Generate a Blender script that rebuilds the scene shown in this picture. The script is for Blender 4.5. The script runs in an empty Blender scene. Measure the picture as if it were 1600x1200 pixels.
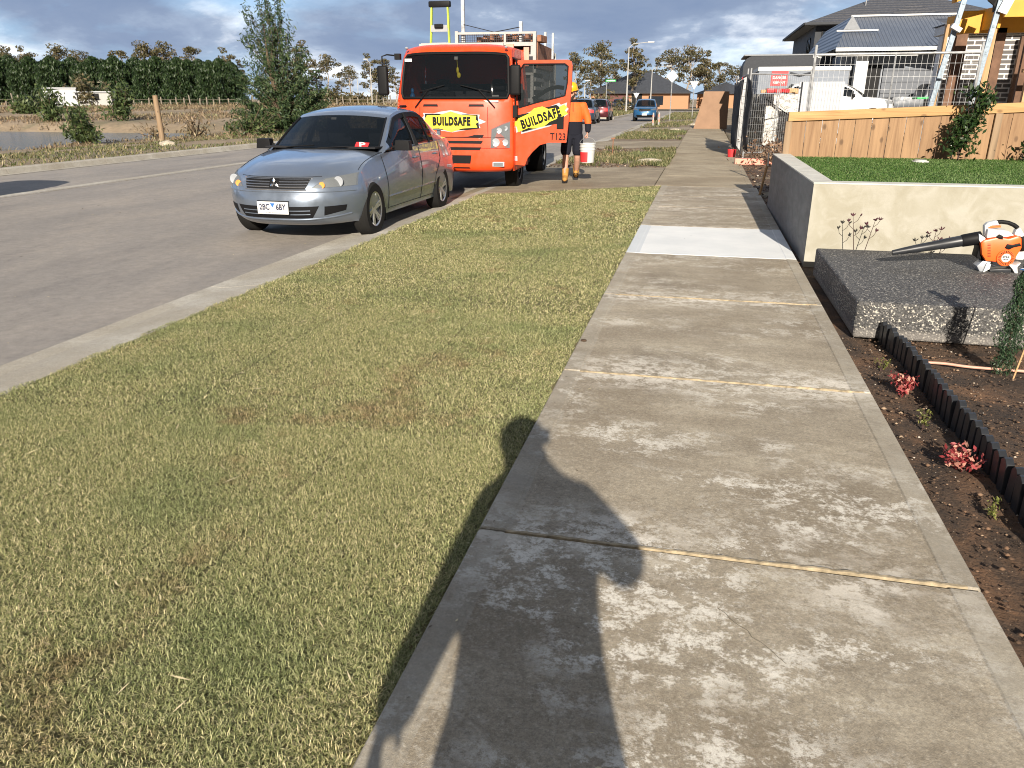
import bpy, bmesh, math, random
import numpy as np
from mathutils import Vector, Matrix, Euler
random.seed(7); RNG = np.random.default_rng(11)
sc = bpy.context.scene; COL = sc.collection
R = math.radians; PI = math.pi
# ------------------------------------------------------------ camera
CAM_H = 1.5; FPX = 1200.0
PITCH = math.atan(445/1200.0); YAW = math.atan(305/1280.0)
cd = bpy.data.cameras.new('camera'); cam = bpy.data.objects.new('camera', cd); COL.objects.link(cam)
cam.location = (0, 0, CAM_H); cam.rotation_euler = (PI/2-PITCH, 0, YAW)
cd.sensor_width = 36; cd.lens = 36*FPX/1600; cd.clip_start = 0.05; cd.clip_end = 6000
sc.camera = cam
# ------------------------------------------------------------ light
SUN_EL = 23.7; SUN_AZ = 10.5       # shadows fall this far left of the path direction
sc.view_settings.view_transform = 'Standard'; sc.view_settings.look = 'None'
sc.cycles.pixel_filter_type = 'BLACKMAN_HARRIS'; sc.cycles.filter_width = 1.05
sc.view_settings.gamma = 1; sc.view_settings.exposure = 0.88
sd = bpy.data.lights.new('sun', 'SUN'); sun = bpy.data.objects.new('sun', sd); COL.objects.link(sun)
sd.energy = 5.0; sd.angle = R(0.53); sd.color = (1.0, 0.91, 0.78)
dv = Vector((-math.sin(R(SUN_AZ))*math.cos(R(SUN_EL)), math.cos(R(SUN_AZ))*math.cos(R(SUN_EL)), -math.sin(R(SUN_EL))))
sun.rotation_euler = dv.to_track_quat('-Z', 'Y').to_euler(); sun.location = (0, 0, 30)
w = bpy.data.worlds.new('World'); sc.world = w; w.use_nodes = True
def world():
    nt = w.node_tree; N = nt.nodes; L = nt.links; N.clear()
    out = N.new('ShaderNodeOutputWorld'); bg = N.new('ShaderNodeBackground'); bg.inputs['Strength'].default_value = 0.115
    sky = N.new('ShaderNodeTexSky'); sky.sky_type = 'NISHITA'; sky.sun_disc = False
    sky.sun_elevation = R(SUN_EL); sky.sun_rotation = R(180-SUN_AZ); sky.air_density = 1.3; sky.dust_density = 0.4
    tc = N.new('ShaderNodeTexCoord'); sp = N.new('ShaderNodeSeparateXYZ'); L.new(tc.outputs['Generated'], sp.inputs[0])
    ad = N.new('ShaderNodeMath'); ad.operation = 'MAXIMUM'; ad.inputs[1].default_value = 0.0; L.new(sp.outputs['Z'], ad.inputs[0])
    a2 = N.new('ShaderNodeMath'); a2.operation = 'ADD'; a2.inputs[1].default_value = 0.30; L.new(ad.outputs[0], a2.inputs[0])
    cb = N.new('ShaderNodeCombineXYZ')
    for i, k in enumerate('XY'):
        d = N.new('ShaderNodeMath'); d.operation = 'DIVIDE'; L.new(sp.outputs[k], d.inputs[0]); L.new(a2.outputs[0], d.inputs[1]); L.new(d.outputs[0], cb.inputs[i])
    def noise(scale, det, rough, off, dist=0.0):
        mp = N.new('ShaderNodeMapping'); mp.inputs['Location'].default_value = off; L.new(cb.outputs[0], mp.inputs['Vector'])
        n = N.new('ShaderNodeTexNoise'); n.inputs['Scale'].default_value = scale; n.inputs['Detail'].default_value = det
        n.inputs['Roughness'].default_value = rough; n.inputs['Distortion'].default_value = dist; L.new(mp.outputs[0], n.inputs['Vector']); return n.outputs['Fac']
    def ramp(fac, stops):
        r = N.new('ShaderNodeValToRGB'); e = r.color_ramp.elements
        while len(e) < len(stops): e.new(0.5)
        for el, (p, c) in zip(e, stops): el.position = p; el.color = (*c, 1)
        L.new(fac, r.inputs[0]); return r.outputs[0]
    cover = ramp(noise(1.1, 8, 0.55, (3.1, 1.7, 0), 0.2), [(0.36, (0.15, 0.15, 0.15)), (0.55, (1, 1, 1))])
    shade = ramp(noise(1.7, 10, 0.58, (8.2, 4.4, 2), 0.15), [(0.30, (1.1, 1.5, 2.35)), (0.45, (1.4, 1.8, 2.6)), (0.52, (1.9, 2.35, 3.15)), (0.585, (3.8, 4.15, 4.7)), (0.66, (6.6, 6.8, 7.0))])
    tint = N.new('ShaderNodeMix'); tint.data_type = 'RGBA'; tint.blend_type = 'MULTIPLY'; tint.inputs[0].default_value = 1
    L.new(sky.outputs[0], tint.inputs[6]); tint.inputs[7].default_value = (0.72, 0.95, 1.25, 1)
    lim = N.new('ShaderNodeMix'); lim.data_type = 'RGBA'; lim.inputs[0].default_value = 0.75; L.new(tint.outputs[2], lim.inputs[6]); lim.inputs[7].default_value = (1.1, 2.1, 4.0, 1)
    mx = N.new('ShaderNodeMix'); mx.data_type = 'RGBA'; L.new(cover, mx.inputs[0]); L.new(lim.outputs[2], mx.inputs[6]); L.new(shade, mx.inputs[7])
    # sky towards the sun (behind the camera) and overhead greyed to cut fill light
    dt = N.new('ShaderNodeVectorMath'); dt.operation = 'DOT_PRODUCT'; L.new(tc.outputs['Generated'], dt.inputs[0]); dt.inputs[1].default_value = (-dv.x, -dv.y, 1.3)
    gl = ramp(dt.outputs['Value'], [(0.25, (0, 0, 0)), (1.0, (1, 1, 1))]); wm = N.new('ShaderNodeMix'); wm.data_type = 'RGBA'; L.new(gl, wm.inputs[0]); L.new(mx.outputs[2], wm.inputs[6]); wm.inputs[7].default_value = (1.25, 1.25, 1.3, 1); mx = wm
    L.new(mx.outputs[2], bg.inputs['Color']); L.new(bg.outputs[0], out.inputs[0])
world()
# ------------------------------------------------------------ places
def _ray(x, y):
    a = (x-800)/FPX; b = (600-y)/FPX; cy, sy = math.cos(YAW), math.sin(YAW); cp, sp = math.cos(PITCH), math.sin(PITCH)
    return [-sy*cp+a*cy-b*sy*sp, cy*cp+a*sy+b*cy*sp, -sp+b*cp]
def gr(x, y, z=0.0):                 # where the line of sight through a pixel of the photo meets height z
    r = _ray(x, y); t = (z-CAM_H)/r[2]; return Vector((r[0]*t, r[1]*t, z))
def at(x, y, Y):                     # ... and where it meets distance Y
    r = _ray(x, y); t = Y/r[1]; return Vector((r[0]*t, Y, CAM_H+r[2]*t))
# ------------------------------------------------------------ material kit
class NT:
    def __init__(s, name):
        s.m = bpy.data.materials.new(name); s.m.use_nodes = True; s.t = s.m.node_tree; s.N = s.t.nodes; s.L = s.t.links
        s.b = s.N['Principled BSDF']; s._c = None
    def n(s, t, **k):
        x = s.N.new('ShaderNode'+t)
        for a, v in k.items(): setattr(x, a, v)
        return x
    def put(s, sock, v):
        if hasattr(v, 'links') or isinstance(v, bpy.types.NodeSocket): s.L.new(v, sock)
        elif isinstance(v, (tuple, list)) and len(v) == 3 and sock.type == 'RGBA': sock.default_value = (*v, 1)
        else: sock.default_value = v
    def co(s):
        if not s._c: s._c = s.n('TexCoord').outputs['Object']
        return s._c
    def pos(s): return s.n('NewGeometry').outputs['Position']
    def xyz(s, v=None):
        x = s.n('SeparateXYZ'); s.L.new(v or s.co(), x.inputs[0]); return x.outputs
    def map(s, v=None, loc=(0,0,0), rot=(0,0,0), sca=(1,1,1)):
        x = s.n('Mapping'); s.L.new(v or s.co(), x.inputs['Vector']); x.inputs['Location'].default_value = loc
        x.inputs['Rotation'].default_value = rot; x.inputs['Scale'].default_value = sca; return x.outputs[0]
    def noise(s, scale, det=4, rough=0.55, v=None, dist=0.0, col=False):
        x = s.n('TexNoise'); s.L.new(v or s.co(), x.inputs['Vector']); x.inputs['Scale'].default_value = scale
        x.inputs['Detail'].default_value = det; x.inputs['Roughness'].default_value = rough; x.inputs['Distortion'].default_value = dist
        return x.outputs['Color' if col else 'Fac']
    def vor(s, scale, v=None, out='Distance', feature='F1', rnd=1.0):
        x = s.n('TexVoronoi', feature=feature); s.L.new(v or s.co(), x.inputs['Vector']); x.inputs['Scale'].default_value = scale
        x.inputs['Randomness'].default_value = rnd; return x.outputs[out]
    def ramp(s, fac, stops, interp='LINEAR'):
        x = s.n('ValToRGB'); e = x.color_ramp.elements; x.color_ramp.interpolation = interp
        while len(e) < len(stops): e.new(0.5)
        for el, (p, c) in zip(e, stops): el.position = p; el.color = (c, c, c, 1) if isinstance(c, (int, float)) else (*c, 1)
        s.L.new(fac, x.inputs[0]); return x.outputs[0]
    def mix(s, fac, a, b, mode='MIX'):
        x = s.n('Mix', data_type='RGBA', blend_type=mode); s.put(x.inputs[0], fac); s.put(x.inputs[6], a); s.put(x.inputs[7], b); return x.outputs[2]
    def ma(s, op, a, b=0.0, c=0.0):
        x = s.n('Math', operation=op); s.put(x.inputs[0], a); s.put(x.inputs[1], b); s.put(x.inputs[2], c); return x.outputs[0]
    def attr(s, name): return s.n('Attribute', attribute_name=name).outputs['Fac']
    def rand(s): return s.n('ObjectInfo').outputs['Random']
    def bump(s, h, st=0.3, d=0.01):
        x = s.n('Bump'); s.L.new(h, x.inputs['Height']); x.inputs['Strength'].default_value = st; x.inputs['Distance'].default_value = d
        s.L.new(x.outputs[0], s.b.inputs['Normal']); return s
    def set(s, col=None, rough=None, metal=None, **k):
        if col is not None: s.put(s.b.inputs['Base Color'], col)
        if rough is not None: s.put(s.b.inputs['Roughness'], rough)
        if metal is not None: s.put(s.b.inputs['Metallic'], metal)
        for a, v in k.items(): s.put(s.b.inputs[a.replace('_', ' ')], v)
        return s
def simple(name, col, rough=0.6, metal=0.0, var=0.12, sc_=9.0, bump=0.0, bs=60.0, **k):
    t = NT(name); c2 = tuple(max(0, x*(1-var*1.6)) for x in col); c3 = tuple(min(1, x*(1+var)) for x in col)
    t.set(t.ramp(t.noise(sc_, 5, 0.6), [(0.3, c2), (0.7, c3)]), rough, metal, **k)
    if bump: t.bump(t.noise(bs, 4, 0.6), bump, 0.01)
    return t.m
M = {}
# ------------------------------------------------------------ mesh kit
def link(o, parent=None):
    COL.objects.link(o)
    if parent: o.parent = parent
    return o
def tag(o, label=None, cat=None, group=None, kind=None):
    if label: o['label'] = label
    if cat: o['category'] = cat
    if group: o['group'] = group
    if kind: o['kind'] = kind
    return o
def thing(name, label, cat, loc=(0, 0, 0), rz=0.0, group=None):
    o = bpy.data.objects.new(name, None); COL.objects.link(o); o.location = loc; o.rotation_euler = (0, 0, rz); o.empty_display_size = 0.2
    return tag(o, label, cat, group)
def dup(root, loc, rz=0.0, scale=None, label=None):
    chl = [(k, [g for g in bpy.data.objects if g.parent == k]) for k in bpy.data.objects if k.parent == root]
    r = root.copy(); COL.objects.link(r); r.location = loc; r.rotation_euler = (0, 0, rz)
    if scale: r.scale = scale
    if label: r['label'] = label
    for k, gs in chl:
        c = k.copy(); COL.objects.link(c); c.parent = r
        for g in gs: d = g.copy(); COL.objects.link(d); d.parent = c
    return r
def mesh_np(name, V, F, mat, parent=None, smooth=False, attrs=None, mi=None):
    V = np.asarray(V, dtype=np.float32); F = np.asarray(F, dtype=np.int32); k = F.shape[1]
    me = bpy.data.meshes.new(name); me.vertices.add(len(V)); me.vertices.foreach_set('co', V.ravel())
    me.loops.add(F.size); me.loops.foreach_set('vertex_index', F.ravel()); me.polygons.add(len(F))
    me.polygons.foreach_set('loop_start', np.arange(0, F.size, k, dtype=np.int32)); me.polygons.foreach_set('loop_total', np.full(len(F), k, dtype=np.int32))
    if smooth: me.polygons.foreach_set('use_smooth', np.ones(len(F), dtype=bool))
    if attrs:
        for an, (dom, arr) in attrs.items(): me.attributes.new(an, 'FLOAT', dom).data.foreach_set('value', np.asarray(arr, dtype=np.float32))
    for m in (mat if isinstance(mat, (list, tuple)) else [mat]): me.materials.append(m)
    if mi is not None: me.polygons.foreach_set('material_index', np.asarray(mi, dtype=np.int32))
    me.update(calc_edges=True); me.validate()
    return link(bpy.data.objects.new(name, me), parent)
class MB:
    def __init__(s): s.v = []; s.f = []; s.m = []
    def add(s, v, f, mi=0):
        b = len(s.v); s.v += [tuple(p) for p in v]; s.f += [tuple(b+i for i in q) for q in f]; s.m += [mi]*len(f); return s
    def box(s, c, d, mi=0, rot=None, taper=1.0):
        x, y, z = [k/2 for k in d]; P = [Vector((sx*x*(taper if sz > 0 else 1), sy*y*(taper if sz > 0 else 1), sz*z)) for sz in (-1, 1) for sx, sy in ((-1, -1), (1, -1), (1, 1), (-1, 1))]
        if rot is not None:
            E_ = rot if isinstance(rot, Matrix) else Euler(rot).to_matrix(); P = [E_ @ p for p in P]
        c = Vector(c); return s.add([p+c for p in P], [(3, 2, 1, 0), (4, 5, 6, 7), (0, 1, 5, 4), (1, 2, 6, 5), (2, 3, 7, 6), (3, 0, 4, 7)], mi)
    def bb(s, a, b, mi=0): return s.box([(p+q)/2 for p, q in zip(a, b)], [abs(q-p) for p, q in zip(a, b)], mi)
    def beam(s, a, b, w_, h_, mi=0, up=(0, 0, 1)):
        a = Vector(a); b = Vector(b); d = b-a; z = d.normalized(); x = Vector(up).cross(z)
        if x.length < 1e-4: x = Vector((1, 0, 0))
        x.normalize(); y = z.cross(x); m = Matrix((x, y, z)).transposed(); return s.box((a+b)/2, (w_, h_, d.length), mi, m)
    def tube(s, pts, r, n=8, mi=0, cap=True):
        pts = [Vector(p) for p in pts]; k = len(pts); rr = [r]*k if isinstance(r, (int, float)) else r; V = []; F = []; up = Vector((0, 0, 1)); px = None
        for i, p in enumerate(pts):
            t = (pts[min(i+1, k-1)]-pts[max(i-1, 0)]).normalized()
            x = (px - t*px.dot(t)) if px else (up.cross(t) if abs(t.z) < 0.95 else Vector((1, 0, 0)).cross(t))
            if x.length < 1e-5: x = Vector((0, 1, 0)).cross(t)
            x.normalize(); y = t.cross(x); px = x
            V += [p + (x*math.cos(2*PI*j/n)+y*math.sin(2*PI*j/n))*rr[i] for j in range(n)]
        for i in range(k-1):
            for j in range(n): F.append((i*n+j, i*n+(j+1) % n, (i+1)*n+(j+1) % n, (i+1)*n+j))
        if cap: F += [tuple(range(n-1, -1, -1)), tuple(range((k-1)*n, k*n))]
        return s.add(V, F, mi)
    def lathe(s, prof, c=(0, 0, 0), axis='Z', n=20, mi=0, closed=False):
        V = []; F = []; k = len(prof)
        for r, h in prof:
            for j in range(n):
                a = 2*PI*j/n; q = (r*math.cos(a), r*math.sin(a), h)
                if axis == 'X': q = (q[2], q[0], q[1])
                if axis == 'Y': q = (q[1], q[2], q[0])
                V.append((q[0]+c[0], q[1]+c[1], q[2]+c[2]))
        for i in range(k if closed else k-1):
            for j in range(n): F.append((i*n+j, i*n+(j+1) % n, ((i+1) % k)*n+(j+1) % n, ((i+1) % k)*n+j))
        return s.add(V, F, mi)
    def prism(s, poly, a, b, plane='XY', mi=0):       # polygon swept between two heights of the third axis
        def q(p, h): return {'XY': (p[0], p[1], h), 'XZ': (p[0], h, p[1]), 'YZ': (h, p[0], p[1])}[plane]
        n = len(poly); V = [q(p, a) for p in poly]+[q(p, b) for p in poly]
        return s.add(V, [tuple(range(n)), tuple(range(2*n-1, n-1, -1))]+[(i, (i+1) % n, n+(i+1) % n, n+i) for i in range(n)], mi)
    def sheet(s, poly, z=0.0, mi=0): return s.add([(p[0], p[1], p[2] if len(p) > 2 else z) for p in poly], [tuple(range(len(poly)))], mi)
    def ball(s, c, r, n=12, mi=0):
        r = (r, r, r) if isinstance(r, (int, float)) else r; V = []; F = []; k = n//2
        for i in range(k+1):
            a = PI*i/k
            for j in range(n): b = 2*PI*j/n; V.append((c[0]+r[0]*math.sin(a)*math.cos(b), c[1]+r[1]*math.sin(a)*math.sin(b), c[2]-r[2]*math.cos(a)))
        for i in range(k):
            for j in range(n): F.append((i*n+j, i*n+(j+1) % n, (i+1)*n+(j+1) % n, (i+1)*n+j))
        return s.add(V, F, mi)
    def build(s, name, mat, parent=None, smooth=False, bevel=0.0, seg=2, loc=None, fix=True, sub=0):
        me = bpy.data.meshes.new(name); me.from_pydata(s.v, [], s.f)
        for m in (mat if isinstance(mat, (list, tuple)) else [mat]): me.materials.append(m)
        me.polygons.foreach_set('material_index', s.m)
        if fix or bevel:
            bm = bmesh.new(); bm.from_mesh(me)
            bmesh.ops.remove_doubles(bm, verts=bm.verts, dist=1e-5); bmesh.ops.recalc_face_normals(bm, faces=bm.faces)
            if bevel:
                ed = [e for e in bm.edges if len(e.link_faces) == 2 and e.calc_face_angle(0) > 0.5]
                bmesh.ops.bevel(bm, geom=ed, offset=bevel, segments=seg, affect='EDGES', profile=0.6, clamp_overlap=True)
            bm.to_mesh(me); bm.free()
        o = link(bpy.data.objects.new(name, me), parent)
        if smooth:
            me.polygons.foreach_set('use_smooth', [True]*len(me.polygons))
            try: me.set_sharp_from_angle(angle=R(38))
            except Exception: pass
        if sub: sm = o.modifiers.new('s', 'SUBSURF'); sm.levels = sm.render_levels = sub
        if loc is not None: o.location = loc
        return o
def bake(o):                          # turn modifiers into real mesh
    dg = bpy.context.evaluated_depsgraph_get(); me = bpy.data.meshes.new_from_object(o.evaluated_get(dg)); o.modifiers.clear(); o.data = me; return o
def text(s_, size, mat, parent, mtx, ext=0.002, bold=0.0, sx=1.0, name='lettering', align='CENTER'):
    cu = bpy.data.curves.new(name, 'FONT'); cu.body = s_; cu.size = size; cu.extrude = ext; cu.offset = bold; cu.align_x = align; cu.align_y = 'CENTER'; cu.resolution_u = 3; cu.space_character = 1.0+bold*14
    t = bpy.data.objects.new(name, cu); COL.objects.link(t); bpy.context.view_layer.update()
    me = bpy.data.meshes.new_from_object(t.evaluated_get(bpy.context.evaluated_depsgraph_get())); bpy.data.objects.remove(t)
    me.transform(mtx @ Matrix.Diagonal((sx, 1, 1, 1))); me.materials.clear(); me.materials.append(mat)
    o = bpy.data.objects.new(name, me); return link(o, parent)
def frame(o, x, y):                   # matrix from origin, x axis and y axis
    x = Vector(x).normalized(); y = Vector(y); z = x.cross(y).normalized(); y = z.cross(x)
    m = Matrix((x, y, z)).transposed().to_4x4(); m.translation = Vector(o); return m
def skin(name, nodes, edges, mat, parent=None, root=None, sub=2):
    ks = list(nodes); me = bpy.data.meshes.new(name); me.from_pydata([nodes[k][0] for k in ks], [(ks.index(a), ks.index(b)) for a, b in edges] if not False else [], [])
    o = link(bpy.data.objects.new(name, me), parent); md = o.modifiers.new('k', 'SKIN'); md.use_smooth_shade = True
    for i, k in enumerate(ks):
        r = nodes[k][1]; sv = me.skin_vertices[0].data[i]; sv.radius = (r, r) if isinstance(r, (int, float)) else r; sv.use_root = (k == (root or ks[0]))
    s_ = o.modifiers.new('s', 'SUBSURF'); s_.levels = s_.render_levels = sub
    pl = o.parent; bpy.context.view_layer.update(); bake(o); o.data.name = name
    o.data.materials.clear(); o.data.materials.append(mat); o.data.polygons.foreach_set('use_smooth', [True]*len(o.data.polygons)); return o
def leaves(C, size, asp=0.45, up=None, droop=0.0, rng=RNG, curl=0.0):
    """one diamond leaf at every centre in C; returns verts, faces, a random value per leaf"""
    n = len(C); d = rng.normal(size=(n, 3)); d /= np.linalg.norm(d, axis=1)[:, None]
    if up is not None: d = d*(1-up[1])+np.array(up[0])*up[1]; d /= np.linalg.norm(d, axis=1)[:, None]+1e-9
    d[:, 2] -= droop; d /= np.linalg.norm(d, axis=1)[:, None]+1e-9
    e = np.cross(d, rng.normal(size=(n, 3))); e /= np.linalg.norm(e, axis=1)[:, None]+1e-9
    s = (np.asarray(size)*rng.uniform(0.6, 1.3, n))[:, None]
    V = np.stack([C-d*s, C+e*s*asp, C+d*s, C-e*s*asp], 1).reshape(-1, 3); F = np.arange(4*n).reshape(-1, 4)
    return V, F, rng.uniform(0, 1, n)
# ------------------------------------------------------------ materials
def m_concrete(name, base, dark, pale, effl=0.0):
    t = NT(name); m3 = lambda c, k: tuple(x*k for x in c)
    big = t.noise(1.25, 12, 0.68, dist=0.25); c = t.ramp(big, [(0.33, dark), (0.47, base), (0.60, m3(base, 1.1)), (0.74, pale)])
    st = t.noise(2.2, 12, 0.72, v=t.map(loc=(3, 3, 0), sca=(0.7, 1.7, 1))); c = t.mix(t.ramp(st, [(0.40, 0.0), (0.58, 0.6)]), c, m3(dark, 1.05))
    c = t.mix(t.ramp(t.noise(0.55, 8, 0.65, v=t.map(loc=(1, 6, 0))), [(0.42, 0.65), (0.58, 0.0)]), c, (dark[0]*0.95, dark[1]*0.9, dark[2]*0.82))
    c = t.mix(t.ramp(t.noise(30, 9, 0.8), [(0.36, 0.55), (0.52, 0.0)]), c, m3(dark, 0.8)); c = t.mix(t.ramp(t.noise(55, 9, 0.85, v=t.map(loc=(5, 0, 0))), [(0.52, 0.0), (0.66, 0.5)]), c, pale)
    c = t.mix(0.8, c, t.ramp(t.noise(110, 10, 0.9), [(0.34, 0.2), (0.66, 0.8)]), 'OVERLAY')
    if effl:
        reg = t.ramp(t.noise(1.15, 6, 0.6, v=t.map(loc=(3, 1, 0), sca=(0.8, 1.3, 1))), [(0.45, 0.0), (0.58, 1.0)]); reg = t.ma('MULTIPLY', reg, t.ramp(t.ma('DIVIDE', t.xyz()[1], 8.0), [(0.32, 1.0), (0.7, 0.5)])); sp_ = t.ramp(t.noise(5.5, 15, 0.84, v=t.map(loc=(0, 4, 0), sca=(0.95, 1.1, 1))), [(0.50, 0.0), (0.53, 0.8), (0.60, 1.0)]); sp_ = t.ma('MULTIPLY', sp_, t.ramp(t.noise(48, 12, 0.85), [(0.42, 0.0), (0.50, 1.0)]))
        c = t.mix(t.ma('MULTIPLY', t.ma('MULTIPLY', reg, sp_), effl), c, (0.72, 0.685, 0.61))
        y = t.xyz()[1]; j = t.ma('PINGPONG', t.ma('SUBTRACT', y, 0.54), 0.935); near = t.ramp(j, [(0.0, 1.0), (0.34, 0.0)])
        b = t.ma('MULTIPLY', near, t.ramp(t.noise(9, 15, 0.86, v=t.map(loc=(9, 2, 0), sca=(0.85, 1.15, 1))), [(0.485, 0.0), (0.52, 0.85), (0.6, 0.95)]))
        b = t.ma('MULTIPLY', b, t.ramp(t.noise(1.1, 4, 0.6, v=t.map(loc=(5, 7, 0))), [(0.44, 0.0), (0.56, 1.0)])); c = t.mix(b, c, (0.66, 0.61, 0.53))
    t.set(c, 0.85); h = t.ma('ADD', t.noise(300, 3, 0.7), t.ma('MULTIPLY', t.noise(45, 6, 0.7), 1.0)); t.bump(h, 0.45, 0.004); return t
def mats():
    # footpath: worn grey-brown concrete with smooth pale tooled margins
    t = m_concrete('path_concrete', (0.365, 0.318, 0.240), (0.195, 0.162, 0.117), (0.52, 0.475, 0.39), 0.85)
    X = t.xyz()[0]; wob = t.ma('MULTIPLY', t.ma('SUBTRACT', t.noise(1.3, 3), 0.5), 0.03); X = t.ma('ADD', X, wob)
    edge = t.ma('MAXIMUM', t.ma('LESS_THAN', X, -0.585), t.ma('GREATER_THAN', X, 0.905))
    old = t.b.inputs['Base Color'].links[0].from_socket
    pale = t.ramp(t.noise(3.0, 6, 0.65), [(0.3, (0.27, 0.25, 0.205)), (0.7, (0.43, 0.40, 0.34))])
    pale = t.mix(t.ramp(t.noise(18, 6, 0.7), [(0.35, 0.35), (0.6, 0.0)]), pale, (0.2, 0.18, 0.15))
    t.set(t.mix(t.ma('MULTIPLY', edge, t.ramp(t.noise(4, 10, 0.75), [(0.35, 0.1), (0.6, 0.5)])), old, pale)); M['path'] = t.m
    M['path_far'] = m_concrete('path_concrete_far', (0.35, 0.295, 0.205), (0.20, 0.16, 0.105), (0.46, 0.40, 0.30), 0.0).m
    t = NT('new_concrete'); c = t.ramp(t.noise(2.2, 6, 0.6), [(0.3, (0.56, 0.58, 0.59)), (0.7, (0.67, 0.68, 0.68))])
    X = t.xyz()[0]; c = t.mix(t.ma('MULTIPLY', t.ma('LESS_THAN', X, -0.56), 0.6), c, (0.42, 0.46, 0.5)); t.set(c, 0.85).bump(t.noise(120, 3), 0.15, 0.003); M['newconc'] = t.m
    M['kerbc'] = m_concrete('kerb_concrete', (0.42, 0.395, 0.345), (0.29, 0.265, 0.22), (0.54, 0.51, 0.455), 0.0).m
    M['drive'] = m_concrete('driveway_concrete', (0.33, 0.275, 0.19), (0.17, 0.135, 0.09), (0.43, 0.375, 0.285), 0.0).m
    M['foam'] = simple('joint_foam', (0.34, 0.275, 0.18), 0.9, var=0.35, sc_=22, bump=0.4)
    M['crack'] = simple('crack_dirt', (0.10, 0.085, 0.065), 0.95)
    t = NT('asphalt'); c = t.ramp(t.noise(0.55, 6, 0.6, v=t.map(sca=(1.6, 0.7, 1)), dist=0.5), [(0.3, (0.165, 0.15, 0.136)), (0.5, (0.212, 0.19, 0.168)), (0.72, (0.265, 0.232, 0.198))])
    c = t.mix(t.ramp(t.noise(1.3, 5, 0.6, v=t.map(rot=(0, 0, 0.3), sca=(2.2, 0.35, 1))), [(0.45, 0.0), (0.7, 0.5)]), c, (0.245, 0.215, 0.185))
    c = t.mix(t.ramp(t.noise(0.9, 8, 0.7, v=t.map(loc=(2, 2, 0), sca=(1, .5, 1))), [(0.5, 0.0), (0.66, 0.55)]), c, (0.29, 0.25, 0.205)); c = t.mix(t.ramp(t.noise(0.5, 7, 0.65, v=t.map(loc=(8, 5, 0), sca=(1.5, .4, 1))), [(0.52, 0.0), (0.66, 0.6)]), c, (0.11, 0.098, 0.092))
    c = t.mix(0.75, c, t.ramp(t.noise(11, 13, 0.88), [(0.36, 0.3), (0.64, 0.7)]), 'OVERLAY'); c = t.mix(t.ramp(t.vor(3.2, t.map(rot=(0, 0, .7)), 'Distance', 'DISTANCE_TO_EDGE') if False else t.noise(2.6, 14, 0.85, v=t.map(loc=(6, 1, 3))), [(0.56, 0.0), (0.62, 0.35)]), c, (0.31, 0.28, 0.24))
    c = t.mix(t.ma('MULTIPLY', t.ramp(t.noise(420, 2, 0.6), [(0.35, 0.0), (0.7, 1.0)]), 0.35), c, (0.38, 0.35, 0.32)); c = t.mix(t.ramp(t.vor(160), [(0.0, 0.35), (0.3, 0.0)]), c, (0.06, 0.056, 0.05))
    t.set(c, 0.8).bump(t.noise(260, 3, 0.7), 0.5, 0.005); M['asphalt'] = t.m
    t = NT('soil'); c = t.ramp(t.noise(2.4, 9, 0.65, dist=0.6), [(0.36, (0.028, 0.018, 0.012)), (0.48, (0.07, 0.042, 0.025)), (0.62, (0.17, 0.09, 0.046))])
    c = t.mix(t.ramp(t.noise(60, 5, 0.7), [(0.45, 0.0), (0.75, 0.6)]), c, (0.15, 0.095, 0.058)); t.set(c, 0.95).bump(t.noise(38, 8, 0.7), 1.0, 0.03); M['soil'] = t.m
    t = NT('ground_earth'); c = t.ramp(t.noise(0.12, 8, 0.6), [(0.3, (0.16, 0.125, 0.08)), (0.5, (0.25, 0.19, 0.125)), (0.7, (0.33, 0.255, 0.175))])
    c = t.mix(t.ramp(t.noise(0.35, 6, 0.65, v=t.map(sca=(1, 0.6, 1))), [(0.5, 0.0), (0.62, 0.55)]), c, (0.10, 0.10, 0.05)); c = t.mix(0.5, c, t.ramp(t.noise(2.5, 6, 0.7), [(0.3, 0.3), (0.7, 0.7)]), 'OVERLAY')
    t.set(c, 0.95).bump(t.noise(3, 8, 0.7), 0.8, 0.15); M['earth'] = t.m
    t = NT('verge_dirt'); c = t.ramp(t.noise(2.1, 8, 0.65), [(0.3, (0.09, 0.068, 0.045)), (0.55, (0.19, 0.14, 0.092)), (0.75, (0.28, 0.21, 0.14))])
    t.set(c, 0.95).bump(t.noise(14, 8, 0.7), 0.9, 0.04); M['dirt'] = t.m
    t = NT('lawn_soil'); c = t.ramp(t.noise(2.1, 6, 0.6), [(0.35, (0.09, 0.08, 0.035)), (0.6, (0.13, 0.115, 0.05)), (0.8, (0.16, 0.10, 0.055))]); t.set(c, 0.95).bump(t.noise(30, 5), 0.6, 0.02); M['lawnsoil'] = t.m
    def grass(name, a, b, c_, d, pscale=0.9, brown=(0.17, 0.085, 0.05), bthr=(0.64, 0.74)):
        t = NT(name); r = t.attr('rnd'); P = t.pos()
        g = t.ramp(r, [(0.0, a), (0.35, b), (0.7, c_), (1.0, d)]); pt = t.noise(pscale, 5, 0.6, v=P)
        g = t.mix(t.ramp(pt, [(0.34, 0.6), (0.5, 0.0)]), g, t.ramp(r, [(0.0, tuple(x*0.8 for x in a)), (1.0, (0.24, 0.33, 0.13))]))
        g = t.mix(t.ramp(t.noise(pscale*1.7, 5, 0.65, v=t.map(v=P, loc=(7, 3, 1))), [(bthr[0]-0.05, 0.0), (bthr[1], 0.75)]), g, t.ramp(r, [(0.3, brown), (1.0, tuple(min(1, x*2.1) for x in brown))]))
        t.set(g, 0.55); t.b.inputs['Specular IOR Level'].default_value = 0.25; t.b.inputs['Subsurface Weight'].default_value = 0.0
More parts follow.
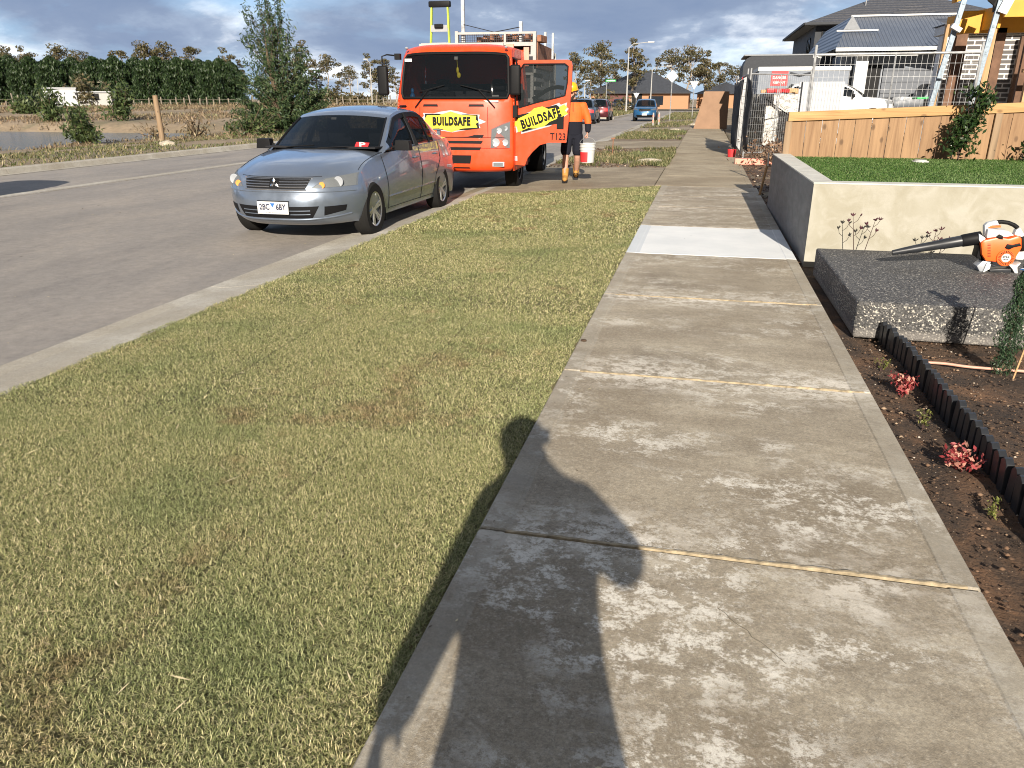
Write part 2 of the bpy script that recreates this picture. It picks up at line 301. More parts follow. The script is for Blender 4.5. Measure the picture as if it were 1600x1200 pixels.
        tr = t.n('BsdfTranslucent'); t.L.new(g, tr.inputs[0]); mx = t.n('MixShader'); mx.inputs[0].default_value = 0.22; o = t.N['Material Output']
        t.L.new(t.b.outputs[0], mx.inputs[1]); t.L.new(tr.outputs[0], mx.inputs[2]); t.L.new(mx.outputs[0], o.inputs[0]); return t.m
    M['grass'] = grass('lawn_grass', (0.11, 0.13, 0.045), (0.26, 0.27, 0.11), (0.41, 0.385, 0.19), (0.66, 0.58, 0.35))
    M['turf'] = grass('artificial_turf', (0.03, 0.075, 0.014), (0.06, 0.125, 0.026), (0.095, 0.17, 0.042), (0.17, 0.21, 0.085), brown=(0.05, 0.1, 0.02))
    M['drygrass'] = grass('dry_grass', (0.09, 0.07, 0.04), (0.18, 0.13, 0.08), (0.26, 0.19, 0.12), (0.34, 0.26, 0.17), 0.3)
    M['weeds'] = grass('verge_weeds', (0.06, 0.075, 0.025), (0.11, 0.12, 0.045), (0.22, 0.19, 0.1), (0.34, 0.28, 0.17), 0.5)
    def leaf(name, a, b, c_, trans=0.25, rough=0.5):
        t = NT(name); g = t.ramp(t.attr('rnd'), [(0.0, a), (0.6, b), (1.0, c_)]); t.set(g, rough); t.b.inputs['Specular IOR Level'].default_value = 0.35
        tr = t.n('BsdfTranslucent'); t.L.new(g, tr.inputs[0]); mx = t.n('MixShader'); mx.inputs[0].default_value = trans
        t.L.new(t.b.outputs[0], mx.inputs[1]); t.L.new(tr.outputs[0], mx.inputs[2]); t.L.new(mx.outputs[0], t.N['Material Output'].inputs[0]); return t.m
    M['gum'] = leaf('gum_leaves', (0.05, 0.052, 0.022), (0.105, 0.092, 0.045), (0.19, 0.145, 0.08))
    M['cyp'] = leaf('cypress_leaves', (0.009, 0.022, 0.007), (0.02, 0.040, 0.012), (0.04, 0.065, 0.02), 0.12)
    M['acacia'] = leaf('acacia_leaves', (0.016, 0.035, 0.014), (0.04, 0.072, 0.028), (0.11, 0.14, 0.06))
    M['bush'] = leaf('bush_leaves', (0.03, 0.05, 0.016), (0.06, 0.088, 0.03), (0.12, 0.15, 0.05))
    M['shrub'] = leaf('broad_leaves', (0.012, 0.03, 0.008), (0.025, 0.05, 0.014), (0.06, 0.09, 0.03), 0.15, 0.3)
    M['conifer'] = leaf('conifer_needles', (0.014, 0.036, 0.015), (0.032, 0.065, 0.028), (0.07, 0.11, 0.055), 0.1)
    M['redleaf'] = leaf('red_leaves', (0.16, 0.018, 0.02), (0.40, 0.07, 0.075), (0.62, 0.36, 0.26))
    M['lime'] = leaf('lime_leaves', (0.07, 0.09, 0.02), (0.16, 0.17, 0.04), (0.26, 0.25, 0.09))
    M['bark'] = simple('pale_bark', (0.33, 0.27, 0.21), 0.9, var=0.35, sc_=2.5)
    M['dbark'] = simple('brown_bark', (0.12, 0.085, 0.055), 0.9, var=0.3, sc_=6)
    M['stem'] = simple('dark_stem', (0.06, 0.035, 0.03), 0.8)
    t = NT('water'); t.set((0.05, 0.075, 0.085), 0.08); t.b.inputs['Specular IOR Level'].default_value = 0.6
    t.bump(t.noise(2.2, 5, 0.65, v=t.map(sca=(0.6, 1.8, 1))), 0.9, 0.12); M['water'] = t.m
    # render and masonry
    t = NT('cement_render'); c = t.ramp(t.noise(2.6, 5, 0.55, dist=1.2), [(0.36, (0.275, 0.255, 0.198)), (0.5, (0.305, 0.287, 0.232)), (0.62, (0.345, 0.328, 0.278))]); c = t.mix(t.ramp(t.noise(7, 5, 0.6, dist=0.8), [(0.55, 0.0), (0.7, 0.35)]), c, (0.39, 0.375, 0.33)); c = t.mix(t.ramp(t.noise(1.2, 4, 0.6, v=t.map(sca=(1, 1, 3))), [(0.5, 0), (0.75, 0.3)]), c, (0.235, 0.215, 0.16))
    t.set(c, 0.9).bump(t.noise(9, 6, 0.6), 0.25, 0.02); M['render'] = t.m
    t = NT('shaded_grey_render'); c = t.ramp(t.noise(3, 5, 0.6, v=t.map(sca=(1, 1, 3)), dist=0.6), [(0.35, (0.15, 0.147, 0.14)), (0.65, (0.21, 0.206, 0.196))]); t.set(c, 0.9).bump(t.noise(25, 5), 0.3, 0.01); M['shadegrey'] = t.m
    t = NT('wall_cap'); c = t.ramp(t.noise(5, 6, 0.65), [(0.35, (0.42, 0.41, 0.37)), (0.65, (0.55, 0.54, 0.49))]); t.set(c, 0.9).bump(t.noise(60, 4), 0.3, 0.006); M['cap'] = t.m
    t = NT('exposed_aggregate'); v = t.co(); cell = t.vor(105, v, 'Color'); s0 = t.xyz(cell)[0]; geo = t.n('NewGeometry').outputs['Normal']; nz = t.xyz(geo)[2]
    c = t.ramp(s0, [(0.0, (0.02, 0.0195, 0.019)), (0.45, (0.058, 0.055, 0.052)), (0.75, (0.125, 0.12, 0.113)), (0.93, (0.22, 0.21, 0.2)), (0.97, (0.45, 0.42, 0.36))])
    c = t.mix(t.ma('MULTIPLY', t.ramp(s0, [(0.83, 0.0), (0.86, 1.0)]), t.ramp(nz, [(0.6, 1.0), (0.9, 0.0)])), c, (0.44, 0.41, 0.35))
    c = t.mix(t.ramp(t.vor(105, v), [(0.45, 0.0), (0.65, 0.7)]), c, (0.05, 0.05, 0.052)); z = t.xyz()[2]
    c = t.mix(t.ma('MULTIPLY', t.ramp(t.ma('ADD', z, t.ma('MULTIPLY', t.noise(8, 3), 0.02)), [(0.0, 1.0), (0.03, 0.0)]), 0.6), c, (0.2, 0.185, 0.17))
    t.set(c, 0.75).bump(t.vor(105, v), 0.6, 0.005); M['aggregate'] = t.m
    def wood(name, a, b, axis=2, sc_=1.0, rough=0.75):
        t = NT(name); s3 = [14*sc_]*3; s3[axis] = 0.9*sc_; r = t.rand(); off = t.n('CombineXYZ'); t.L.new(t.ma('MULTIPLY', r, 40.0), off.inputs[0]); va = t.n('VectorMath', operation='ADD'); t.L.new(t.co(), va.inputs[0]); t.L.new(off.outputs[0], va.inputs[1])
        g = t.noise(1.0, 6, 0.6, v=t.map(v=va.outputs[0], sca=tuple(s3)), dist=1.2); c = t.ramp(g, [(0.3, b), (0.5, a), (0.72, tuple(min(1, x*1.25) for x in a))])
        s4 = [5.5]*3; s4[axis] = 3.2; k = t.vor(1.0, t.map(v=va.outputs[0], sca=tuple(s4))); c = t.mix(t.ramp(k, [(0.0, 0.9), (0.10, 0.7), (0.17, 0.0)]), c, tuple(x*0.45 for x in b)); c = t.mix(t.ma('MULTIPLY', r, 0.35), c, tuple(x*0.85 for x in b))
        t.set(c, rough).bump(g, 0.25, 0.006); return t.m
    M['pine'] = wood('treated_pine_palings', (0.285, 0.172, 0.088), (0.17, 0.09, 0.042)); M['pinerail'] = wood('treated_pine_rail', (0.42, 0.245, 0.10), (0.28, 0.15, 0.055), 0)
    M['stud'] = wood('stud_timber', (0.45, 0.28, 0.14), (0.31, 0.18, 0.08)); M['lvl'] = simple('yellow_beam', (0.62, 0.29, 0.02), 0.6, var=0.1, sc_=3); M['post'] = wood('weathered_post', (0.27, 0.185, 0.11), (0.16, 0.105, 0.06))
    M['mdf'] = simple('brown_board', (0.235, 0.14, 0.085), 0.8, var=0.08, sc_=2)
    t = NT('dark_brick'); br = t.n('TexBrick'); t.L.new(t.map(rot=(R(90), 0, 0)), br.inputs['Vector']); br.inputs['Scale'].default_value = 1.0; br.inputs['Brick Width'].default_value = 0.25; br.inputs['Row Height'].default_value = 0.085
    br.inputs['Mortar Size'].default_value = 0.012; br.inputs['Color1'].default_value = (0.085, 0.078, 0.075, 1); br.inputs['Color2'].default_value = (0.13, 0.12, 0.115, 1); br.inputs['Mortar'].default_value = (0.62, 0.61, 0.58, 1); t.set(br.outputs[0], 0.85); M['brick'] = t.m
    t = NT('red_brick'); c = t.ramp(t.noise(30, 3), [(0.3, (0.30, 0.15, 0.08)), (0.7, (0.42, 0.23, 0.13))]); t.set(c, 0.85); M['rbrick'] = t.m
    t = NT('corrugated_roof'); X = t.xyz()[0]; wv = t.ma('SINE', t.ma('MULTIPLY', X, 2*PI/0.152)); t.set(t.ramp(t.noise(1.5, 4), [(0.3, (0.098, 0.113, 0.145)), (0.7, (0.125, 0.142, 0.175))]), 0.4, 0.2).bump(wv, 1.0, 0.03); M['roofmetal'] = t.m
    t = NT('roof_tiles'); y = t.xyz()[2]; wv = t.ma('SINE', t.ma('MULTIPLY', y, 2*PI/0.18)); t.set(t.ramp(t.noise(8, 4), [(0.3, (0.04, 0.04, 0.045)), (0.7, (0.08, 0.08, 0.088))]), 0.6).bump(wv, 0.9, 0.04); M['tiles'] = t.m
    for k, c, r, mt in (('white', (0.56, 0.56, 0.55), 0.5, 0), ('offwhite', (0.36, 0.355, 0.34), 0.7, 0), ('black', (0.008, 0.008, 0.009), 0.55, 0), ('blackmatt', (0.018, 0.018, 0.02), 0.85, 0), ('rubber', (0.014, 0.0135, 0.013), 0.85, 0), ('galv', (0.38, 0.385, 0.39), 0.5, 0.4),
        ('steel', (0.40, 0.41, 0.42), 0.4, 0.7), ('darkgrey', (0.04, 0.043, 0.05), 0.55, 0), ('midgrey', (0.19, 0.2, 0.215), 0.6, 0), ('shaded_colorbond', (0.085, 0.095, 0.115), 0.5, 0), ('cladwhite', (0.40, 0.415, 0.44), 0.7, 0), ('bluegrey', (0.17, 0.19, 0.225), 0.7, 0), ('maroon', (0.10, 0.025, 0.02), 0.6, 0),
        ('red', (0.62, 0.03, 0.035), 0.5, 0), ('pink', (0.80, 0.30, 0.22), 0.7, 0), ('yellow', (0.85, 0.72, 0.03), 0.45, 0), ('helmet', (0.80, 0.34, 0.01), 0.35, 0), ('hivis', (0.80, 0.11, 0.01), 0.75, 0), ('navy', (0.012, 0.013, 0.02), 0.9, 0), ('tan', (0.40, 0.20, 0.045), 0.8, 0), ('skin', (0.46, 0.25, 0.175), 0.6, 0),
        ('beard', (0.03, 0.018, 0.012), 0.9, 0), ('lime_yellow', (0.42, 0.55, 0.04), 0.45, 0), ('rust', (0.25, 0.11, 0.06), 0.85, 0), ('blueplastic', (0.02, 0.16, 0.42), 0.5, 0), ('green', (0.02, 0.38, 0.08), 0.5, 0), ('signback', (0.40, 0.42, 0.45), 0.4, 0.3), ('hose', (0.55, 0.30, 0.22), 0.6, 0), ('label', (0.03, 0.13, 0.38), 0.4, 0), ('rock', (0.42, 0.37, 0.29), 0.9, 0)):
        M[k] = simple(k.replace('_', ' ')+' finish', c, r, mt, var=0.08 if k not in ('rust', 'galv', 'rock') else 0.3)
        if k in ('black', 'blackmatt', 'rubber', 'darkgrey', 'navy'): M[k].node_tree.nodes['Principled BSDF'].inputs['Specular IOR Level'].default_value = 0.15
    def paint(name, col, metal=0.0, rough=0.35, coat=0.8, flake=0.0, dust=0.12):
        t = NT(name); c = t.mix(t.ramp(t.noise(5, 6, 0.65), [(0.45, 0.0), (0.8, dust)]), col, (0.32, 0.27, 0.21)); t.set(c, t.ramp(t.noise(9, 5), [(0.3, rough-0.05), (0.7, rough+0.1)]), metal); t.b.inputs['Coat Weight'].default_value = coat; t.b.inputs['Coat Roughness'].default_value = 0.04; return t.m
    M['silver'] = paint('silver_paint', (0.20, 0.238, 0.30), 0.7, 0.33, 0.9); M['orange'] = paint('orange_paint', (0.62, 0.05, 0.004), 0.0, 0.42, 0.22, dust=0.08); M['bluep'] = paint('blue_paint', (0.01, 0.09, 0.22), 0.3, 0.35); M['maroonp'] = paint('maroon_paint', (0.08, 0.008, 0.015), 0.3, 0.35)
    M['whitep'] = paint('white_paint', (0.55, 0.56, 0.58), 0.0, 0.35); M['navyp'] = paint('slate_paint', (0.03, 0.05, 0.08), 0.4, 0.35); M['greyp'] = paint('grey_paint', (0.03, 0.037, 0.048), 0.2, 0.4)
    M['alloy'] = simple('alloy', (0.55, 0.56, 0.58), 0.3, 0.85, var=0.1); M['chrome'] = simple('chrome', (0.75, 0.76, 0.78), 0.12, 1.0, var=0.03)
    def glass(name, tint, clear, rough=0.02):
        t = NT(name); t.set(tint, rough); t.b.inputs['Specular IOR Level'].default_value = 0.15; tr = t.n('BsdfTransparent'); tr.inputs[0].default_value = (*[0.55+0.4*x for x in tint], 1); mx = t.n('MixShader'); mx.inputs[0].default_value = clear
        t.L.new(t.b.outputs[0], mx.inputs[1]); t.L.new(tr.outputs[0], mx.inputs[2]); t.L.new(mx.outputs[0], t.N['Material Output'].inputs[0]); return t.m
    M['glass'] = glass('tinted_glass', (0.006, 0.009, 0.013), 0.34); M['screen'] = glass('truck_screen', (0.01, 0.014, 0.018), 0.6); M['clearglass'] = glass('clear_glass', (0.05, 0.06, 0.065), 0.72); M['lens'] = glass('lamp_lens', (0.30, 0.32, 0.33), 0.75, 0.05); M['winglass'] = simple('house_glass', (0.015, 0.02, 0.028), 0.06, 0, var=0.2)
    M['amber'] = simple('amber_lens', (0.85, 0.33, 0.08), 0.3)
    t = NT('foil_wrap'); t.set(t.ramp(t.noise(4, 6, 0.6, dist=1.5), [(0.35, (0.42, 0.40, 0.37)), (0.6, (0.80, 0.78, 0.74))]), 0.32, 0.25).bump(t.noise(3.2, 6, 0.55, dist=2.0), 1.0, 0.18); M['foil'] = t.m
    def mesh_cloth(name, col, dens, sc_=90):
        t = NT(name); t.set(col, 0.9); k = t.ma('MAXIMUM', t.ma('GREATER_THAN', t.ma('SINE', t.ma('MULTIPLY', t.xyz()[2], sc_)), dens), t.ma('GREATER_THAN', t.ma('SINE', t.ma('MULTIPLY', t.ma('ADD', t.xyz()[0], t.xyz()[1]), sc_)), dens))
        t.put(t.b.inputs['Alpha'], k); return t.m
    M['shade'] = simple('shade_cloth', (0.03, 0.03, 0.035), 0.95, var=0.4, sc_=3)
mats()
# ------------------------------------------------------------ ground, roads, paths
def sstep(x, a, b): t = np.clip((x-a)/(b-a), 0, 1); return t*t*(3-2*t)
_ph = RNG.uniform(0, 6.28, (9, 2)); _fr = RNG.normal(size=(9, 2))
def wavy(X, Y, f=1.0): return sum(np.sin(X*_fr[i, 0]*f+Y*_fr[i, 1]*f+_ph[i, 0])*(0.6 if i > 4 else 1) for i in range(9))/9
def hgt(X, Y):
    X = np.asarray(X, float); Y = np.asarray(Y, float)
    z = np.full(np.broadcast(X, Y).shape, -0.30)
    z = z + 0.28*sstep(Y, 128, 140)
    left = X < -15.8
    dx = np.maximum(X+32+0.7*wavy(X, Y, 0.5), 0); dy = np.maximum(Y-45.5+0.8*wavy(X, Y, 0.6), 0); s_ = np.hypot(dx, dy)
    lvl = -0.04+0.62*sstep(Y, 46, 74)*sstep(-X, 17, 24)-0.50*sstep(-X, 17.5, 29)*(1-sstep(Y, 44, 50))
    zl = lvl+0.09*wavy(X, Y, 0.9)*sstep(-X, 16.5, 19)+0.05*wavy(X, Y, 2.3)*sstep(-X, 16.5, 19)-(lvl+1.0)*(1-sstep(s_, -1, 3.0))
    z = np.where(left, zl, z)
    rt = (X > 1.02) & (Y > 12.42); zr = -0.03+0.33*sstep(X, 1.5, 3.2)+0.25*sstep(Y, 24, 34)*sstep(X, 2.5, 5)+0.04*wavy(X, Y, 1.5)*sstep(X, 1.2, 2)
    return np.where(rt & (Y < 110), zr, z)
def ground():
    xs = np.unique(np.concatenate([-np.geomspace(61, 2500, 22), np.arange(-60, -15.8, 0.6), [-15.79, -12, -8, -4, 0, 1.01], np.arange(1.03, 8, 0.4), np.arange(8, 60, 3.0), np.geomspace(62, 2500, 20)]))
    ys = np.unique(np.concatenate([[-60, -20, -5, 0, 5], np.arange(8, 12, 1.0), [12.4, 12.43], np.arange(12.9, 90, 0.65), np.arange(90, 150, 4.0), np.geomspace(152, 4500, 22)]))
    X, Y = np.meshgrid(xs, ys); Z = hgt(X, Y); n, m = X.shape
    idx = np.arange(n*m).reshape(n, m); F = np.stack([idx[:-1, :-1], idx[:-1, 1:], idx[1:, 1:], idx[1:, :-1]], -1).reshape(-1, 4)
    tag(mesh_np('ground', np.stack([X, Y, Z], -1).reshape(-1, 3), F, M['earth'], smooth=True), kind='structure')
ground()
tag(MB().sheet([(-140, -5), (-29.5, -5), (-29.5, 49), (-140, 49)], -0.62).build('water', M['water']), kind='structure')
tag(MB().sheet([(-12.0, -40), (-4.28, -40), (-4.28, 126), (-12.0, 126)], -0.12).sheet([(-15.3, -40), (-12.0, -40), (-12.0, 70), (-15.3, 70)], -0.124).sheet([(-70, 109), (-12.0, 109), (-12.0, 126), (-70, 126)], -0.12).sheet([(-4.28, 109), (40, 109), (40, 126), (-4.28, 126)], -0.12).build('road', M['asphalt']), kind='structure')
def sweep(name, prof, y0, y1, seg, mat, gap=0.0):
    m = MB(); y = y0
    while y < y1-1e-6:
        e = min(y+seg, y1); n = len(prof); a = y+gap; b = e-gap
        m.add([(x, a, z) for x, z in prof]+[(x, b, z) for x, z in prof], [(i, i+1, n+i+1, n+i) for i in range(n-1)]+[tuple(range(n)), tuple(range(2*n-1, n-1, -1))]); y = e
    return tag(m.build(name, mat), kind='structure')
sweep('kerb', [(-4.3, -0.3), (-4.3, -0.114), (-4.15, -0.119), (-4.06, -0.105), (-3.92, -0.085), (-3.76, -0.075), (-3.72, -0.3)], -9.15, 105, 3.05, M['kerbc'], 0.004)
sweep('drain_strip', [(-12.16, -0.3), (-12.16, -0.112), (-12.0, -0.125), (-11.84, -0.112), (-11.84, -0.3)], -20, 70, 4.0, M['kerbc'], 0.004)
sweep('far_kerb', [(-15.35, -0.3), (-15.35, -0.116), (-15.62, -0.128), (-15.68, -0.02), (-15.72, 0.0), (-15.88, 0.004), (-15.92, -0.2)], -20, 70, 3.2, M['kerbc'], 0.006)
def path():
    js = [-3.2, -1.33, 0.54, 2.41, 4.25, 6.2, 8.08, 10.0, 11.9, 13.3, 14.9]; p = MB()
    def slab(m, a, b, x0=-0.70, x1=1.0, t=0.14):
        g = 0.006; e = 0.006
        xs = [x0, x0+e, x0+0.095, x0+0.102, x1-0.102, x1-0.095, x1-e, x1]; zs = [-e, 0, 0, -0.0035, -0.0035, 0, 0, -e]
        rows = [(a+g, -e), (a+g+e, 0), (b-g-e, 0), (b-g, -e)]; V = []; F = []
        for y, dz in rows: V += [(x, y, min(z+dz, z) if dz else z) for x, z in zip(xs, zs)]
        for i in range(3):
            for j in range(7): F.append((i*8+j, i*8+j+1, (i+1)*8+j+1, (i+1)*8+j))
        k = len(V); V += [(x0, a+g, -t), (x1, a+g, -t), (x1, b-g, -t), (x0, b-g, -t)]
        F += [(0, *range(1, 8), k+1, k), (24, *range(25, 32), k+2, k+3), (0, 8, 16, 24, k+3, k), (7, 15, 23, 31, k+2, k+1)]
        m.add(V, F)
    for a, b in zip(js, js[1:]):
        if abs(a-8.08) > 0.01: slab(p, a, b)
    P_ = tag(p.build('footpath', M['path']), kind='structure')
    q = MB(); slab(q, 8.08, 10.0); tag(q.build('new_footpath_slab', M['newconc']), kind='structure')
    q = MB(); y = 14.9
    for e in (17.0, 18.9, 21, 23.2, 25.4, 27.6, 29.5, 31.4, 33.6, 35.8, 38, 40.2, 42.4, 44.6, 48, 52, 56, 60, 66, 72, 80, 90, 104): slab(q, y, e, -0.82, 0.95, 0.1); y = e
    tag(q.build('far_footpath', M['path_far']), kind='structure')
    f = MB(); rnd = random.Random(4)
    for y, wd in ((2.41, 0.0075), (4.25, 0.0065), (6.2, 0.0045), (0.54, 0.007)):
        n = 60; V = []; F = []
        for i in range(n+1):
            x = -0.60+1.56*i/n; w_ = wd*(0.8+0.4*rnd.random()); h = -0.001+0.0055*rnd.random(); yy = y+0.012*(i/n)+0.002*math.sin(i*0.3)
            V += [(x, yy-w_, -0.03), (x, yy-w_*0.8, h*0.7), (x, yy, h), (x, yy+w_*0.8, h*0.7), (x, yy+w_, -0.03)]
        for i in range(n):
            for j in range(4): F.append((i*5+j, i*5+j+1, (i+1)*5+j+1, (i+1)*5+j))
        f.add(V, F)
    tag(f.build('joint_filler', M['foam'], P_, smooth=True), kind='structure')
    c = MB(); pts = [(0.10+0.011*i, 2.17-0.017*i+0.006*math.sin(i*1.3)) for i in range(28)]     # the hairline crack
    c.tube([(0.16+0.15*i/9*1.25+0.006*math.sin(i*2.1), 2.12-0.215*i/9+0.004*math.sin(i*3.3), -0.0032) for i in range(10)], 0.0012, 4); tag(c.build('crack', M['crack'], P_), kind='structure')
path()
def drive(name, poly, mat=None): tag(MB().sheet(poly).build(name, mat or M['drive'], fix=False), kind='structure')
drive('driveway', [(-0.83, 14.87, -0.004), (-0.83, 18.9, -0.004), (-3.75, 19.6, -0.073), (-4.2, 19.8, -0.113), (-4.2, 13.0, -0.113), (-3.75, 13.3, -0.073), (-0.73, 14.87, -0.004)])
drive('driveway', [(-0.83, 27.4, -0.006), (-0.83, 31.4, -0.006), (-3.75, 32.3, -0.07), (-4.2, 32.5, -0.11), (-4.2, 26.5, -0.11), (-3.75, 26.8, -0.07)])
drive('driveway', [(-0.83, 43.5, -0.006), (-0.83, 47.5, -0.006), (-4.2, 49, -0.11), (-4.2, 42, -0.11)])
drive('driveway', [(-0.83, 61, -0.006), (-0.83, 65, -0.006), (-4.2, 66, -0.11), (-4.2, 60, -0.11)])
def bumpy(name, x0, x1, y0, y1, z0, z1, mat, amp=0.03, step=0.12, f=3.0, skew=None):
    nx = max(2, int((x1-x0)/step)); ny = max(2, int((y1-y0)/step)); U, V_ = np.meshgrid(np.linspace(0, 1, nx), np.linspace(0, 1, ny)); X = x0+(x1-x0)*U
    Y = y0+(y1-y0)*V_
    if skew is not None: Y = (y0+skew[0]*(1-U))*(1-V_)+(y1+skew[1]*(1-U))*V_
    ed = np.minimum(np.minimum(U, 1-U)*(x1-x0), np.minimum(V_, 1-V_)*(y1-y0)); Z = z0+(z1-z0)*U+amp*sstep(ed, 0.0, 0.3)*(wavy(X, Y, f)+0.6*wavy(X+3, Y, f*3.1)+0.3*wavy(Y, X, f*8))
    idx = np.arange(nx*ny).reshape(ny, nx); F = np.stack([idx[:-1, :-1], idx[:-1, 1:], idx[1:, 1:], idx[1:, :-1]], -1).reshape(-1, 4)
    return tag(mesh_np(name, np.stack([X, Y, Z], -1).reshape(-1, 3), F, mat, smooth=True), kind='structure')
bumpy('lawn_ground', -3.77, -0.705, -3, 14.85, -0.085, -0.02, M['lawnsoil'], 0.008, 0.15, 1.2, skew=(0, -1.5))
bumpy('nature_strip', -3.75, -0.825, 18.92, 27.35, -0.07, -0.015, M['dirt'], 0.05, 0.1, 2.0, skew=(0.7, -0.6))
bumpy('nature_strip', -3.75, -0.825, 31.42, 43.45, -0.07, -0.015, M['dirt'], 0.05, 0.2, 2.0, skew=(0.9, -1.4))
bumpy('nature_strip', -3.75, -0.825, 47.5, 61, -0.06, -0.01, M['dirt'], 0.06, 0.3, 2.0, skew=(1.5, -1))
bumpy('nature_strip', -3.75, -0.825, 65, 104, -0.06, -0.01, M['dirt'], 0.06, 0.5, 2.0, skew=(1, 0))
bumpy('far_verge', -15.6, -7.95, 70.3, 107, 0.02, 0.0, M['dirt'], 0.04, 0.5, 1.0)
bumpy('far_yard', -60, 60, 127, 200, 0.0, 0.0, M['earth'], 0.05, 3, 1.0)
tag(MB().bb((-15.8, 70.0, -0.2), (-7.7, 70.3, 0.03)).bb((-7.95, 70.3, -0.2), (-7.7, 107, 0.03)).build('verge_kerb', M['kerbc']), kind='structure')
bumpy('soil', 1.012, 6.5, -1.0, 8.2, -0.075, -0.06, M['soil'], 0.028, 0.03, 6.5)
bumpy('site_soil', 1.0, 1.9, 8.2, 12.6, -0.06, -0.03, M['soil'], 0.02, 0.05, 5.0)
bumpy('dirt_verge', 0.955, 2.3, 12.4, 27.0, -0.035, 0.02, M['soil'], 0.03, 0.07, 3.0)
# ------------------------------------------------------------ blades of grass
def blades(name, label, cat, P, L_, W_, mat, lean=(0.35, 1.2), rng=RNG, bend=0.5):
    n = len(P); az = rng.uniform(0, 2*PI, n); th = rng.uniform(lean[0], lean[1], n); L_ = np.broadcast_to(L_, n)*rng.uniform(0.55, 1.3, n); W_ = np.broadcast_to(W_, n)
    d1 = np.stack([np.cos(az)*np.sin(th), np.sin(az)*np.sin(th), np.cos(th)], 1); t2 = np.minimum(th+bend*rng.uniform(0.2, 1.2, n), 1.75)
    a2 = az+rng.normal(0, 0.35, n); d2 = np.stack([np.cos(a2)*np.sin(t2), np.sin(a2)*np.sin(t2), np.cos(t2)], 1)
    s = np.stack([-np.sin(az), np.cos(az), rng.normal(0, 0.3, n)], 1); s *= (W_/2)[:, None]; m = P+d1*(L_*0.5)[:, None]; e = m+d2*(L_*0.5)[:, None]
    V = np.stack([P-s, P+s, m+s, m-s, e+s*0.25, e-s*0.25], 1).reshape(-1, 3); b = np.arange(n)[:, None]*6
    F = np.concatenate([b+[0, 1, 2, 3], b+[3, 2, 4, 5]], 1).reshape(-1, 4); r = np.repeat(rng.uniform(0, 1, n), 2)
    return tag(mesh_np(name, V, F, mat, attrs={'rnd': ('FACE', r)}), label, cat, kind='stuff')
def lawn():
    Ps = []; Ls = []; Ws = []
    for y0, y1, rho, ln, wd in ((0.8, 3.2, 62000, 0.018, 0.0023), (3.2, 5.5, 32000, 0.019, 0.0029), (5.5, 9, 15000, 0.021, 0.0042), (9, 15, 6000, 0.028, 0.0072)):
        A = 3.12*(y1-y0); n = int(A*rho); X = RNG.uniform(-3.80, -0.685, n); Y = RNG.uniform(y0, y1, n)
        U = (X+3.77)/3.065; k = (Y < 14.9-1.5*(1-U)); nz = wavy(X, Y, 2.2)+0.5*wavy(X, Y, 6); k &= RNG.uniform(0, 1, n) < 0.86+0.35*nz
        wob = 0.018*np.sin(Y*9)+0.014*np.sin(Y*23+1)
        sx = np.minimum(np.abs(X+2.62+.012*np.sin(Y*3.1)), np.abs(X+1.55+.01*np.sin(Y*4))); sy = np.abs(((Y+X*.08+(X < -2.62)*.9) % 2.3)-1.1); k &= (np.minimum(sx, sy) > .010) | (RNG.uniform(0, 1, n) < .35)
        k &= (X > -3.785+wob) & (X < -0.70+0.6*wob); X = X[k]; Y = Y[k]; U = U[k]
        Ps.append(np.stack([X, Y, -0.085+0.065*U+0.005], 1)); Ls.append(np.full(len(X), ln)*(1+0.35*wavy(X, Y, 3.1))); Ws.append(np.full(len(X), wd))
    blades('lawn_grass', 'cut green and straw coloured lawn on the nature strip beside the footpath', 'grass', np.concatenate(Ps), np.concatenate(Ls), np.concatenate(Ws), M['grass'], (0.45, 1.35))
lawn()
def scatter(x0, x1, y0, y1, n, zf, thr=-0.2, f=1.2):
    X = RNG.uniform(x0, x1, n); Y = RNG.uniform(y0, y1, n); k = wavy(X, Y, f)+0.5*wavy(X+5, Y, f*3) > thr; X = X[k]; Y = Y[k]; return np.stack([X, Y, zf(X, Y)], 1)
strip = lambda X, Y: -0.07+0.055*(X+3.75)/2.93
P = np.concatenate([scatter(-3.7, -0.85, 19.5, 27, 9000, strip, 0.12), scatter(-1.7, -0.78, 19.2, 24.5, 3500, strip, -0.3), scatter(-3.7, -0.85, 32.5, 43, 8000, strip, -0.1), scatter(-3.7, -0.85, 48, 60, 3000, strip, -0.1), scatter(-3.7, -0.85, 66, 100, 5000, strip, -0.1)])
blades('verge_weeds', 'patchy dry weeds on the bare nature strip past the driveway', 'weeds', P, 0.09+0.0012*P[:, 1], 0.012+0.0003*P[:, 1], M['weeds'], (0.1, 0.9))
P = np.concatenate([scatter(-15.2, -8.2, 71, 106, 5000, lambda X, Y: 0*X+0.01, -0.4)]); blades('far_verge_grass', 'low grass on the far verge beside the parked cars', 'grass', P, 0.22, 0.08, M['weeds'], (0.1, 0.8))
P = scatter(-25, -15.95, 12, 62, 26000, hgt, -0.15, 0.8); blades('roadside_weeds', 'green and brown weeds along the far kerb by the pond', 'weeds', P, 0.10, 0.028, M['weeds'], (0.1, 1.0))
P = scatter(-75, -16, 28, 100, 70000, hgt, -0.05, 0.45); P = P[P[:, 2] > -0.58]; blades('field_grass', 'dry brown grass over the bank beyond the pond', 'grass', P, 0.15+0.0015*P[:, 1], 0.03+0.0005*P[:, 1], M['drygrass'], (0.1, 1.1))
P = scatter(-120, -12, 95, 170, 9000, lambda X, Y: np.where(X < -16, hgt(X, Y), 0.0), -0.2, 0.2); blades('distant_grass', 'pale dry grass in the distant paddock behind the fence', 'grass', P, 0.5, 0.2, M['drygrass'], (0.1, 0.9))
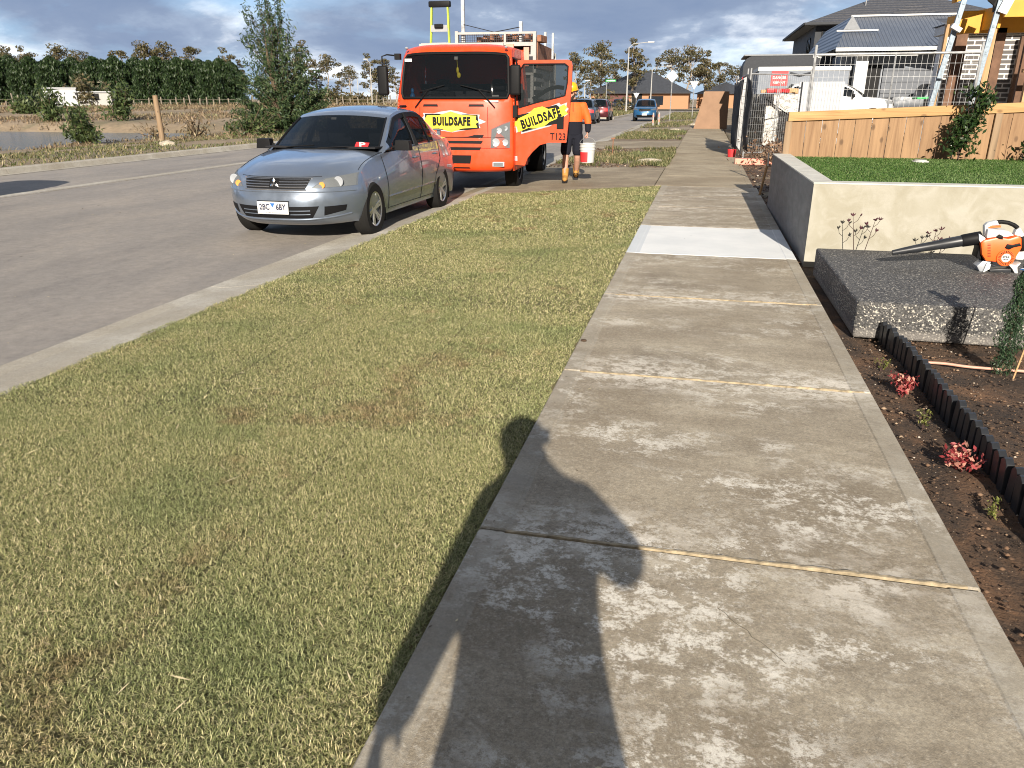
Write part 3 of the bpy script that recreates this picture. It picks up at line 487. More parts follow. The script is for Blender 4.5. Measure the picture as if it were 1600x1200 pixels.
def pebbles(name, label, n, x0, x1, y0, y1, z, s0, s1, mat, zf=None):
    rng = np.random.default_rng(5); X = rng.uniform(x0, x1, n); Y = rng.uniform(y0, y1, n); S = s0+(s1-s0)*rng.power(0.35, n)[:]*rng.uniform(0, 1, n)**2
    O = np.array([(1, 0, 0), (0, 1, 0), (-1, 0, 0), (0, -1, 0), (0, 0, 1), (0, 0, -1)], float); Fo = np.array([(0, 1, 4), (1, 2, 4), (2, 3, 4), (3, 0, 4), (1, 0, 5), (2, 1, 5), (3, 2, 5), (0, 3, 5)])
    V = (O[None]*rng.uniform(0.6, 1.2, (n, 6, 1))*S[:, None, None]*np.array([1.2, 0.9, 0.7])+np.stack([X, Y, np.full(n, z)], 1)[:, None]).reshape(-1, 3); F = (Fo[None]+np.arange(n)[:, None, None]*6).reshape(-1, 3)
    return tag(mesh_np(name, V, F, mat, attrs={'rnd': ('FACE', np.repeat(rng.uniform(0, 1, n), 8))}), label, 'pebbles', kind='stuff')
t = NT('clods'); t.set(t.ramp(t.attr('rnd'), [(0.0, (0.03, 0.02, 0.014)), (0.55, (0.085, 0.05, 0.03)), (0.85, (0.17, 0.10, 0.06)), (0.96, (0.34, 0.25, 0.17)), (1.0, (0.6, 0.56, 0.5))]), 0.95); M['clod'] = t.m
pebbles('soil_clods', 'small clods and stones scattered over the dark garden soil', 16000, 1.02, 3.0, 1.6, 5.55, -0.060, 0.002, 0.018, M['clod'])
pebbles('building_rubble', 'loose soil and gravel beside the path past the retaining wall', 3500, 0.98, 2.1, 12.4, 26, -0.01, 0.005, 0.035, M['clod'])
pebbles('strip_rubble', 'clods and stones over the bare nature strip', 2500, -3.7, -0.9, 19, 27, -0.035, 0.008, 0.05, M['clod'])
# ------------------------------------------------------------ vehicle kit
def crm(P, sub):                      # Catmull-Rom through control rows
    P = np.asarray(P, float); n = len(P); out = []
    for i in range(n-1):
        p0, p1, p2, p3 = P[max(i-1, 0)], P[i], P[i+1], P[min(i+2, n-1)]
        for k in range(sub):
            t = k/sub; out.append(0.5*((2*p1)+(p2-p0)*t+(2*p0-5*p1+4*p2-p3)*t*t+(3*p1-p0-3*p2+p3)*t**3))
    return np.array(out+[P[-1]])
class Shell:
    """rows: (yc, zc, xe, ye, ze); the centre line and the edge line of a body that is mirrored in x"""
    def __init__(s, rows, m, sub, sill, bulge, pw=2.4, us=None):
        s.r = crm(rows, sub); s.m = m*sub; s.sub = sub; s.pw = pw; s.bulge = bulge; s.sill = sill
        s.us = np.array(us if us is not None else np.linspace(-1, 1, 25))
    def top(s, v, u):                 # v in control row units
        r = s.r; k = min(max(v*s.sub, 0), len(r)-1); i = min(int(k), len(r)-2); f = k-i; q = r[i]*(1-f)+r[i+1]*f
        a = abs(u)**s.pw; return Vector((q[2]*u, q[0]+(q[3]-q[0])*a, q[1]+(q[4]-q[1])*a))
    def side(s, y, z):
        e = s.r[s.m:len(s.r)-s.m] if s.m else s.r; xt = np.interp(y, e[:, 3], e[:, 2]); zt = np.interp(y, e[:, 3], e[:, 4]); xs, zs = s.sill
        t = min(max((zt-z)/(zt-zs), 0), 1); return xt*(1-t)+xs*t+s.bulge*math.sin(PI*min(1, t*1.0))
    def grids(s):
        T = [[s.top(i/s.sub, u) for u in s.us] for i in range(len(s.r))]
        m, n = s.m, len(s.r); k = max(m, 6); S = []
        for j in range(m, n-m):
            e = s.r[j]; xe, ye, ze = e[2:5]; col = []
            for q in range(k+1):
                t = q/k
                if m and j == m: c = s.r[m-q]; col.append(Vector((c[2], c[3], c[4])))
                elif m and j == n-m-1: c = s.r[n-m-1+q]; col.append(Vector((c[2], c[3], c[4])))
                else: z = ze+(s.sill[1]-ze)*t; col.append(Vector((xe*(1-t)+s.sill[0]*t+s.bulge*math.sin(PI*t), ye, z)))
            S.append(col)
        return T, S
def patch(sh, quad, off, nu=10, nv=5):       # panel lying on the top/front surface; quad = 4 (v,u) corners
    g = []
    for i in range(nv+1):
        row = []
        for j in range(nu+1):
            a, b = i/nv, j/nu; v = (quad[0][0]*(1-b)+quad[1][0]*b)*(1-a)+(quad[3][0]*(1-b)+quad[2][0]*b)*a; u = (quad[0][1]*(1-b)+quad[1][1]*b)*(1-a)+(quad[3][1]*(1-b)+quad[2][1]*b)*a
            e = 0.02; p = sh.top(v, u); du = sh.top(v, min(u+e, 1))-sh.top(v, max(u-e, -1)); dv_ = sh.top(v+e, u)-sh.top(max(v-e, 0), u); nn = du.cross(dv_)
            row.append(p+nn.normalized()*off if nn.length > 1e-9 else p)
        g.append(row)
    return g
def grid_add(m, g, mi=0, flip=False):
    k = len(g[0]); V = [p for r in g for p in r]; m.add(V, [(i*k+j, i*k+j+1, (i+1)*k+j+1, (i+1)*k+j) for i in range(len(g)-1) for j in range(k-1)], mi)
def wheel(parent, x, y, r, wd, side, rim='alloy', spokes=5, name='wheel', steer=0.0, rr=None):
    """side=+1: outer face towards +x"""
    rr = rr or r*0.66; w_ = wd/2
    t = MB(); t.lathe([(rr, -w_), (r*0.93, -w_), (r, -w_*0.72), (r*1.0, w_*0.72), (r*0.93, w_), (rr, w_), (rr*0.97, w_*0.6), (rr*0.97, -w_*0.8)], axis='X', n=36, closed=True)
    for g in (-0.4, 0.0, 0.4): t.lathe([(r*1.002, g*w_-0.004), (r*1.004, g*w_+0.004)], axis='X', n=36)
    wh = bpy.data.objects.new(name, None); link(wh, parent); wh.location = (x, y, r); wh.rotation_euler = (0, 0, steer+(0 if side > 0 else PI))
    t.build('tyre', M['rubber'], wh, smooth=True)
    b = MB(); b.lathe([(rr*0.98, w_*0.9), (rr*0.9, w_*0.8), (rr*0.86, w_*0.2), (rr*0.84, -w_*0.8)], axis='X', n=32, mi=1); b.lathe([(rr*0.99, w_*0.93), (rr*0.9, w_*0.86)], axis='X', n=32)
    b.lathe([(0.0, w_*0.72), (rr*0.14, w_*0.72), (rr*0.2, w_*0.6), (rr*0.2, 0.0)], axis='X', n=16); b.lathe([(0, w_*0.05), (rr*0.86, w_*0.05)], axis='X', n=24, mi=2)
    for k in range(spokes):
        a = 2*PI*k/spokes+0.3
        for d in ((-0.11, 0.11) if rim == 'alloy' else (0,)):
            p0 = Vector((w_*0.62, rr*0.12*math.cos(a+d*3), rr*0.12*math.sin(a+d*3))); p1 = Vector((w_*0.78, rr*0.92*math.cos(a+d), rr*0.92*math.sin(a+d))); b.beam(p0, p1, rr*0.13, 0.02, up=(1, 0, 0))
    if rim != 'alloy':
        for k in range(8): a = 2*PI*k/8; b.lathe([(0.0, w_*0.8), (0.016, w_*0.8), (0.016, w_*0.3)], (0, rr*0.4*math.cos(a), rr*0.4*math.sin(a)), 'X', 6)
        b.lathe([(rr*0.5, w_*0.55), (rr*0.62, w_*0.3), (rr*0.88, w_*0.2)], axis='X', n=28)
    b.build('rim', [M[rim], M['black'], M['black']], wh, smooth=True); return wh
def cut(o, cyls, dark):               # open the wheel arches
    o.data.materials.append(dark)
    for (x0, x1, y, z, r) in cyls:
        c = MB().lathe([(0, x0), (r, x0), (r, x1), (0, x1)], (0, y, z), 'X', 40).build('cutter', [o.data.materials[0], dark]); c.data.polygons.foreach_set('material_index', [1]*len(c.data.polygons))
        md = o.modifiers.new('b', 'BOOLEAN'); md.object = c; md.operation = 'DIFFERENCE'; md.solver = 'EXACT'; bpy.context.view_layer.update(); bake(o); bpy.data.objects.remove(c)
def car_body(parent, sh, paint, arches, floor=0.2, name='body'):
    T, S = sh.grids(); b = MB(); grid_add(b, T); grid_add(b, S); grid_add(b, [[Vector((-p.x, p.y, p.z)) for p in c] for c in S])
    lo = [c[-1] for c in S]; fr = T[0]; bk = T[-1]
    # floor closes the body
    for i in range(len(lo)-1): b.add([lo[i], lo[i+1], (-lo[i+1].x, lo[i+1].y, lo[i+1].z), (-lo[i].x, lo[i].y, lo[i].z)], [(0, 1, 2, 3)])
    b.add([*fr], [tuple(range(len(fr)))]); b.add([*bk], [tuple(range(len(bk)))])
    o = b.build(name, paint, parent); bm = bmesh.new(); bm.from_mesh(o.data); bmesh.ops.remove_doubles(bm, verts=bm.verts, dist=0.002)
    bmesh.ops.holes_fill(bm, edges=[e for e in bm.edges if e.is_boundary], sides=0); bmesh.ops.recalc_face_normals(bm, faces=bm.faces); bm.to_mesh(o.data); bm.free()
    cut(o, arches, M['blackmatt']); o.data.polygons.foreach_set('use_smooth', [True]*len(o.data.polygons)); o.data.set_sharp_from_angle(angle=R(40)); return o
def cabin(parent, sh, paint, windows, wind=(0, 2), rear=(6, 8), uw=0.93, tt=0.14, glass=None, roof_name='roof', gl=('windscreen', 'rear_window')):
    """the greenhouse: pillars and roof in paint, the rest in glass. windows = [(y0,y1)]"""
    glass = glass or M['glass']; s = sh.sub; us = np.concatenate([[-1, -(1+uw)/2], np.linspace(-uw, uw, 17), [(1+uw)/2, 1]]); sh.us = us
    T, _ = sh.grids(); k = len(us); body = MB(); fw = MB(); rw = MB()
    for i in range(len(T)-1):
        for j in range(k-1):
            q = [T[i][j], T[i][j+1], T[i+1][j+1], T[i+1][j]]; mid = abs((us[j]+us[j+1])/2) < uw
            d = fw if mid and wind[0]*s <= i < wind[1]*s else rw if mid and rear[0]*s <= i < rear[1]*s else body; d.add(q, [(0, 1, 2, 3)])
    e = sh.r; y0, y1 = e[0, 3], e[-1, 3]; ys = sorted(set(list(np.linspace(y0, y1, 30))+[a for w_ in windows for a in w_])); ts = [0, tt*0.5, tt, 0.35, 0.6, 0.8, 0.93, 1.0]; sides = [MB() for _ in windows]
    P = lambda y, t: Vector((np.interp(y, e[:, 3], e[:, 2])*(1-t)+sh.sill[0]*t+sh.bulge*math.sin(PI*t), y, np.interp(y, e[:, 3], e[:, 4])*(1-t)+sh.sill[1]*t))
    for a, b_ in zip(ys, ys[1:]):
        for t0, t1 in zip(ts, ts[1:]):
            mid = (a+b_)/2; w_ = [i for i, (p, q) in enumerate(windows) if p <= mid <= q]; hgt_ = P(mid, 0).z-sh.sill[1]; isg = w_ and t0 >= tt and t1 <= 0.94 and hgt_ > 0.06
            q = [P(a, t0), P(b_, t0), P(b_, t1), P(a, t1)]
            for sg in (1, -1):
                qq = [Vector((p.x*sg, p.y, p.z)) for p in q]
                if isg: sides[w_[0]].add([p+Vector((-0.006*sg, 0, 0)) for p in qq], [(0, 1, 2, 3)], 0) if sg > 0 else sides[w_[0]].add([p+Vector((0.006, 0, 0)) for p in qq], [(0, 1, 2, 3)], 0)
                else: body.add(qq, [(0, 1, 2, 3)])
    body.build(roof_name, paint, parent, smooth=True); 
    if fw.v: fw.build(gl[0], glass, parent, smooth=True)
    if rw.v: rw.build(gl[1], glass, parent, smooth=True)
    for i, m in enumerate(sides):
        if not m.v: continue
        for sg in (1, -1):
            h = MB(); f = [q for q in m.f if m.v[q[0]][0]*sg > 0]; h.v = m.v; h.f = f; h.m = [0]*len(f); o = h.build('side_window', glass, parent, smooth=True)
            bm = bmesh.new(); bm.from_mesh(o.data); bmesh.ops.delete(bm, geom=[v for v in bm.verts if not v.link_faces], context='VERTS'); bm.to_mesh(o.data); bm.free()
def seam(m, sh, pts, w_=0.006, off=0.002, sides=(1, -1), dep=0.002):   # dark shut line along (y,z) points on the side
    for sg in sides:
        V = []
        for (y, z), (y2, z2) in zip(pts, pts[1:]):
            n = max(2, int(math.hypot(y2-y, z2-z)/0.06))
            for i in range(n):
                a, b = i/n, (i+1)/n; ya, za, yb, zb = y+(y2-y)*a, z+(z2-z)*a, y+(y2-y)*b, z+(z2-z)*b
                m.beam((sg*(sh.side(ya, za)+off), ya, za), (sg*(sh.side(yb, zb)+off), yb, zb), 0.004, w_, up=(sg, 0, 0))
# ------------------------------------------------------------ the silver sedan
def sedan_shell():
    rows = [(.16, .19, .70, .56, .20), (.05, .25, .765, .545, .27), (.005, .35, .80, .53, .37), (.0, .48, .815, .525, .49), (.035, .565, .815, .53, .565), (.065, .63, .805, .56, .645), (.11, .695, .785, .62, .72),
        (.20, .745, .765, .72, .765), (.45, .835, .75, .88, .82), (.75, .895, .75, 1.07, .86), (1.02, .935, .76, 1.27, .89), (1.22, .955, .77, 1.42, .905), (1.7, .955, .795, 1.8, .915), (2.3, .955, .805, 2.3, .93), (3.0, .965, .80, 3.0, .945), (3.55, .99, .785, 3.5, .965),
        (3.85, 1.01, .765, 3.8, .975), (4.15, 1.015, .74, 4.02, .97), (4.34, 1.0, .72, 4.12, .955),
        (4.39, .90, .75, 4.15, .87), (4.42, .76, .775, 4.17, .75), (4.45, .64, .79, 4.19, .63), (4.47, .5, .80, 4.19, .5), (4.44, .36, .79, 4.18, .36), (4.34, .24, .76, 4.15, .24)]
    return Shell(rows, 6, 3, (.79, .20), .055, 3.0)
def sedan_cabin():
    rows = [(1.16, .945, .74, 1.40, .90), (1.52, 1.13, .69, 1.70, 1.10), (1.90, 1.325, .625, 2.02, 1.285), (2.08, 1.385, .60, 2.16, 1.335), (2.5, 1.43, .585, 2.5, 1.375), (2.95, 1.43, .585, 2.95, 1.37), (3.25, 1.385, .595, 3.22, 1.32), (3.6, 1.22, .64, 3.52, 1.17), (3.95, 1.0, .71, 3.86, .985)]
    return Shell(rows, 0, 3, (.775, .925), .02, 2.4)
def sedan():
    t = thing('parked_sedan', 'silver sedan parked at the kerb with a red P plate behind its windscreen', 'car', (-4.86, 8.3, -0.12), -0.01); t.scale = (1.08, 1.0, 1.07)
    sh = sedan_shell(); ca = sedan_cabin(); AR = [(sg*0.60, sg*1.0, y, 0.31, 0.345) for y in (.88, 3.48) for sg in (1, -1)]; P = M['silver']
    body = car_body(t, sh, P, AR); cabin(t, ca, P, [(1.60, 2.50), (2.58, 3.34)])
    sm = MB(); sm.tube([(x*0.93*.74, ca.top(0.0, x*.93).y-0.01, ca.top(0.0, x*.93).z+0.004) for x in np.linspace(-1, 1, 13)], 0.014, 6)
    for sg in (1, -1): sm.tube([ca.top(v, sg*0.945)+Vector((0, -0.004, 0.004)) for v in np.linspace(0, 2, 9)], 0.011, 6); sm.tube([Vector((sg*(ca.side(y, .925)+0.004), y, .93)) for y in np.linspace(1.45, 3.4, 12)], 0.009, 5)
    for sg in (1, -1):
        for y0 in (2.54,): sm.beam((sg*.785, y0, .93), (sg*.605, y0-0.03, 1.335), 0.012, 0.075, up=(sg, 0, 0))
        sm.beam((sg*.77, 3.16, .94), (sg*.635, 3.10, 1.27), 0.012, 0.028, up=(sg, 0, 0))
        e = [Vector((sg*(np.interp(y, ca.r[:, 3], ca.r[:, 2])+0.018), y, np.interp(y, ca.r[:, 3], ca.r[:, 4])-0.035)) for y in np.linspace(1.75, 3.30, 14)]; g = [[p+Vector((sg*0.012, 0, 0.012)) for p in e], [p+Vector((sg*.038, 0, -0.045)) for p in e]]; grid_add(sm, g)
    sm.build('window_trim', M['black'], t, smooth=True)
    # interior seen through the glass
    i_ = MB(); i_.bb((-.72, 1.25, .957), (.72, 1.75, .975)); i_.bb((-.74, 1.75, .940), (.74, 3.8, .955)); i_.build('dashboard', M['blackmatt'], t)
    for sx in (-.36, .36):
        s_ = MB(); s_.box((sx, 2.55, 1.02), (.46, .13, .22), rot=(0.15, 0, 0)); s_.build('seat_back', M['darkgrey'], t, smooth=True, bevel=0.04); s_ = MB(); s_.box((sx, 2.6, 1.20), (.24, .09, .14)); s_.tube([(sx-.06, 2.6, 1.05), (sx-.06, 2.6, 1.2)], .006); s_.tube([(sx+.06, 2.6, 1.05), (sx+.06, 2.6, 1.2)], .006); s_.build('headrest', M['darkgrey'], t, smooth=True, bevel=0.03)
    s_ = MB(); s_.box((0, 3.35, 1.02), (1.2, .12, .2)); s_.build('rear_seat', M['darkgrey'], t, smooth=True, bevel=0.04)
    s_ = MB(); s_.lathe([(.18, -.012), (.192, 0), (.18, .012), (.168, 0)], (0, 0, 0), 'Y', 28, closed=True); s_.box((0, 0, -0.05), (.30, .02, .05)); o = s_.build('steering_wheel', M['black'], t, smooth=True); o.location = (-.36, 1.90, 1.02); o.rotation_euler = (-0.45, 0, 0)
    s_ = MB(); s_.box((0, 1.98, 1.29), (.22, .03, .06)); s_.build('rear_view_mirror', M['black'], t, smooth=True, bevel=0.012)
    s_ = MB(); s_.box((-.08, 1.905, 1.285), (.07, .002, .03), rot=(-.5, 0, 0)); s_.build('sticker', M['white'], t)
    # P plate inside the lower corner of the screen on the kerb side
    pc = ca.top(0.22, 0.70); px = (ca.top(0.22, 0.74)-ca.top(0.22, 0.66)).normalized(); py = (ca.top(0.42, 0.70)-ca.top(0.22, 0.70)).normalized(); pn = px.cross(py).normalized()*(1 if px.cross(py).y < 0 else -1); c0 = pc+pn*0.012+py*0.055
    pp = MB(); pp.box(c0, (.155, .105, .003), rot=Matrix((px, py, pn)).transposed()); pl = pp.build('probationary_plate', M['red'], t); text('P', .12, M['white'], pl, frame(c0+pn*0.003, px, py), .001, .004, 1.25)
    # front end
    lf = MB(); lf2 = MB()
    gr_ = MB(); grid_add(gr_, patch(sh, [(4.35, -.43), (4.35, .43), (6.1, .50), (6.1, -.50)], 0.004, 18, 6)); gr_.build('grille', M['black'], t, smooth=True)
    sl = MB()
    for v in (4.75, 5.15, 5.55, 5.95):
        k = .43+(v-4.35)/1.75*.07
        for a, b in ((-k, -.07), (.07, k)): sl.tube([sh.top(v, a+(b-a)*i/8)+Vector((0, -0.010, 0)) for i in range(9)], 0.0065, 6)
    for v0, v1, s0, s1 in ((4.3, 4.3, -.45, .45), (6.15, 6.15, -.52, .52)): sl.tube([sh.top(v0, s0+(s1-s0)*i/16)+Vector((0, -0.006, 0)) for i in range(17)], 0.008, 6)
    sl.build('grille_bars', M['chrome'], t, smooth=True)
    em = MB(); c = sh.top(5.25, 0)+Vector((0, -.02, 0))
    for a in (90, 210, 330):
        d = Vector((math.cos(R(a)), 0, math.sin(R(a)))); n_ = Vector((-d.z, 0, d.x)); L_ = .058; em.add([c, c+d*L_*.5+n_*L_*.29, c+d*L_, c+d*L_*.5-n_*L_*.29, c+Vector((0, -.008, 0))+d*L_*.5], [(0, 1, 4), (1, 2, 4), (2, 3, 4), (3, 0, 4)])
    em.build('emblem', M['chrome'], t, fix=False)
    for sg in (1, -1):
        q = [(4.5, sg*.50), (4.6, sg*.975), (6.5, sg*.985), (5.9, sg*.66)]
        a = MB(); grid_add(a, patch(sh, q, 0.003, 10, 6)); hl = a.build('headlight', M['lens'], t, smooth=True)
        r_ = MB(); q2 = [(4.55, sg*.52), (4.65, sg*.96), (6.4, sg*.97), (5.85, sg*.67)]; grid_add(r_, patch(sh, q2, 0.0015, 8, 5)); r_.build('reflector', M['steel'], hl, smooth=True)
        for (v, u, r0, mat_) in ((5.3, .80, .058, 'chrome'), (4.95, .63, .036, 'amber')):
            p = sh.top(v, sg*u); b = MB(); b.lathe([(0, -.004), (r0*.5, -.006), (r0*.9, -.010), (r0, -.003)], p+Vector((0, -.004, 0)), 'Y', 20); b.build('bulb', M['signback' if mat_ == 'chrome' else mat_], hl, smooth=True)
        tr = MB(); tr.tube([patch(sh, q, 0.004, 1, 1)[i][j] for i, j in ((0, 0), (0, 1))], .004, 5)
    # lower intake, plate, lips
    it = MB(); grid_add(it, patch(sh, [(1.35, -.52), (1.35, .52), (2.45, .60), (2.45, -.60)], .003, 20, 4)); it.build('air_intake', M['black'], t, smooth=True)
    b = MB(); [b.tube([sh.top(v, -.5+1.0*i/16)+Vector((0, -.008, 0)) for i in range(17)], .006, 5) for v in (1.75, 2.1)]; b.build('intake_bar', M['silver'], t, smooth=True)
    for sg in (1, -1): b = MB(); grid_add(b, patch(sh, [(1.55, sg*.655), (1.9, sg*.87), (2.4, sg*.88), (2.4, sg*.66)], .003, 6, 4)); b.build('fog_recess', M['black'], t, smooth=True)
    b = MB(); b.tube([sh.top(1.15+0.35*abs(k)**4, .93*k)+Vector((0, -.004, 0)) for k in np.linspace(-1, 1, 25)], .010, 6); b.tube([sh.top(3.95, .96*k)+Vector((0, -.002, 0)) for k in np.linspace(-1, 1, 25)], .007, 6); b.build('bumper_lip', P, t, smooth=True)
    pm = MB(); pm.box((0, -.022, .395), (.372, .012, .134)); pl = pm.build('number_plate', M['white'], t, bevel=.004); fr = frame((0, -.0295, .398), (1, 0, 0), (0, 0, 1))
    bm_ = simple('plate_ink', (0.02, 0.025, 0.06), .6); text('2BC', .088, bm_, pl, frame((-.098, -.0295, .402), (1, 0, 0), (0, 0, 1)), .001, .0028, .76, 'lettering'); text('6BY', .088, bm_, pl, frame((.098, -.0295, .402), (1, 0, 0), (0, 0, 1)), .001, .0028, .76, 'lettering')
    b = MB(); b.add([(-.03, -.0300, .447), (.03, -.0300, .447), (0, -.0300, .40)], [(0, 1, 2)]); b.build('plate_triangle', M['label'], pl, fix=False); b = MB(); b.bb((-.19, -.012, .325), (.19, .0, .333)).bb((-.19, -.012, .462), (.19, 0, .47)); b.build('plate_frame', M['black'], t)
    text('VICTORIA - THE PLACE TO BE', .014, bm_, pl, frame((0, -.0295, .343), (1, 0, 0), (0, 0, 1)), .0005, 0, .9)
    # shut lines, handles, mirrors, mud flaps, side moulding, wipers
    s_ = MB(); seam(s_, sh, [(1.30, .88), (1.33, .6), (1.36, .25)]); seam(s_, sh, [(2.54, .92), (2.56, .6), (2.56, .25)]); seam(s_, sh, [(3.42, .95), (3.40, .72), (3.16, .52), (3.10, .25)]); seam(s_, sh, [(1.36, .26), (3.1, .26)])
    s_.tube([sh.top(6.35, k*.62)+Vector((0, 0, .001)) for k in np.linspace(-1, 1, 17)], .0028, 4)
    for sg in (1, -1): s_.tube([sh.top(v, sg*.965)+Vector((0, 0, .002)) for v in np.linspace(6.9, 11, 14)], .0028, 4)
    s_.build('shut_line', M['black'], t)
    for sg in (1, -1): s_ = MB(); seam(s_, sh, [(1.36, .40), (3.1, .42)], .022, .006, (sg,)); s_.build('side_moulding', M['silver'], t, smooth=True)
    for sg in (1, -1):
        for y in (2.36, 3.22): b = MB(); x = sg*(sh.side(y, .80)+.02); b.tube([(x-sg*.02, y-.08, .80), (x, y-.06, .805), (x, y+.06, .805), (x-sg*.02, y+.08, .80)], .012, 8); b.build('door_handle', P, t, smooth=True)
        b = MB(); b.tube([(sg*.78, 1.66, .955), (sg*.86, 1.66, .975)], .022, 8); b.box((sg*.935, 1.64, .985), (.20, .12, .12), taper=.86); o = b.build('wing_mirror', M['black'], t, smooth=True, bevel=.045, seg=4)
        for y in (1.245, 3.86): b = MB(); b.box((sg*.755, y, .20), (.12, .010, .16)); b.build('mud_flap', M['darkgrey'], t)
        b = MB(); y = 1.12; b.box((sg*(sh.side(y, .64)+.004), y, .64), (.010, .035, .02)); b.build('side_indicator', M['signback'], t, bevel=.004)
        b = MB(); q = [(19.0, sg*.60), (19.0, sg*.98), (20.6, sg*.98), (20.4, sg*.66)]; grid_add(b, patch(sh, q, .004, 6, 4)); x = sg*.80; b.build('tail_light', M['red'], t, smooth=True)
    for x0, x1 in ((-.62, -.05), (.02, .55)): b = MB(); b.tube([ca.top(0.05, x0/.75)+Vector((0, -.01, .012)), ca.top(.12, (x0+x1)/2/.74)+Vector((0, -.01, .02)), ca.top(.22, x1/.74)+Vector((0, -.01, .018))], .006, 6); b.build('wiper', M['black'], t)
    b = MB(); b.tube([(.42, 3.0, 1.42), (.44, 3.15, 1.42)], .02, 6); b.build('aerial_base', M['black'], t)
    b = MB(); grid_add(b, [[Vector((x, 4.14, .99+.10)), Vector((x, 4.24, .98+.11))] for x in np.linspace(-.62, .62, 9)]); b.bb((-.62, 4.14, 1.075), (.62, 4.26, 1.095)).bb((-.6, 4.16, 1.0), (-.55, 4.22, 1.08)).bb((.55, 4.16, 1.0), (.6, 4.22, 1.08)); b.build('boot_spoiler', P, t, smooth=True)
    for y in (.88, 3.48):
        for sg in (1, -1): wheel(t, sg*.745, y, .305, .19, sg, 'alloy', 6)
    return t
sedan()
# ------------------------------------------------------------ the sports utility cars in the distance
def suv_shell():
    rows = [(.14, .28, .78, .50, .30), (.04, .36, .83, .46, .38), (.0, .50, .85, .44, .5), (.01, .66, .86, .44, .66), (.05, .80, .86, .46, .80), (.08, .90, .84, .5, .90), (.14, .98, .82, .58, .99), (.4, 1.03, .81, .75, 1.03), (.8, 1.08, .82, 1.0, 1.05), (1.15, 1.10, .83, 1.35, 1.07), (2.0, 1.10, .87, 2.0, 1.08), (3.0, 1.10, .87, 3.0, 1.09), (3.9, 1.10, .85, 3.9, 1.09), (4.35, 1.09, .81, 4.25, 1.07), (4.42, .98, .82, 4.28, .95), (4.48, .85, .84, 4.3, .84), (4.52, .7, .85, 4.3, .7), (4.54, .55, .85, 4.3, .55), (4.5, .42, .84, 4.28, .42), (4.4, .3, .8, 4.24, .3)]
    return Shell(rows, 6, 2, (.85, .30), .05, 3.0)
def suv(paint, label, loc, rz, name='parked_suv', cat='car', group=None):
    t = thing(name, label, cat, loc, rz, group); sh = suv_shell(); body = car_body(t, sh, paint, [(sg*0.66, sg*1.1, y, 0.35, 0.40) for y in (.92, 3.58) for sg in (1, -1)])
    ca = Shell([(1.05, 1.10, .79, 1.35, 1.06), (1.45, 1.35, .74, 1.65, 1.32), (1.85, 1.56, .68, 2.0, 1.52), (2.1, 1.61, .66, 2.2, 1.57), (2.8, 1.66, .65, 2.8, 1.61), (3.6, 1.64, .65, 3.6, 1.58), (4.05, 1.60, .65, 3.98, 1.54), (4.2, 1.38, .72, 4.12, 1.34), (4.36, 1.09, .79, 4.25, 1.06)], 0, 2, (.84, 1.06), .02, 2.6)
    cabin(t, ca, paint, [(1.7, 2.62), (2.72, 3.45), (3.52, 4.0)], glass=M['glass'])
    b = MB(); b.bb((-.75, 1.3, 1.095), (.75, 4.1, 1.11)); b.build('cabin_floor', M['blackmatt'], t)
    b = MB(); grid_add(b, patch(sh, [(3.6, -.5), (3.6, .5), (5.4, .55), (5.4, -.55)], .005, 10, 4)); b.build('grille', M['black'], t, smooth=True); b = MB(); b.tube([sh.top(v, u)+Vector((0, -.012, 0)) for v, u in ((3.6, .3), (4.3, .46), (5.3, .5))], .014, 6); b.tube([sh.top(v, -u)+Vector((0, -.012, 0)) for v, u in ((3.6, .3), (4.3, .46), (5.3, .5))], .014, 6); b.tube([sh.top(3.6, u)+Vector((0, -.012, 0)) for u in np.linspace(-.3, .3, 7)], .014, 6); b.build('grille_surround', M['chrome'], t, smooth=True)
    b = MB(); grid_add(b, patch(sh, [(.6, -.7), (.6, .7), (1.9, .75), (1.9, -.75)], .005, 10, 3)); b.build('air_intake', M['black'], t, smooth=True)
    for sg in (1, -1):
        b = MB(); grid_add(b, patch(sh, [(4.2, sg*.6), (4.3, sg*.98), (5.8, sg*.98), (5.2, sg*.6)], .005, 8, 4)); b.build('headlight', M['lens'], t, smooth=True)
        b = MB(); b.box((sg*.98, 1.72, 1.13), (.2, .1, .14)); b.build('wing_mirror', M['black'], t, smooth=True, bevel=.03); b = MB(); q = [(14.2, sg*.6), (14.2, sg*.98), (15.8, sg*.98), (15.8, sg*.7)]; grid_add(b, patch(sh, q, .005, 6, 4)); b.build('tail_light', M['red'], t, smooth=True)
    b = MB(); b.box((0, -.02, .52), (.37, .012, .13)); b.build('number_plate', M['white'], t); s_ = MB(); seam(s_, sh, [(1.4, 1.05), (1.42, .4)], .01); seam(s_, sh, [(2.66, 1.06), (2.68, .4)], .01); s_.build('shut_line', M['black'], t)
    for y in (.92, 3.58):
        for sg in (1, -1): wheel(t, sg*.80, y, .345, .21, sg, 'alloy', 5)
    return t
suv(M['navyp'], 'dark car parked in the bay just outside the left edge, its shadow on the road', (-12.75, 6.5, -0.124), 0.02)
b0 = suv(M['bluep'], 'blue sports utility car driving towards the camera down the road', (-3.6-1.0, 63.2, -0.12), 0.03, 'blue_suv')
suv(M['navyp'], 'slate blue car parked across the road, nearer of the two beyond the worker', (-8.0, 55.0, -0.12), PI+.02).location = (-8.45, 60.2, -.12)
suv(M['maroonp'], 'maroon car parked across the road beyond the slate blue one', (-8.4, 68.0, -0.12), PI+.02)
suv(M['whitep'], 'white sports utility car parked behind the wire fence panel in front of the garage', (7.4, 36, .5), PI/2, 'white_suv')
suv(M['navyp'], 'dark parked car standing beside the brick house at the end of the road', (-11.6, 128, -.08), 0.6)
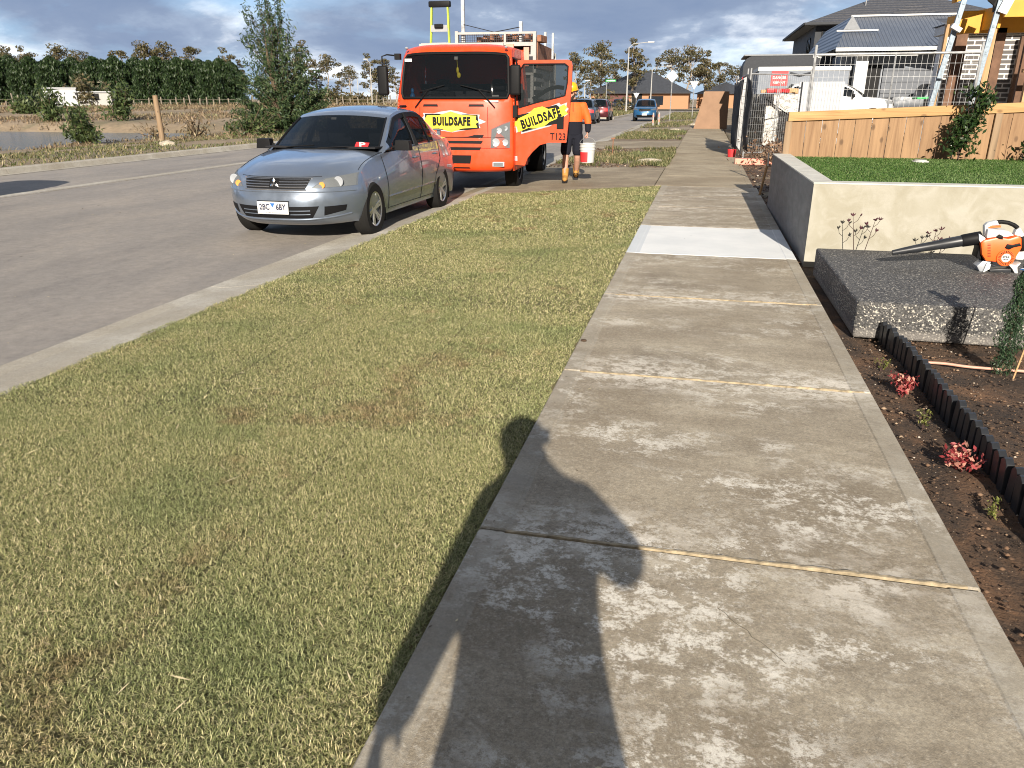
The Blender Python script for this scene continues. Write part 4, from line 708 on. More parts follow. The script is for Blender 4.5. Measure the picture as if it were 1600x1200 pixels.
suv(M['whitep'], 'white car parked in front of the maroon garage door at the end of the road', (-15.5, 131, -.02), 1.3)
# ------------------------------------------------------------ the orange truck
def truck():
    t = thing('work_truck', 'orange work truck with its passenger door swung open and a rusty rack behind the cab', 'truck', (-4.36, 13.78, -0.12), 0.055)
    O = M['orange']; rows = [(.10, .38, 1.0, .22, .40), (.02, .44, 1.06, .16, .46), (.0, .60, 1.075, .13, .60), (.0, .82, 1.075, .13, .82), (.01, 1.05, 1.07, .15, 1.05), (.02, 1.3, 1.06, .17, 1.3), (.045, 1.56, 1.05, .20, 1.56), (.12, 1.95, 1.03, .28, 1.93), (.21, 2.32, 1.0, .40, 2.28), (.29, 2.45, .985, .50, 2.40), (.48, 2.53, .975, .62, 2.465), (.9, 2.55, .97, .95, 2.48), (1.5, 2.55, .97, 1.5, 2.48), (1.78, 2.53, .97, 1.74, 2.46)]
    sh = Shell(rows, 0, 4, (1.08, .40), .0, 4.5, np.concatenate([[-1, -.975], np.linspace(-.93, .93, 23), [.975, 1]]))
    W0, W1 = 6.15, 8.35; T, S = sh.grids(); s = sh.sub; us = sh.us; body = MB(); gl = MB(); k = len(us)
    for i in range(len(T)-1):
        for j in range(k-1):
            vm = (i+.5)/s; um = abs((us[j]+us[j+1])/2); isg = W0 < vm < W1 and um < .93; (gl if isg else body).add([T[i][j], T[i][j+1], T[i+1][j+1], T[i+1][j]], [(0, 1, 2, 3)])
    # sides: the far one is whole, the near one is open where the door was
    zb = .40; side = [Vector((r_[2], r_[3], r_[4])) for r_ in sh.r]; far = [(-p.x, p.y, p.z) for p in side]; n = len(side)
    ya, yb_ = .34, 1.42
    def wall(sg, hole):
        arch = [(1.74, .95), (1.62, .80), (1.50, .72)] if False else []
        edge = [(p.y, p.z, p.x) for p in side]
        ys = sorted(set([p.y for p in side]+[ya, yb_, .6, .8, 1.0, 1.2]+[1.74]))
        lo = [(y, z) for y, z, x in edge]
        for a, b in zip(ys, ys[1:]):
            if b-a < 1e-4: continue
            # highest and lowest outline at this y
            def rng_(y):
                zs = [];
                for (y0, z0, _), (y1, z1, _) in zip(edge, edge[1:]):
                    if min(y0, y1)-1e-9 <= y <= max(y0, y1)+1e-9 and abs(y1-y0) > 1e-9: zs.append(z0+(z1-z0)*(y-y0)/(y1-y0))
                return zs or [1.0]
            za, zb_ = rng_(a+1e-4), rng_(b-1e-4); ta, tb = max(za), max(zb_); ba = min(za) if a < .2 else .40; bb_ = min(zb_) if b < .2 else .40
            cutz = lambda y: .40 if y < .55 else (.40+.62*math.sqrt(max(0, 1-((y-1.15)/.60)**2)) if abs(y-1.15) < .60 else .62)
            ba = max(ba, cutz(a)) if sg < 0 or not hole else ba; bb_ = max(bb_, cutz(b)) if sg < 0 or not hole else bb_
            def X(y, z): t_ = np.clip((z-1.56)/(2.46-1.56), 0, 1); return sg*(1.075-(1.075-.972)*t_)
            def quad(a, b, z0, z1, z2, z3): 
                N_ = 6
                for q in range(N_):
                    f0, f1 = q/N_, (q+1)/N_; A0, A1, B0, B1 = z0+(z3-z0)*f0, z0+(z3-z0)*f1, z1+(z2-z1)*f0, z1+(z2-z1)*f1
                    body.add([(X(a, A0), a, A0), (X(b, B0), b, B0), (X(b, B1), b, B1), (X(a, A1), a, A1)], [(0, 1, 2, 3)])
            m_ = (a+b)/2
            if hole and ya <= m_ <= yb_: quad(a, b, 2.30, 2.30, tb, ta); quad(a, b, .40, .40, .52, .52)
            else: quad(a, b, ba, bb_, tb, ta)
    wall(1, True); wall(-1, False)
    body.add([(-.97, 1.76, .62), (.97, 1.76, .62), (.97, 1.76, 2.50), (-.97, 1.76, 2.50)], [(0, 1, 2, 3)])
    o = body.build('cab', O, t, smooth=True); o.modifiers.new('w', 'SOLIDIFY').thickness = .03; bake(o)
    gl.build('windscreen', M['screen'], t, smooth=True)
    fr = MB(); loop = [sh.top(W0+.08, u) for u in np.linspace(-.90, .90, 19)]+[sh.top(v, .935) for v in np.linspace(W0+.3, W1-.3, 8)]+[sh.top(W1-.05, u) for u in np.linspace(.90, -.90, 19)]+[sh.top(v, -.935) for v in np.linspace(W1-.3, W0+.3, 8)]
    loop.append(loop[0]); fr.tube([p+Vector((0, -.004, 0)) for p in loop], .026, 6, cap=False); fr.build('windscreen_seal', M['black'], t, smooth=True)
    i_ = MB(); i_.bb((-1.0, .18, 1.50), (1.0, .55, 1.56)); i_.bb((-1.0, .3, .75), (1.0, 1.72, .80)); i_.bb((-1.0, 1.55, .8), (1.0, 1.70, 1.9)); i_.bb((-1.0, .45, .8), (.95, .52, 1.5)); i_.build('dashboard', M['darkgrey'], t)
    for sx in (-.55, .55): b = MB(); b.box((sx, 1.15, 1.02), (.5, .5, .2)); b.box((sx, 1.42, 1.42), (.48, .16, .68)); b.box((sx, 1.44, 1.88), (.26, .12, .2)); b.build('seat', M['blackmatt'], t, smooth=True, bevel=.05)
    b = MB(); b.lathe([(.21, -.014), (.225, 0), (.21, .014), (.196, 0)], (0, 0, 0), 'Z', 28, closed=True); b.box((0, 0, -.02), (.4, .05, .02)); b.tube([(0, 0, 0), (0, .05, -.3)], .03); o = b.build('steering_wheel', M['black'], t, smooth=True); o.location = (-.52, .72, 1.62); o.rotation_euler = (.55, 0, 0)
    b = MB(); b.ball((-.83, .34, 1.66), (.05, .05, .07)); b.ball((-.83, .34, 1.76), (.03, .03, .05)); b.build('drink_bottle', M['blueplastic'], t, smooth=True)
    b = MB(); b.ball((.02, .34, 2.1), (.025, .02, .06)); b.ball((.04, .34, 2.02), (.035, .02, .05)); b.tube([(.02, .3, 2.3), (.02, .34, 2.14)], .004); b.build('air_freshener', M['yellow'], t, smooth=True); b = MB(); b.box((.01, .285, 2.30), (.06, .004, .05)); b.box((-.86, .26, 2.27), (.13, .004, .05)); b.box((.66, .16, 1.585), (.3, .2, .03)); b.box((.72, .26, 1.64), (.12, .02, .1)); b.build('paperwork', M['white'], t)
    # front: logo, seams, grille, lamps, bumper
    def onface(x, z, off=0.0): v = np.interp(z, [r_[1] for r_ in rows[:9]], range(9)); p = sh.top(float(v), x/1.06); p.y -= off; return p
    def fpoly(name, pts, mat, off, par=t, thick=.012): b = MB(); n = len(pts); A = [onface(x, z, off) for x, z in pts]; b.add(A+[p+Vector((0, thick+.01, 0)) for p in A], [tuple(range(n))]+[(i, (i+1) % n, n+(i+1) % n, n+i) for i in range(n)]); return b.build(name, mat, par)
    lg = [(-.66, 1.27), (-.58, 1.35), (-.60, 1.40), (-.40, 1.39), (-.22, 1.43), (-.05, 1.45), (.10, 1.43), (.30, 1.38), (.52, 1.37), (.50, 1.30), (.64, 1.245), (.50, 1.20), (.53, 1.14), (.30, 1.11), (.10, 1.08), (-.02, 1.06), (-.15, 1.08), (-.35, 1.10), (-.56, 1.10), (-.54, 1.17)]
    sc2 = lambda s_, p: [((x+.03)*s_[0]-.03, (z-1.25)*s_[1]+1.25) for x, z in p]
    a = fpoly('logo_sign', sc2((.93, .98), lg), M['signback'], .004); fpoly('logo_shadow', sc2((.86, .88), [(-.60, 1.18), (-.6, 1.4), (-.35, 1.40), (0, 1.38), (.3, 1.39), (.52, 1.38), (.55, 1.12), (.3, 1.09), (0, 1.08), (-.4, 1.09), (-.6, 1.1)]), M['black'], .010, a); fpoly('logo_field', sc2((.85, .88), [(-.62, 1.27), (-.56, 1.37), (-.30, 1.37), (-.05, 1.45), (.22, 1.37), (.50, 1.36), (.48, 1.29), (.55, 1.24), (.48, 1.21), (.52, 1.14), (.2, 1.12), (-.03, 1.05), (-.3, 1.12), (-.56, 1.11)]), M['yellow'], .016, a)
    p = onface(-.03, 1.25, .030); text('BUILDSAFE', .185, M['black'], a, frame(p, (1, -.0, 0), (0, .04, 1)), .003, .0115, .68)
    b = MB(); [b.tube([onface(x, z, .002) for x in np.linspace(-.98, .98, 21)], .004, 4) for z in (.985, .80)]; b.tube([onface(.62, z, .002) for z in np.linspace(.98, 1.5, 9)], .004, 4); b.tube([onface(-.62, z, .002) for z in np.linspace(.98, 1.5, 9)], .004, 4); b.build('shut_line', M['black'], t)
    for z0, wx in ((1.0, .52), (.90, .50), (.79, .47)):
        fpoly('grille_slot', [(-wx, z0-.025), (wx, z0-.025), (wx+.03, z0+.025), (-wx-.03, z0+.025)], M['black'], .006)
    for sx in (-.42, .42): fpoly('vent_slot', [(sx-.14, 1.505), (sx+.14, 1.505), (sx+.13, 1.54), (sx-.13, 1.54)], M['black'], .006)
    fpoly('bumper_intake', [(-.36, .54), (.30, .54), (.32, .68), (-.36, .68)], M['black'], .006); fpoly('bumper_slot', [(-.2, .445), (.3, .445), (.28, .475), (-.2, .475)], M['black'], .006)
    fpoly('bumper_gap', [(-1.0, .755), (1.0, .755), (1.0, .775), (-1.0, .775)], M['black'], .004)
    for sg in (1, -1):
        h = fpoly('headlight', [(sg*.66, .80), (sg*1.0, .80), (sg*1.01, 1.26), (sg*.88, 1.22), (sg*.68, 1.13)], M['lens'], .012); q = fpoly('reflector', [(sg*.67, .81), (sg*.99, .81), (sg*1.0, 1.24), (sg*.88, 1.2), (sg*.69, 1.12)], M['midgrey'], .006, h)
        for x, z, r0 in ((.76, .90, .07), (.92, .90, .055), (.82, 1.10, .05), (.93, 1.14, .04)): b = MB(); b.lathe([(0, 0), (r0*.6, -.004), (r0, -.008)], onface(sg*x, z, .007), 'Y', 16); b.build('bulb', M['signback'], h, smooth=True)
        b = MB(); b.box(onface(sg*.80, .53, .006), (.22, .03, .085)); f = b.build('fog_lamp', M['signback'], t, bevel=.01); b = MB(); b.box(onface(sg*.80, .53, .022), (.17, .01, .055)); b.build('fog_lens', M['lens'], f)
        b = MB(); c = Vector((sg*.9, .33, 2.47)); b.ball(c, (.03, .05, .025)); b.build('marker_lamp', M['signback'], t, smooth=True)
    fpoly('plate_fragment', [(-.50, .62), (-.40, .62), (-.40, .74), (-.50, .74)], M['white'], .012); b = onface(-.45, .68, .022); text('D', .09, M['label'], t, frame(b, (1, 0, 0), (0, 0, 1)), .001, .002, .9, 'plate_letter')
    # wipers
    for a_, b_ in ((-.78, -.12), (.84, .10)):
        w_ = MB(); v0 = onface(a_*.9, 1.49, .03); m_ = sh.top(6.35, (a_+b_)/2/1.05)+Vector((0, -.05, .0)); e_ = sh.top(6.45, b_/1.05)+Vector((0, -.04, 0)); w_.tube([v0, m_+Vector((0, 0, .09))], .011, 6); w_.tube([sh.top(6.75, (b_*1.35)/1.05)+Vector((0, -.04, 0)), m_+Vector((0, 0, .09)), sh.top(6.5, (a_*.8)/1.05)+Vector((0, -.04, 0))], .008, 6); w_.build('wiper', M['black'], t)
    # mirrors
    for sg in (1, -1):
        mx = sg*1.30 if sg < 0 else 1.10; b = MB(); b.box((mx, .12, 1.93), (.19, .10, .50)); m_ = b.build('wing_mirror', M['black'], t, smooth=True, bevel=.045, seg=3)
        b = MB()
        if sg < 0: b.tube([(sg*1.02, .3, 2.34), (sg*1.22, .16, 2.36), (sg*1.30, .12, 2.33), (sg*1.30, .12, 2.15)], .014, 6); b.box((-1.05, .26, 2.33), (.1, .1, .1))
        else: b.tube([(1.02, .32, 2.3), (1.12, .18, 2.25), (1.10, .12, 2.1)], .014, 6); b.box((1.09, .2, 1.42), (.08, .12, .2)); b.tube([(1.09, .17, 1.7), (1.09, .2, 1.45)], .014)
        b.build('mirror_arm', M['black'], m_, smooth=True)
    b = MB(); b.tube([(-1.05, .2, 1.25), (-1.25, .12, 1.27), (-1.3, .1, 1.2)], .012, 6); b.box((-1.3, .1, 1.15), (.14, .06, .12)); b.build('kerb_mirror', M['black'], t, smooth=True)
    # the open door
    D = bpy.data.objects.new('door', None); link(D, t); D.location = (1.07, .30, -0.0); Yd = 14.08
    def dp(px, py): q = at(px, py, Yd); return ((q.x+3.29), q.z+.12)
    c4 = lambda zx, zy: dp(580+zx/4, zy/4)
    out = [c4(*p) for p in ((900, 375), (1232, 372), (1254, 382), (1260, 410), (1252, 560), (1240, 720), (1220, 893), (1110, 893), (1055, 908), (1010, 950), (978, 990), (962, 1036), (835, 1026), (836, 720), (905, 640))]
    win = [c4(*p) for p in ((955, 400), (1215, 398), (1234, 412), (1228, 520), (1214, 598), (1160, 612), (1040, 640), (925, 675), (918, 560), (930, 440))]
    b = MB(); n, m_ = len(out), len(win); 
    # door skin: panel below the window line plus a frame round it
    import mathutils
    def holed(outer, hole, y0, y1):
        me = bmesh.new(); V = [me.verts.new((x, y0, z)) for x, z in outer]; H = [me.verts.new((x, y0, z)) for x, z in hole]
        ed = [me.edges.new((V[i], V[(i+1) % len(V)])) for i in range(len(V))]+[me.edges.new((H[i], H[(i+1) % len(H)])) for i in range(len(H))]
        bmesh.ops.triangle_fill(me, use_beauty=True, use_dissolve=False, edges=ed); r_ = bmesh.ops.extrude_face_region(me, geom=me.faces[:]); bmesh.ops.translate(me, vec=(0, y1-y0, 0), verts=[v for v in r_['geom'] if isinstance(v, bmesh.types.BMVert)])
        bmesh.ops.recalc_face_normals(me, faces=me.faces); return me
    me = holed(out, win, 0, .07); q = bpy.data.meshes.new('door_panel'); me.to_mesh(q); me.free(); q.materials.append(O); link(bpy.data.objects.new('door_panel', q), D)
    b = MB(); b.prism(win, .03, .036, 'XZ'); b.build('door_glass', M['clearglass'], D)
    b = MB(); b.tube([(x, -.004, z) for x, z in win+win[:1]], .013, 5, cap=False); b.tube([(.30, .09, 1.62)]+[(.30+.55*k, .10, 1.60+.22*math.sin(PI*k*.62+.0)) for k in (.2, .4, .6, .8, 1.0)], .035, 8); b.build('door_seal', M['black'], D, smooth=True)
    hd = [c4(*p) for p in ((1165, 728), (1208, 728), (1206, 808), (1162, 806))]; b = MB(); b.prism(hd, -.018, 0, 'XZ'); b.build('door_handle', M['black'], D, bevel=.008)
    lp = [c4(*p) for p in ((858, 978), (915, 978), (917, 1008), (862, 1006))]; b = MB(); b.prism(lp, -.014, 0, 'XZ'); b.build('step_lamp', M['signback'], D, bevel=.006)
    dx = dp(870, 200)[0]-dp(820, 200)[0]
    def lay(name, pts, mat, y, par): b = MB(); b.prism([c4(*p) for p in pts], y, 0.001, 'XZ'); return b.build(name, mat, par)
    L1 = lay('logo_sign', ((866, 792), (900, 770), (893, 735), (1020, 690), (1100, 672), (1178, 642), (1188, 655), (1228, 640), (1222, 668), (1238, 680), (1222, 700), (1230, 716), (1120, 790), (1060, 806), (940, 838), (938, 820), (908, 830), (905, 800)), M['signback'], -.002, D)
    lay('logo_shadow', ((905, 722), (1010, 700), (1090, 672), (1160, 655), (1220, 700), (1190, 770), (1080, 790), (950, 826), (920, 812)), M['black'], -.004, L1)
    lay('logo_field', ((895, 775), (915, 745), (985, 712), (1020, 678), (1072, 666), (1110, 682), (1170, 672), (1210, 652), (1228, 672), (1214, 690), (1232, 712), (1175, 738), (1120, 760), (1080, 792), (1020, 803), (985, 800), (920, 826), (912, 795)), M['yellow'], -.006, L1)
    cx, cz = c4(1062, 742); ang = Vector((c4(1205, 690)[0]-c4(920, 790)[0], 0, c4(1205, 690)[1]-c4(920, 790)[1])); text('BUILDSAFE', .205, M['black'], L1, frame((cx, -.009, cz), ang, (0.0, 0, 1)), .002, .0115, .66)
    cx, cz = c4(1170, 857); text('T123', .165, M['black'], D, frame((cx, -.004, cz), (1, 0, -.02), (0, 0, 1)), .002, .003, .80)
    D.rotation_euler = (0, 0, -.055)
    # chassis, wheels, body behind
    b = MB(); [b.bb((x-.05, .5, .55), (x+.05, 5.5, .72)) for x in (-.4, .4)]; b.bb((-.9, 2.1, .35), (-.5, 3.2, .75)); b.bb((.5, 2.3, .35), (.9, 3.1, .7)); b.tube([(-.9, 1.15, .42), (.9, 1.15, .42)], .06); b.bb((-.35, .6, .45), (.35, 1.8, .9)); b.build('chassis', M['blackmatt'], t)
    for sg in (1, -1): wheel(t, sg*.90, 1.15, .41, .24, sg, 'midgrey', 0, steer=.0, rr=.25); wheel(t, sg*.80, 4.6, .41, .40, sg, 'midgrey', 0, rr=.25); b = MB(); b.bb((sg*.78-.02 if sg > 0 else -1.04, 1.72, .45), (sg*.78+.26 if sg > 0 else -.78, 1.76, .95)); b.build('mudguard', M['blackmatt'], t)
    sb = MB(); sb.bb((-1.12, 2.0, .95), (1.12, 5.5, 1.08)); 
    for x in (-1.1, 1.1):
        for y in (2.02, 3.2, 4.4, 5.45): sb.bb((x-.03, y-.03, 1.08), (x+.03, y+.03, 2.62))
        for z in (1.5, 2.0, 2.58): sb.bb((x-.02, 2.0, z-.03), (x+.02, 5.5, z+.03))
    for z in (1.12, 1.6, 2.1, 2.40, 2.62): sb.bb((-1.12, 1.98, z-.035), (1.12, 2.03, z+.035))
    sb.bb((-1.14, 1.9, 2.50), (.55, 1.96, 2.64)); sb.bb((-1.1, 2.0, 2.60), (1.1, 5.5, 2.64)); sb.build('rack_frame', M['offwhite'], t, bevel=.006)
    mh = MB()
    for i in range(34): x = -.35+1.5*i/34; mh.bb((x-.004, 1.99, 2.64), (x+.004, 2.0, 2.80))
    for z in (2.66, 2.70, 2.74, 2.78): mh.bb((-.35, 1.985, z-.004), (1.15, 1.995, z+.004))
    for i in range(24): x = .62+.52*i/24; mh.bb((x-.004, 1.94, 2.12), (x+.004, 1.95, 2.40))
    mh.bb((.6, 1.96, 2.12), (1.12, 1.965, 2.4)); mh.build('mesh_guard', M['darkgrey'], t)
    r_ = MB(); r_.bb((-.40, 1.96, 2.80), (1.18, 2.02, 2.84)); r_.bb((-.42, 1.95, 2.60), (-.36, 2.02, 2.86)); r_.bb((1.12, 1.95, 2.3), (1.18, 2.02, 2.82)); r_.bb((.55, 1.95, 2.6), (.59, 2.02, 2.84)); r_.build('guard_frame', M['offwhite'], t)
    for a_, c_ in (((-.30, 2.0, 2.62), (-.24, 2.06, 3.75)), ((.84, 2.0, 2.62), (.90, 2.06, 3.02)), ((1.32, 3.2, 2.4), (1.36, 3.26, 2.9)), ((1.1, 3.6, 2.5), (1.15, 3.66, 2.95))): MB().bb(a_, c_).build('rack_post', M['galv'], t)
    r_ = MB(); r_.beam((-.25, 2.0, 2.98), (.35, 2.02, 2.84), .012, .04, up=(0, 1, 0)); r_.beam((.35, 2.02, 2.84), (.85, 2.0, 2.92), .012, .04, up=(0, 1, 0)); r_.build('strap', M['black'], t)
    r_ = MB()
    for i in range(14): x = .1+i*.09; r_.box((x-.05, 2.4+.1*(i % 3), 2.72+.02*(i % 4)), (.08, .5, .10+.02*(i % 3)), rot=(0, 0, .1*(i % 4)-.2))
    r_.bb((1.14, 2.2, 2.2), (1.18, 4.6, 2.66)); r_.build('stacked_gear', M['rust'], t, bevel=.005)
    r_ = MB(); r_.bb((.60, 1.90, 2.30), (.75, 1.95, 2.62)); r_.bb((.95, 1.90, 2.22), (1.05, 1.95, 2.56)); r_.bb((-.72, 1.88, 2.53), (-.55, 1.9, 2.63)); r_.build('safety_flag', M['pink'], t)
    r_ = MB(); [r_.bb((.75, 2.2+.002*i, 1.15+.16*i), (1.14, 3.4, 1.22+.16*i)) for i in range(8)]; r_.bb((.7, 3.4, 1.1), (1.12, 5.3, 2.5)); r_.build('tool_drawers', M['offwhite'], t, bevel=.006)
    r_ = MB(); r_.bb((.58, 2.1, 1.1), (1.1, 5.3, 2.48)); r_.bb((-1.08, 2.1, 1.1), (.5, 5.4, 2.5)); r_.build('service_body', M['darkgrey'], t)
    return t
truck()
def ladder():
    t = thing('folding_ladder', 'lime green folding ladder with a black top standing on the truck rack', 'ladder', (-5.26, 15.9, 2.45)); b = MB()
    for sg in (1, -1): b.beam((sg*.20, 0, -.1), (sg*.165, .05, .76), .03, .06, up=(0, 1, 0))
    b.build('side_rail', M['lime_yellow'], t); b = MB(); b.box((0, .05, .80), (.44, .12, .11)); b.build('top_cap', M['black'], t, smooth=True, bevel=.025)
    for z in (.08, .34): b = MB(); b.box((0, .02, z), (.36, .06, .05)); b.build('rung', M['galv'], t)
    b = MB(); b.box((0, -.02, .36), (.34, .02, .12)); b.build('spreader_plate', M['steel'], t); b = MB(); b.box((0.0, -.05, .40), (.18, .06, .08)); b.build('latch', M['black'], t, bevel=.02); return t
ladder()
# ------------------------------------------------------------ front gardens on the right
def garden():
    # retaining wall: a grey return with shade in its colour, and a pale rendered front
    w_ = thing('retaining_wall', 'low rendered retaining wall round the artificial lawn beside the footpath', 'wall', (0, 0, 0))
    b = MB(); b.add([(1.07, 8.1, -.12), (6.6, 8.1, -.12), (6.6, 8.1, .735), (1.07, 8.1, .735), (1.07, 8.30, .735), (6.6, 8.30, .735), (6.6, 8.3, -.12), (1.27, 8.30, -.12)], [(0, 1, 2, 3), (3, 2, 5, 4), (1, 6, 5, 2)])
    b.build('front_face', M['render'], w_, fix=False)
    b = MB(); b.add([(1.07, 8.1, -.12), (1.07, 8.1, .735), (1.01, 12.38, .735), (1.01, 12.38, -.12), (1.25, 12.38, -.12), (1.25, 12.38, .735)], [(0, 1, 2, 3), (3, 2, 5, 4)]); b.build('side_face', M['shadegrey'], w_, fix=False)
    b = MB(); b.add([(1.066, 8.096, .735), (6.6, 8.096, .735), (6.6, 8.29, .735), (1.262, 8.29, .735), (1.25, 12.39, .735), (1.005, 12.39, .735)]+[(1.066, 8.096, .748), (6.6, 8.096, .748), (6.6, 8.29, .748), (1.262, 8.29, .748), (1.25, 12.39, .748), (1.005, 12.39, .748)], [(6, 7, 8, 9), (6, 9, 10, 11), (0, 1, 7, 6), (3, 2, 8, 9)[::-1], (0, 6, 11, 5), (3, 9, 10, 4), (5, 11, 10, 4)]); b.build('cap', M['cap'], w_, fix=True)
    b = MB(); b.add([(1.262, 8.29, .73), (1.25, 12.38, .73), (1.25, 12.38, .5), (1.262, 8.29, .5), (6.6, 8.29, .5), (6.6, 8.29, .73)], [(0, 1, 2, 3), (0, 3, 4, 5)]); b.build('inner_face', M['render'], w_, fix=False)
    tag(MB().sheet([(1.262, 8.29), (6.6, 8.29), (6.6, 12.38), (1.25, 12.38)], .702).build('turf_base', simple('turf_backing', (0.02, 0.06, 0.012), .9)), kind='structure')
    n = 90000; X = RNG.uniform(1.26, 5.6, n); Y = RNG.uniform(8.295, 12.36, n); blades('artificial_turf', 'bright green artificial lawn raised behind the rendered wall', 'artificial turf', np.stack([X, Y, np.full(n, .702)], 1), .020, .008, M['turf'], (0.0, .9))
    c = thing('inspection_cap', 'small white round cap set in the artificial lawn', 'drain cap', tuple(gr(1438, 252, .72))); b = MB(); b.lathe([(0, .02), (.075, .02), (.085, .0), (.085, -.03)], n=24); b.build('lid', M['offwhite'], c, smooth=True); b = MB(); b.lathe([(.085, .004), (.105, .004), (.105, -.03)], n=24); b.build('rim', M['white'], c)
    # slab of exposed aggregate
    b = MB(); b.add([(1.10, 7.62, -.06), (6.4, 7.62, -.06), (6.4, 5.5, -.06), (1.12, 5.55, -.06), (1.10, 7.62, .20), (6.4, 7.62, .20), (6.4, 5.5, .20), (1.12, 5.55, .20)], [(0, 1, 2, 3), (7, 6, 5, 4), (3, 2, 6, 7), (0, 3, 7, 4), (1, 0, 4, 5), (2, 1, 5, 6)])
    tag(b.build('concrete_slab', M['aggregate'], bevel=.022, seg=3, smooth=True), 'dark exposed aggregate concrete slab beside the footpath under the leaf blower', 'slab')
    # black garden edging
    e = thing('garden_edging', 'black plastic picket edging dividing the dark soil bed', 'garden edging', (0, 0, 0)); pts = [(1.30, 5.50), (1.325, 5.2), (1.345, 4.6), (1.355, 4.0), (1.36, 3.4), (1.37, 2.8), (1.40, 2.2), (1.44, 1.6)]; P_ = crm([(x, y, 0) for x, y in pts], 8); d = 0; k = 0; last = P_[0]; nxt = 0
    rnd = random.Random(3)
    for a, q in zip(P_, P_[1:]):
        L_ = np.linalg.norm(q-a); dr = (q-a)/L_
        while nxt <= d+L_:
            p = a+dr*(nxt-d); w2 = .0375; h = .085+rnd.uniform(-.006, .008); b = MB(); T = Vector((dr[0], dr[1], 0)); Nn = Vector((dr[1], -dr[0], 0)); o = Vector((p[0], p[1], 0)); lean = rnd.uniform(-.008, .008)
            prof = [(-w2, -.12), (w2, -.12), (w2, h-.018), (.008, h), (-.008, h), (-w2, h-.018)]
            V = [o+T*x+Nn*(-.014+lean*(z > 0))+Vector((0, 0, z)) for x, z in prof]+[o+T*x*(.82 if abs(x) > .02 else 1)+Nn*(.016+lean*(z > 0))+Vector((0, 0, z-.004)) for x, z in prof]
            b.add(V, [(0, 1, 2, 3, 4, 5), (11, 10, 9, 8, 7, 6)]+[(i, (i+1) % 6, 6+(i+1) % 6, 6+i) for i in range(6)]); b.build('picket', M['edging'], e, bevel=.0025); nxt += .084
        d += L_
    b = MB(); b.tube([(p[0]+.012, p[1], -.01) for p in P_], .014, 6); b.build('rail', M['edging'], e, smooth=True)
    # hose
    h = crm([tuple(gr(1440, 566, -.04)), tuple(gr(1475, 568, -.035)), tuple(gr(1512, 573, -.035)), tuple(gr(1560, 577, -.03)), tuple(gr(1600, 580, -.03)), (2.4, 4.95, -.03), (3.2, 5.0, -.03)], 5); tag(MB().tube([Vector(p) for p in h], .0085, 8).build('garden_hose', M['hose'], smooth=True), 'thin terracotta coloured hose lying on the soil in front of the slab', 'hose')
M['edging'] = simple('black_plastic', (0.02, 0.022, 0.026), 0.38, var=.2, sc_=20)
garden()
def leafmesh(name, C, size, mat, parent, asp=.45, up=None, droop=0.0, rng=RNG):
    V, F, r = leaves(np.asarray(C, float), size, asp, up, droop, rng); return mesh_np(name, V, F, mat, parent, attrs={'rnd': ('FACE', r)})
def small_plant(name, label, cat, loc, r, h, n, mat, lsize, group=None, stems=7, seed=1, asp=.42):
    rng = np.random.default_rng(seed); t = thing(name, label, cat, loc, 0, group); b = MB(); C = []
    for k in range(stems):
        a = rng.uniform(0, 6.28); e = np.array([math.cos(a)*r*rng.uniform(.3, .9), math.sin(a)*r*rng.uniform(.3, .9), h*rng.uniform(.6, 1.0)]); b.tube([(0, 0, -.02), Vector(e*np.array([.35, .35, .5])), Vector(e)], [.0035, .0028, .0015], 5)
        m_ = n//stems; f = rng.uniform(.25, 1.05, m_)[:, None]; C.append(e*f*np.array([1, 1, 1])+rng.normal(0, lsize*.9, (m_, 3)))
    b.build('stem', M['stem'], t); leafmesh('foliage', np.concatenate(C), lsize, M[mat], t, asp, (np.array([0, 0, 1.0]), .35), 0, rng); return t
small_plant('red_shrub', 'small red leaved shrub in the soil nearer the slab', 'plant', (1.225, 4.46, -.065), .10, .12, 330, 'redleaf', .015, 'red shrubs in the garden bed', 9, 2)
small_plant('red_shrub', 'small wide red leaved shrub in the soil further from the slab', 'plant', (1.25, 3.50, -.065), .115, .085, 380, 'redleaf', .015, 'red shrubs in the garden bed', 11, 3)
small_plant('garden_seedling', 'tiny yellow green seedling at the slab end of the bed beside the red shrub', 'plant', (1.18, 4.88, -.065), .05, .07, 90, 'lime', .010, 'green seedlings in the garden bed', 5, 4)
small_plant('garden_seedling', 'tiny upright yellow green seedling between the two red shrubs', 'plant', (1.20, 3.97, -.065), .035, .10, 110, 'lime', .009, 'green seedlings in the garden bed', 4, 5)
small_plant('garden_seedling', 'tiny bright green seedling nearest the camera in the soil bed', 'plant', (1.245, 3.07, -.065), .04, .065, 90, 'lime', .010, 'green seedlings in the garden bed', 5, 6)
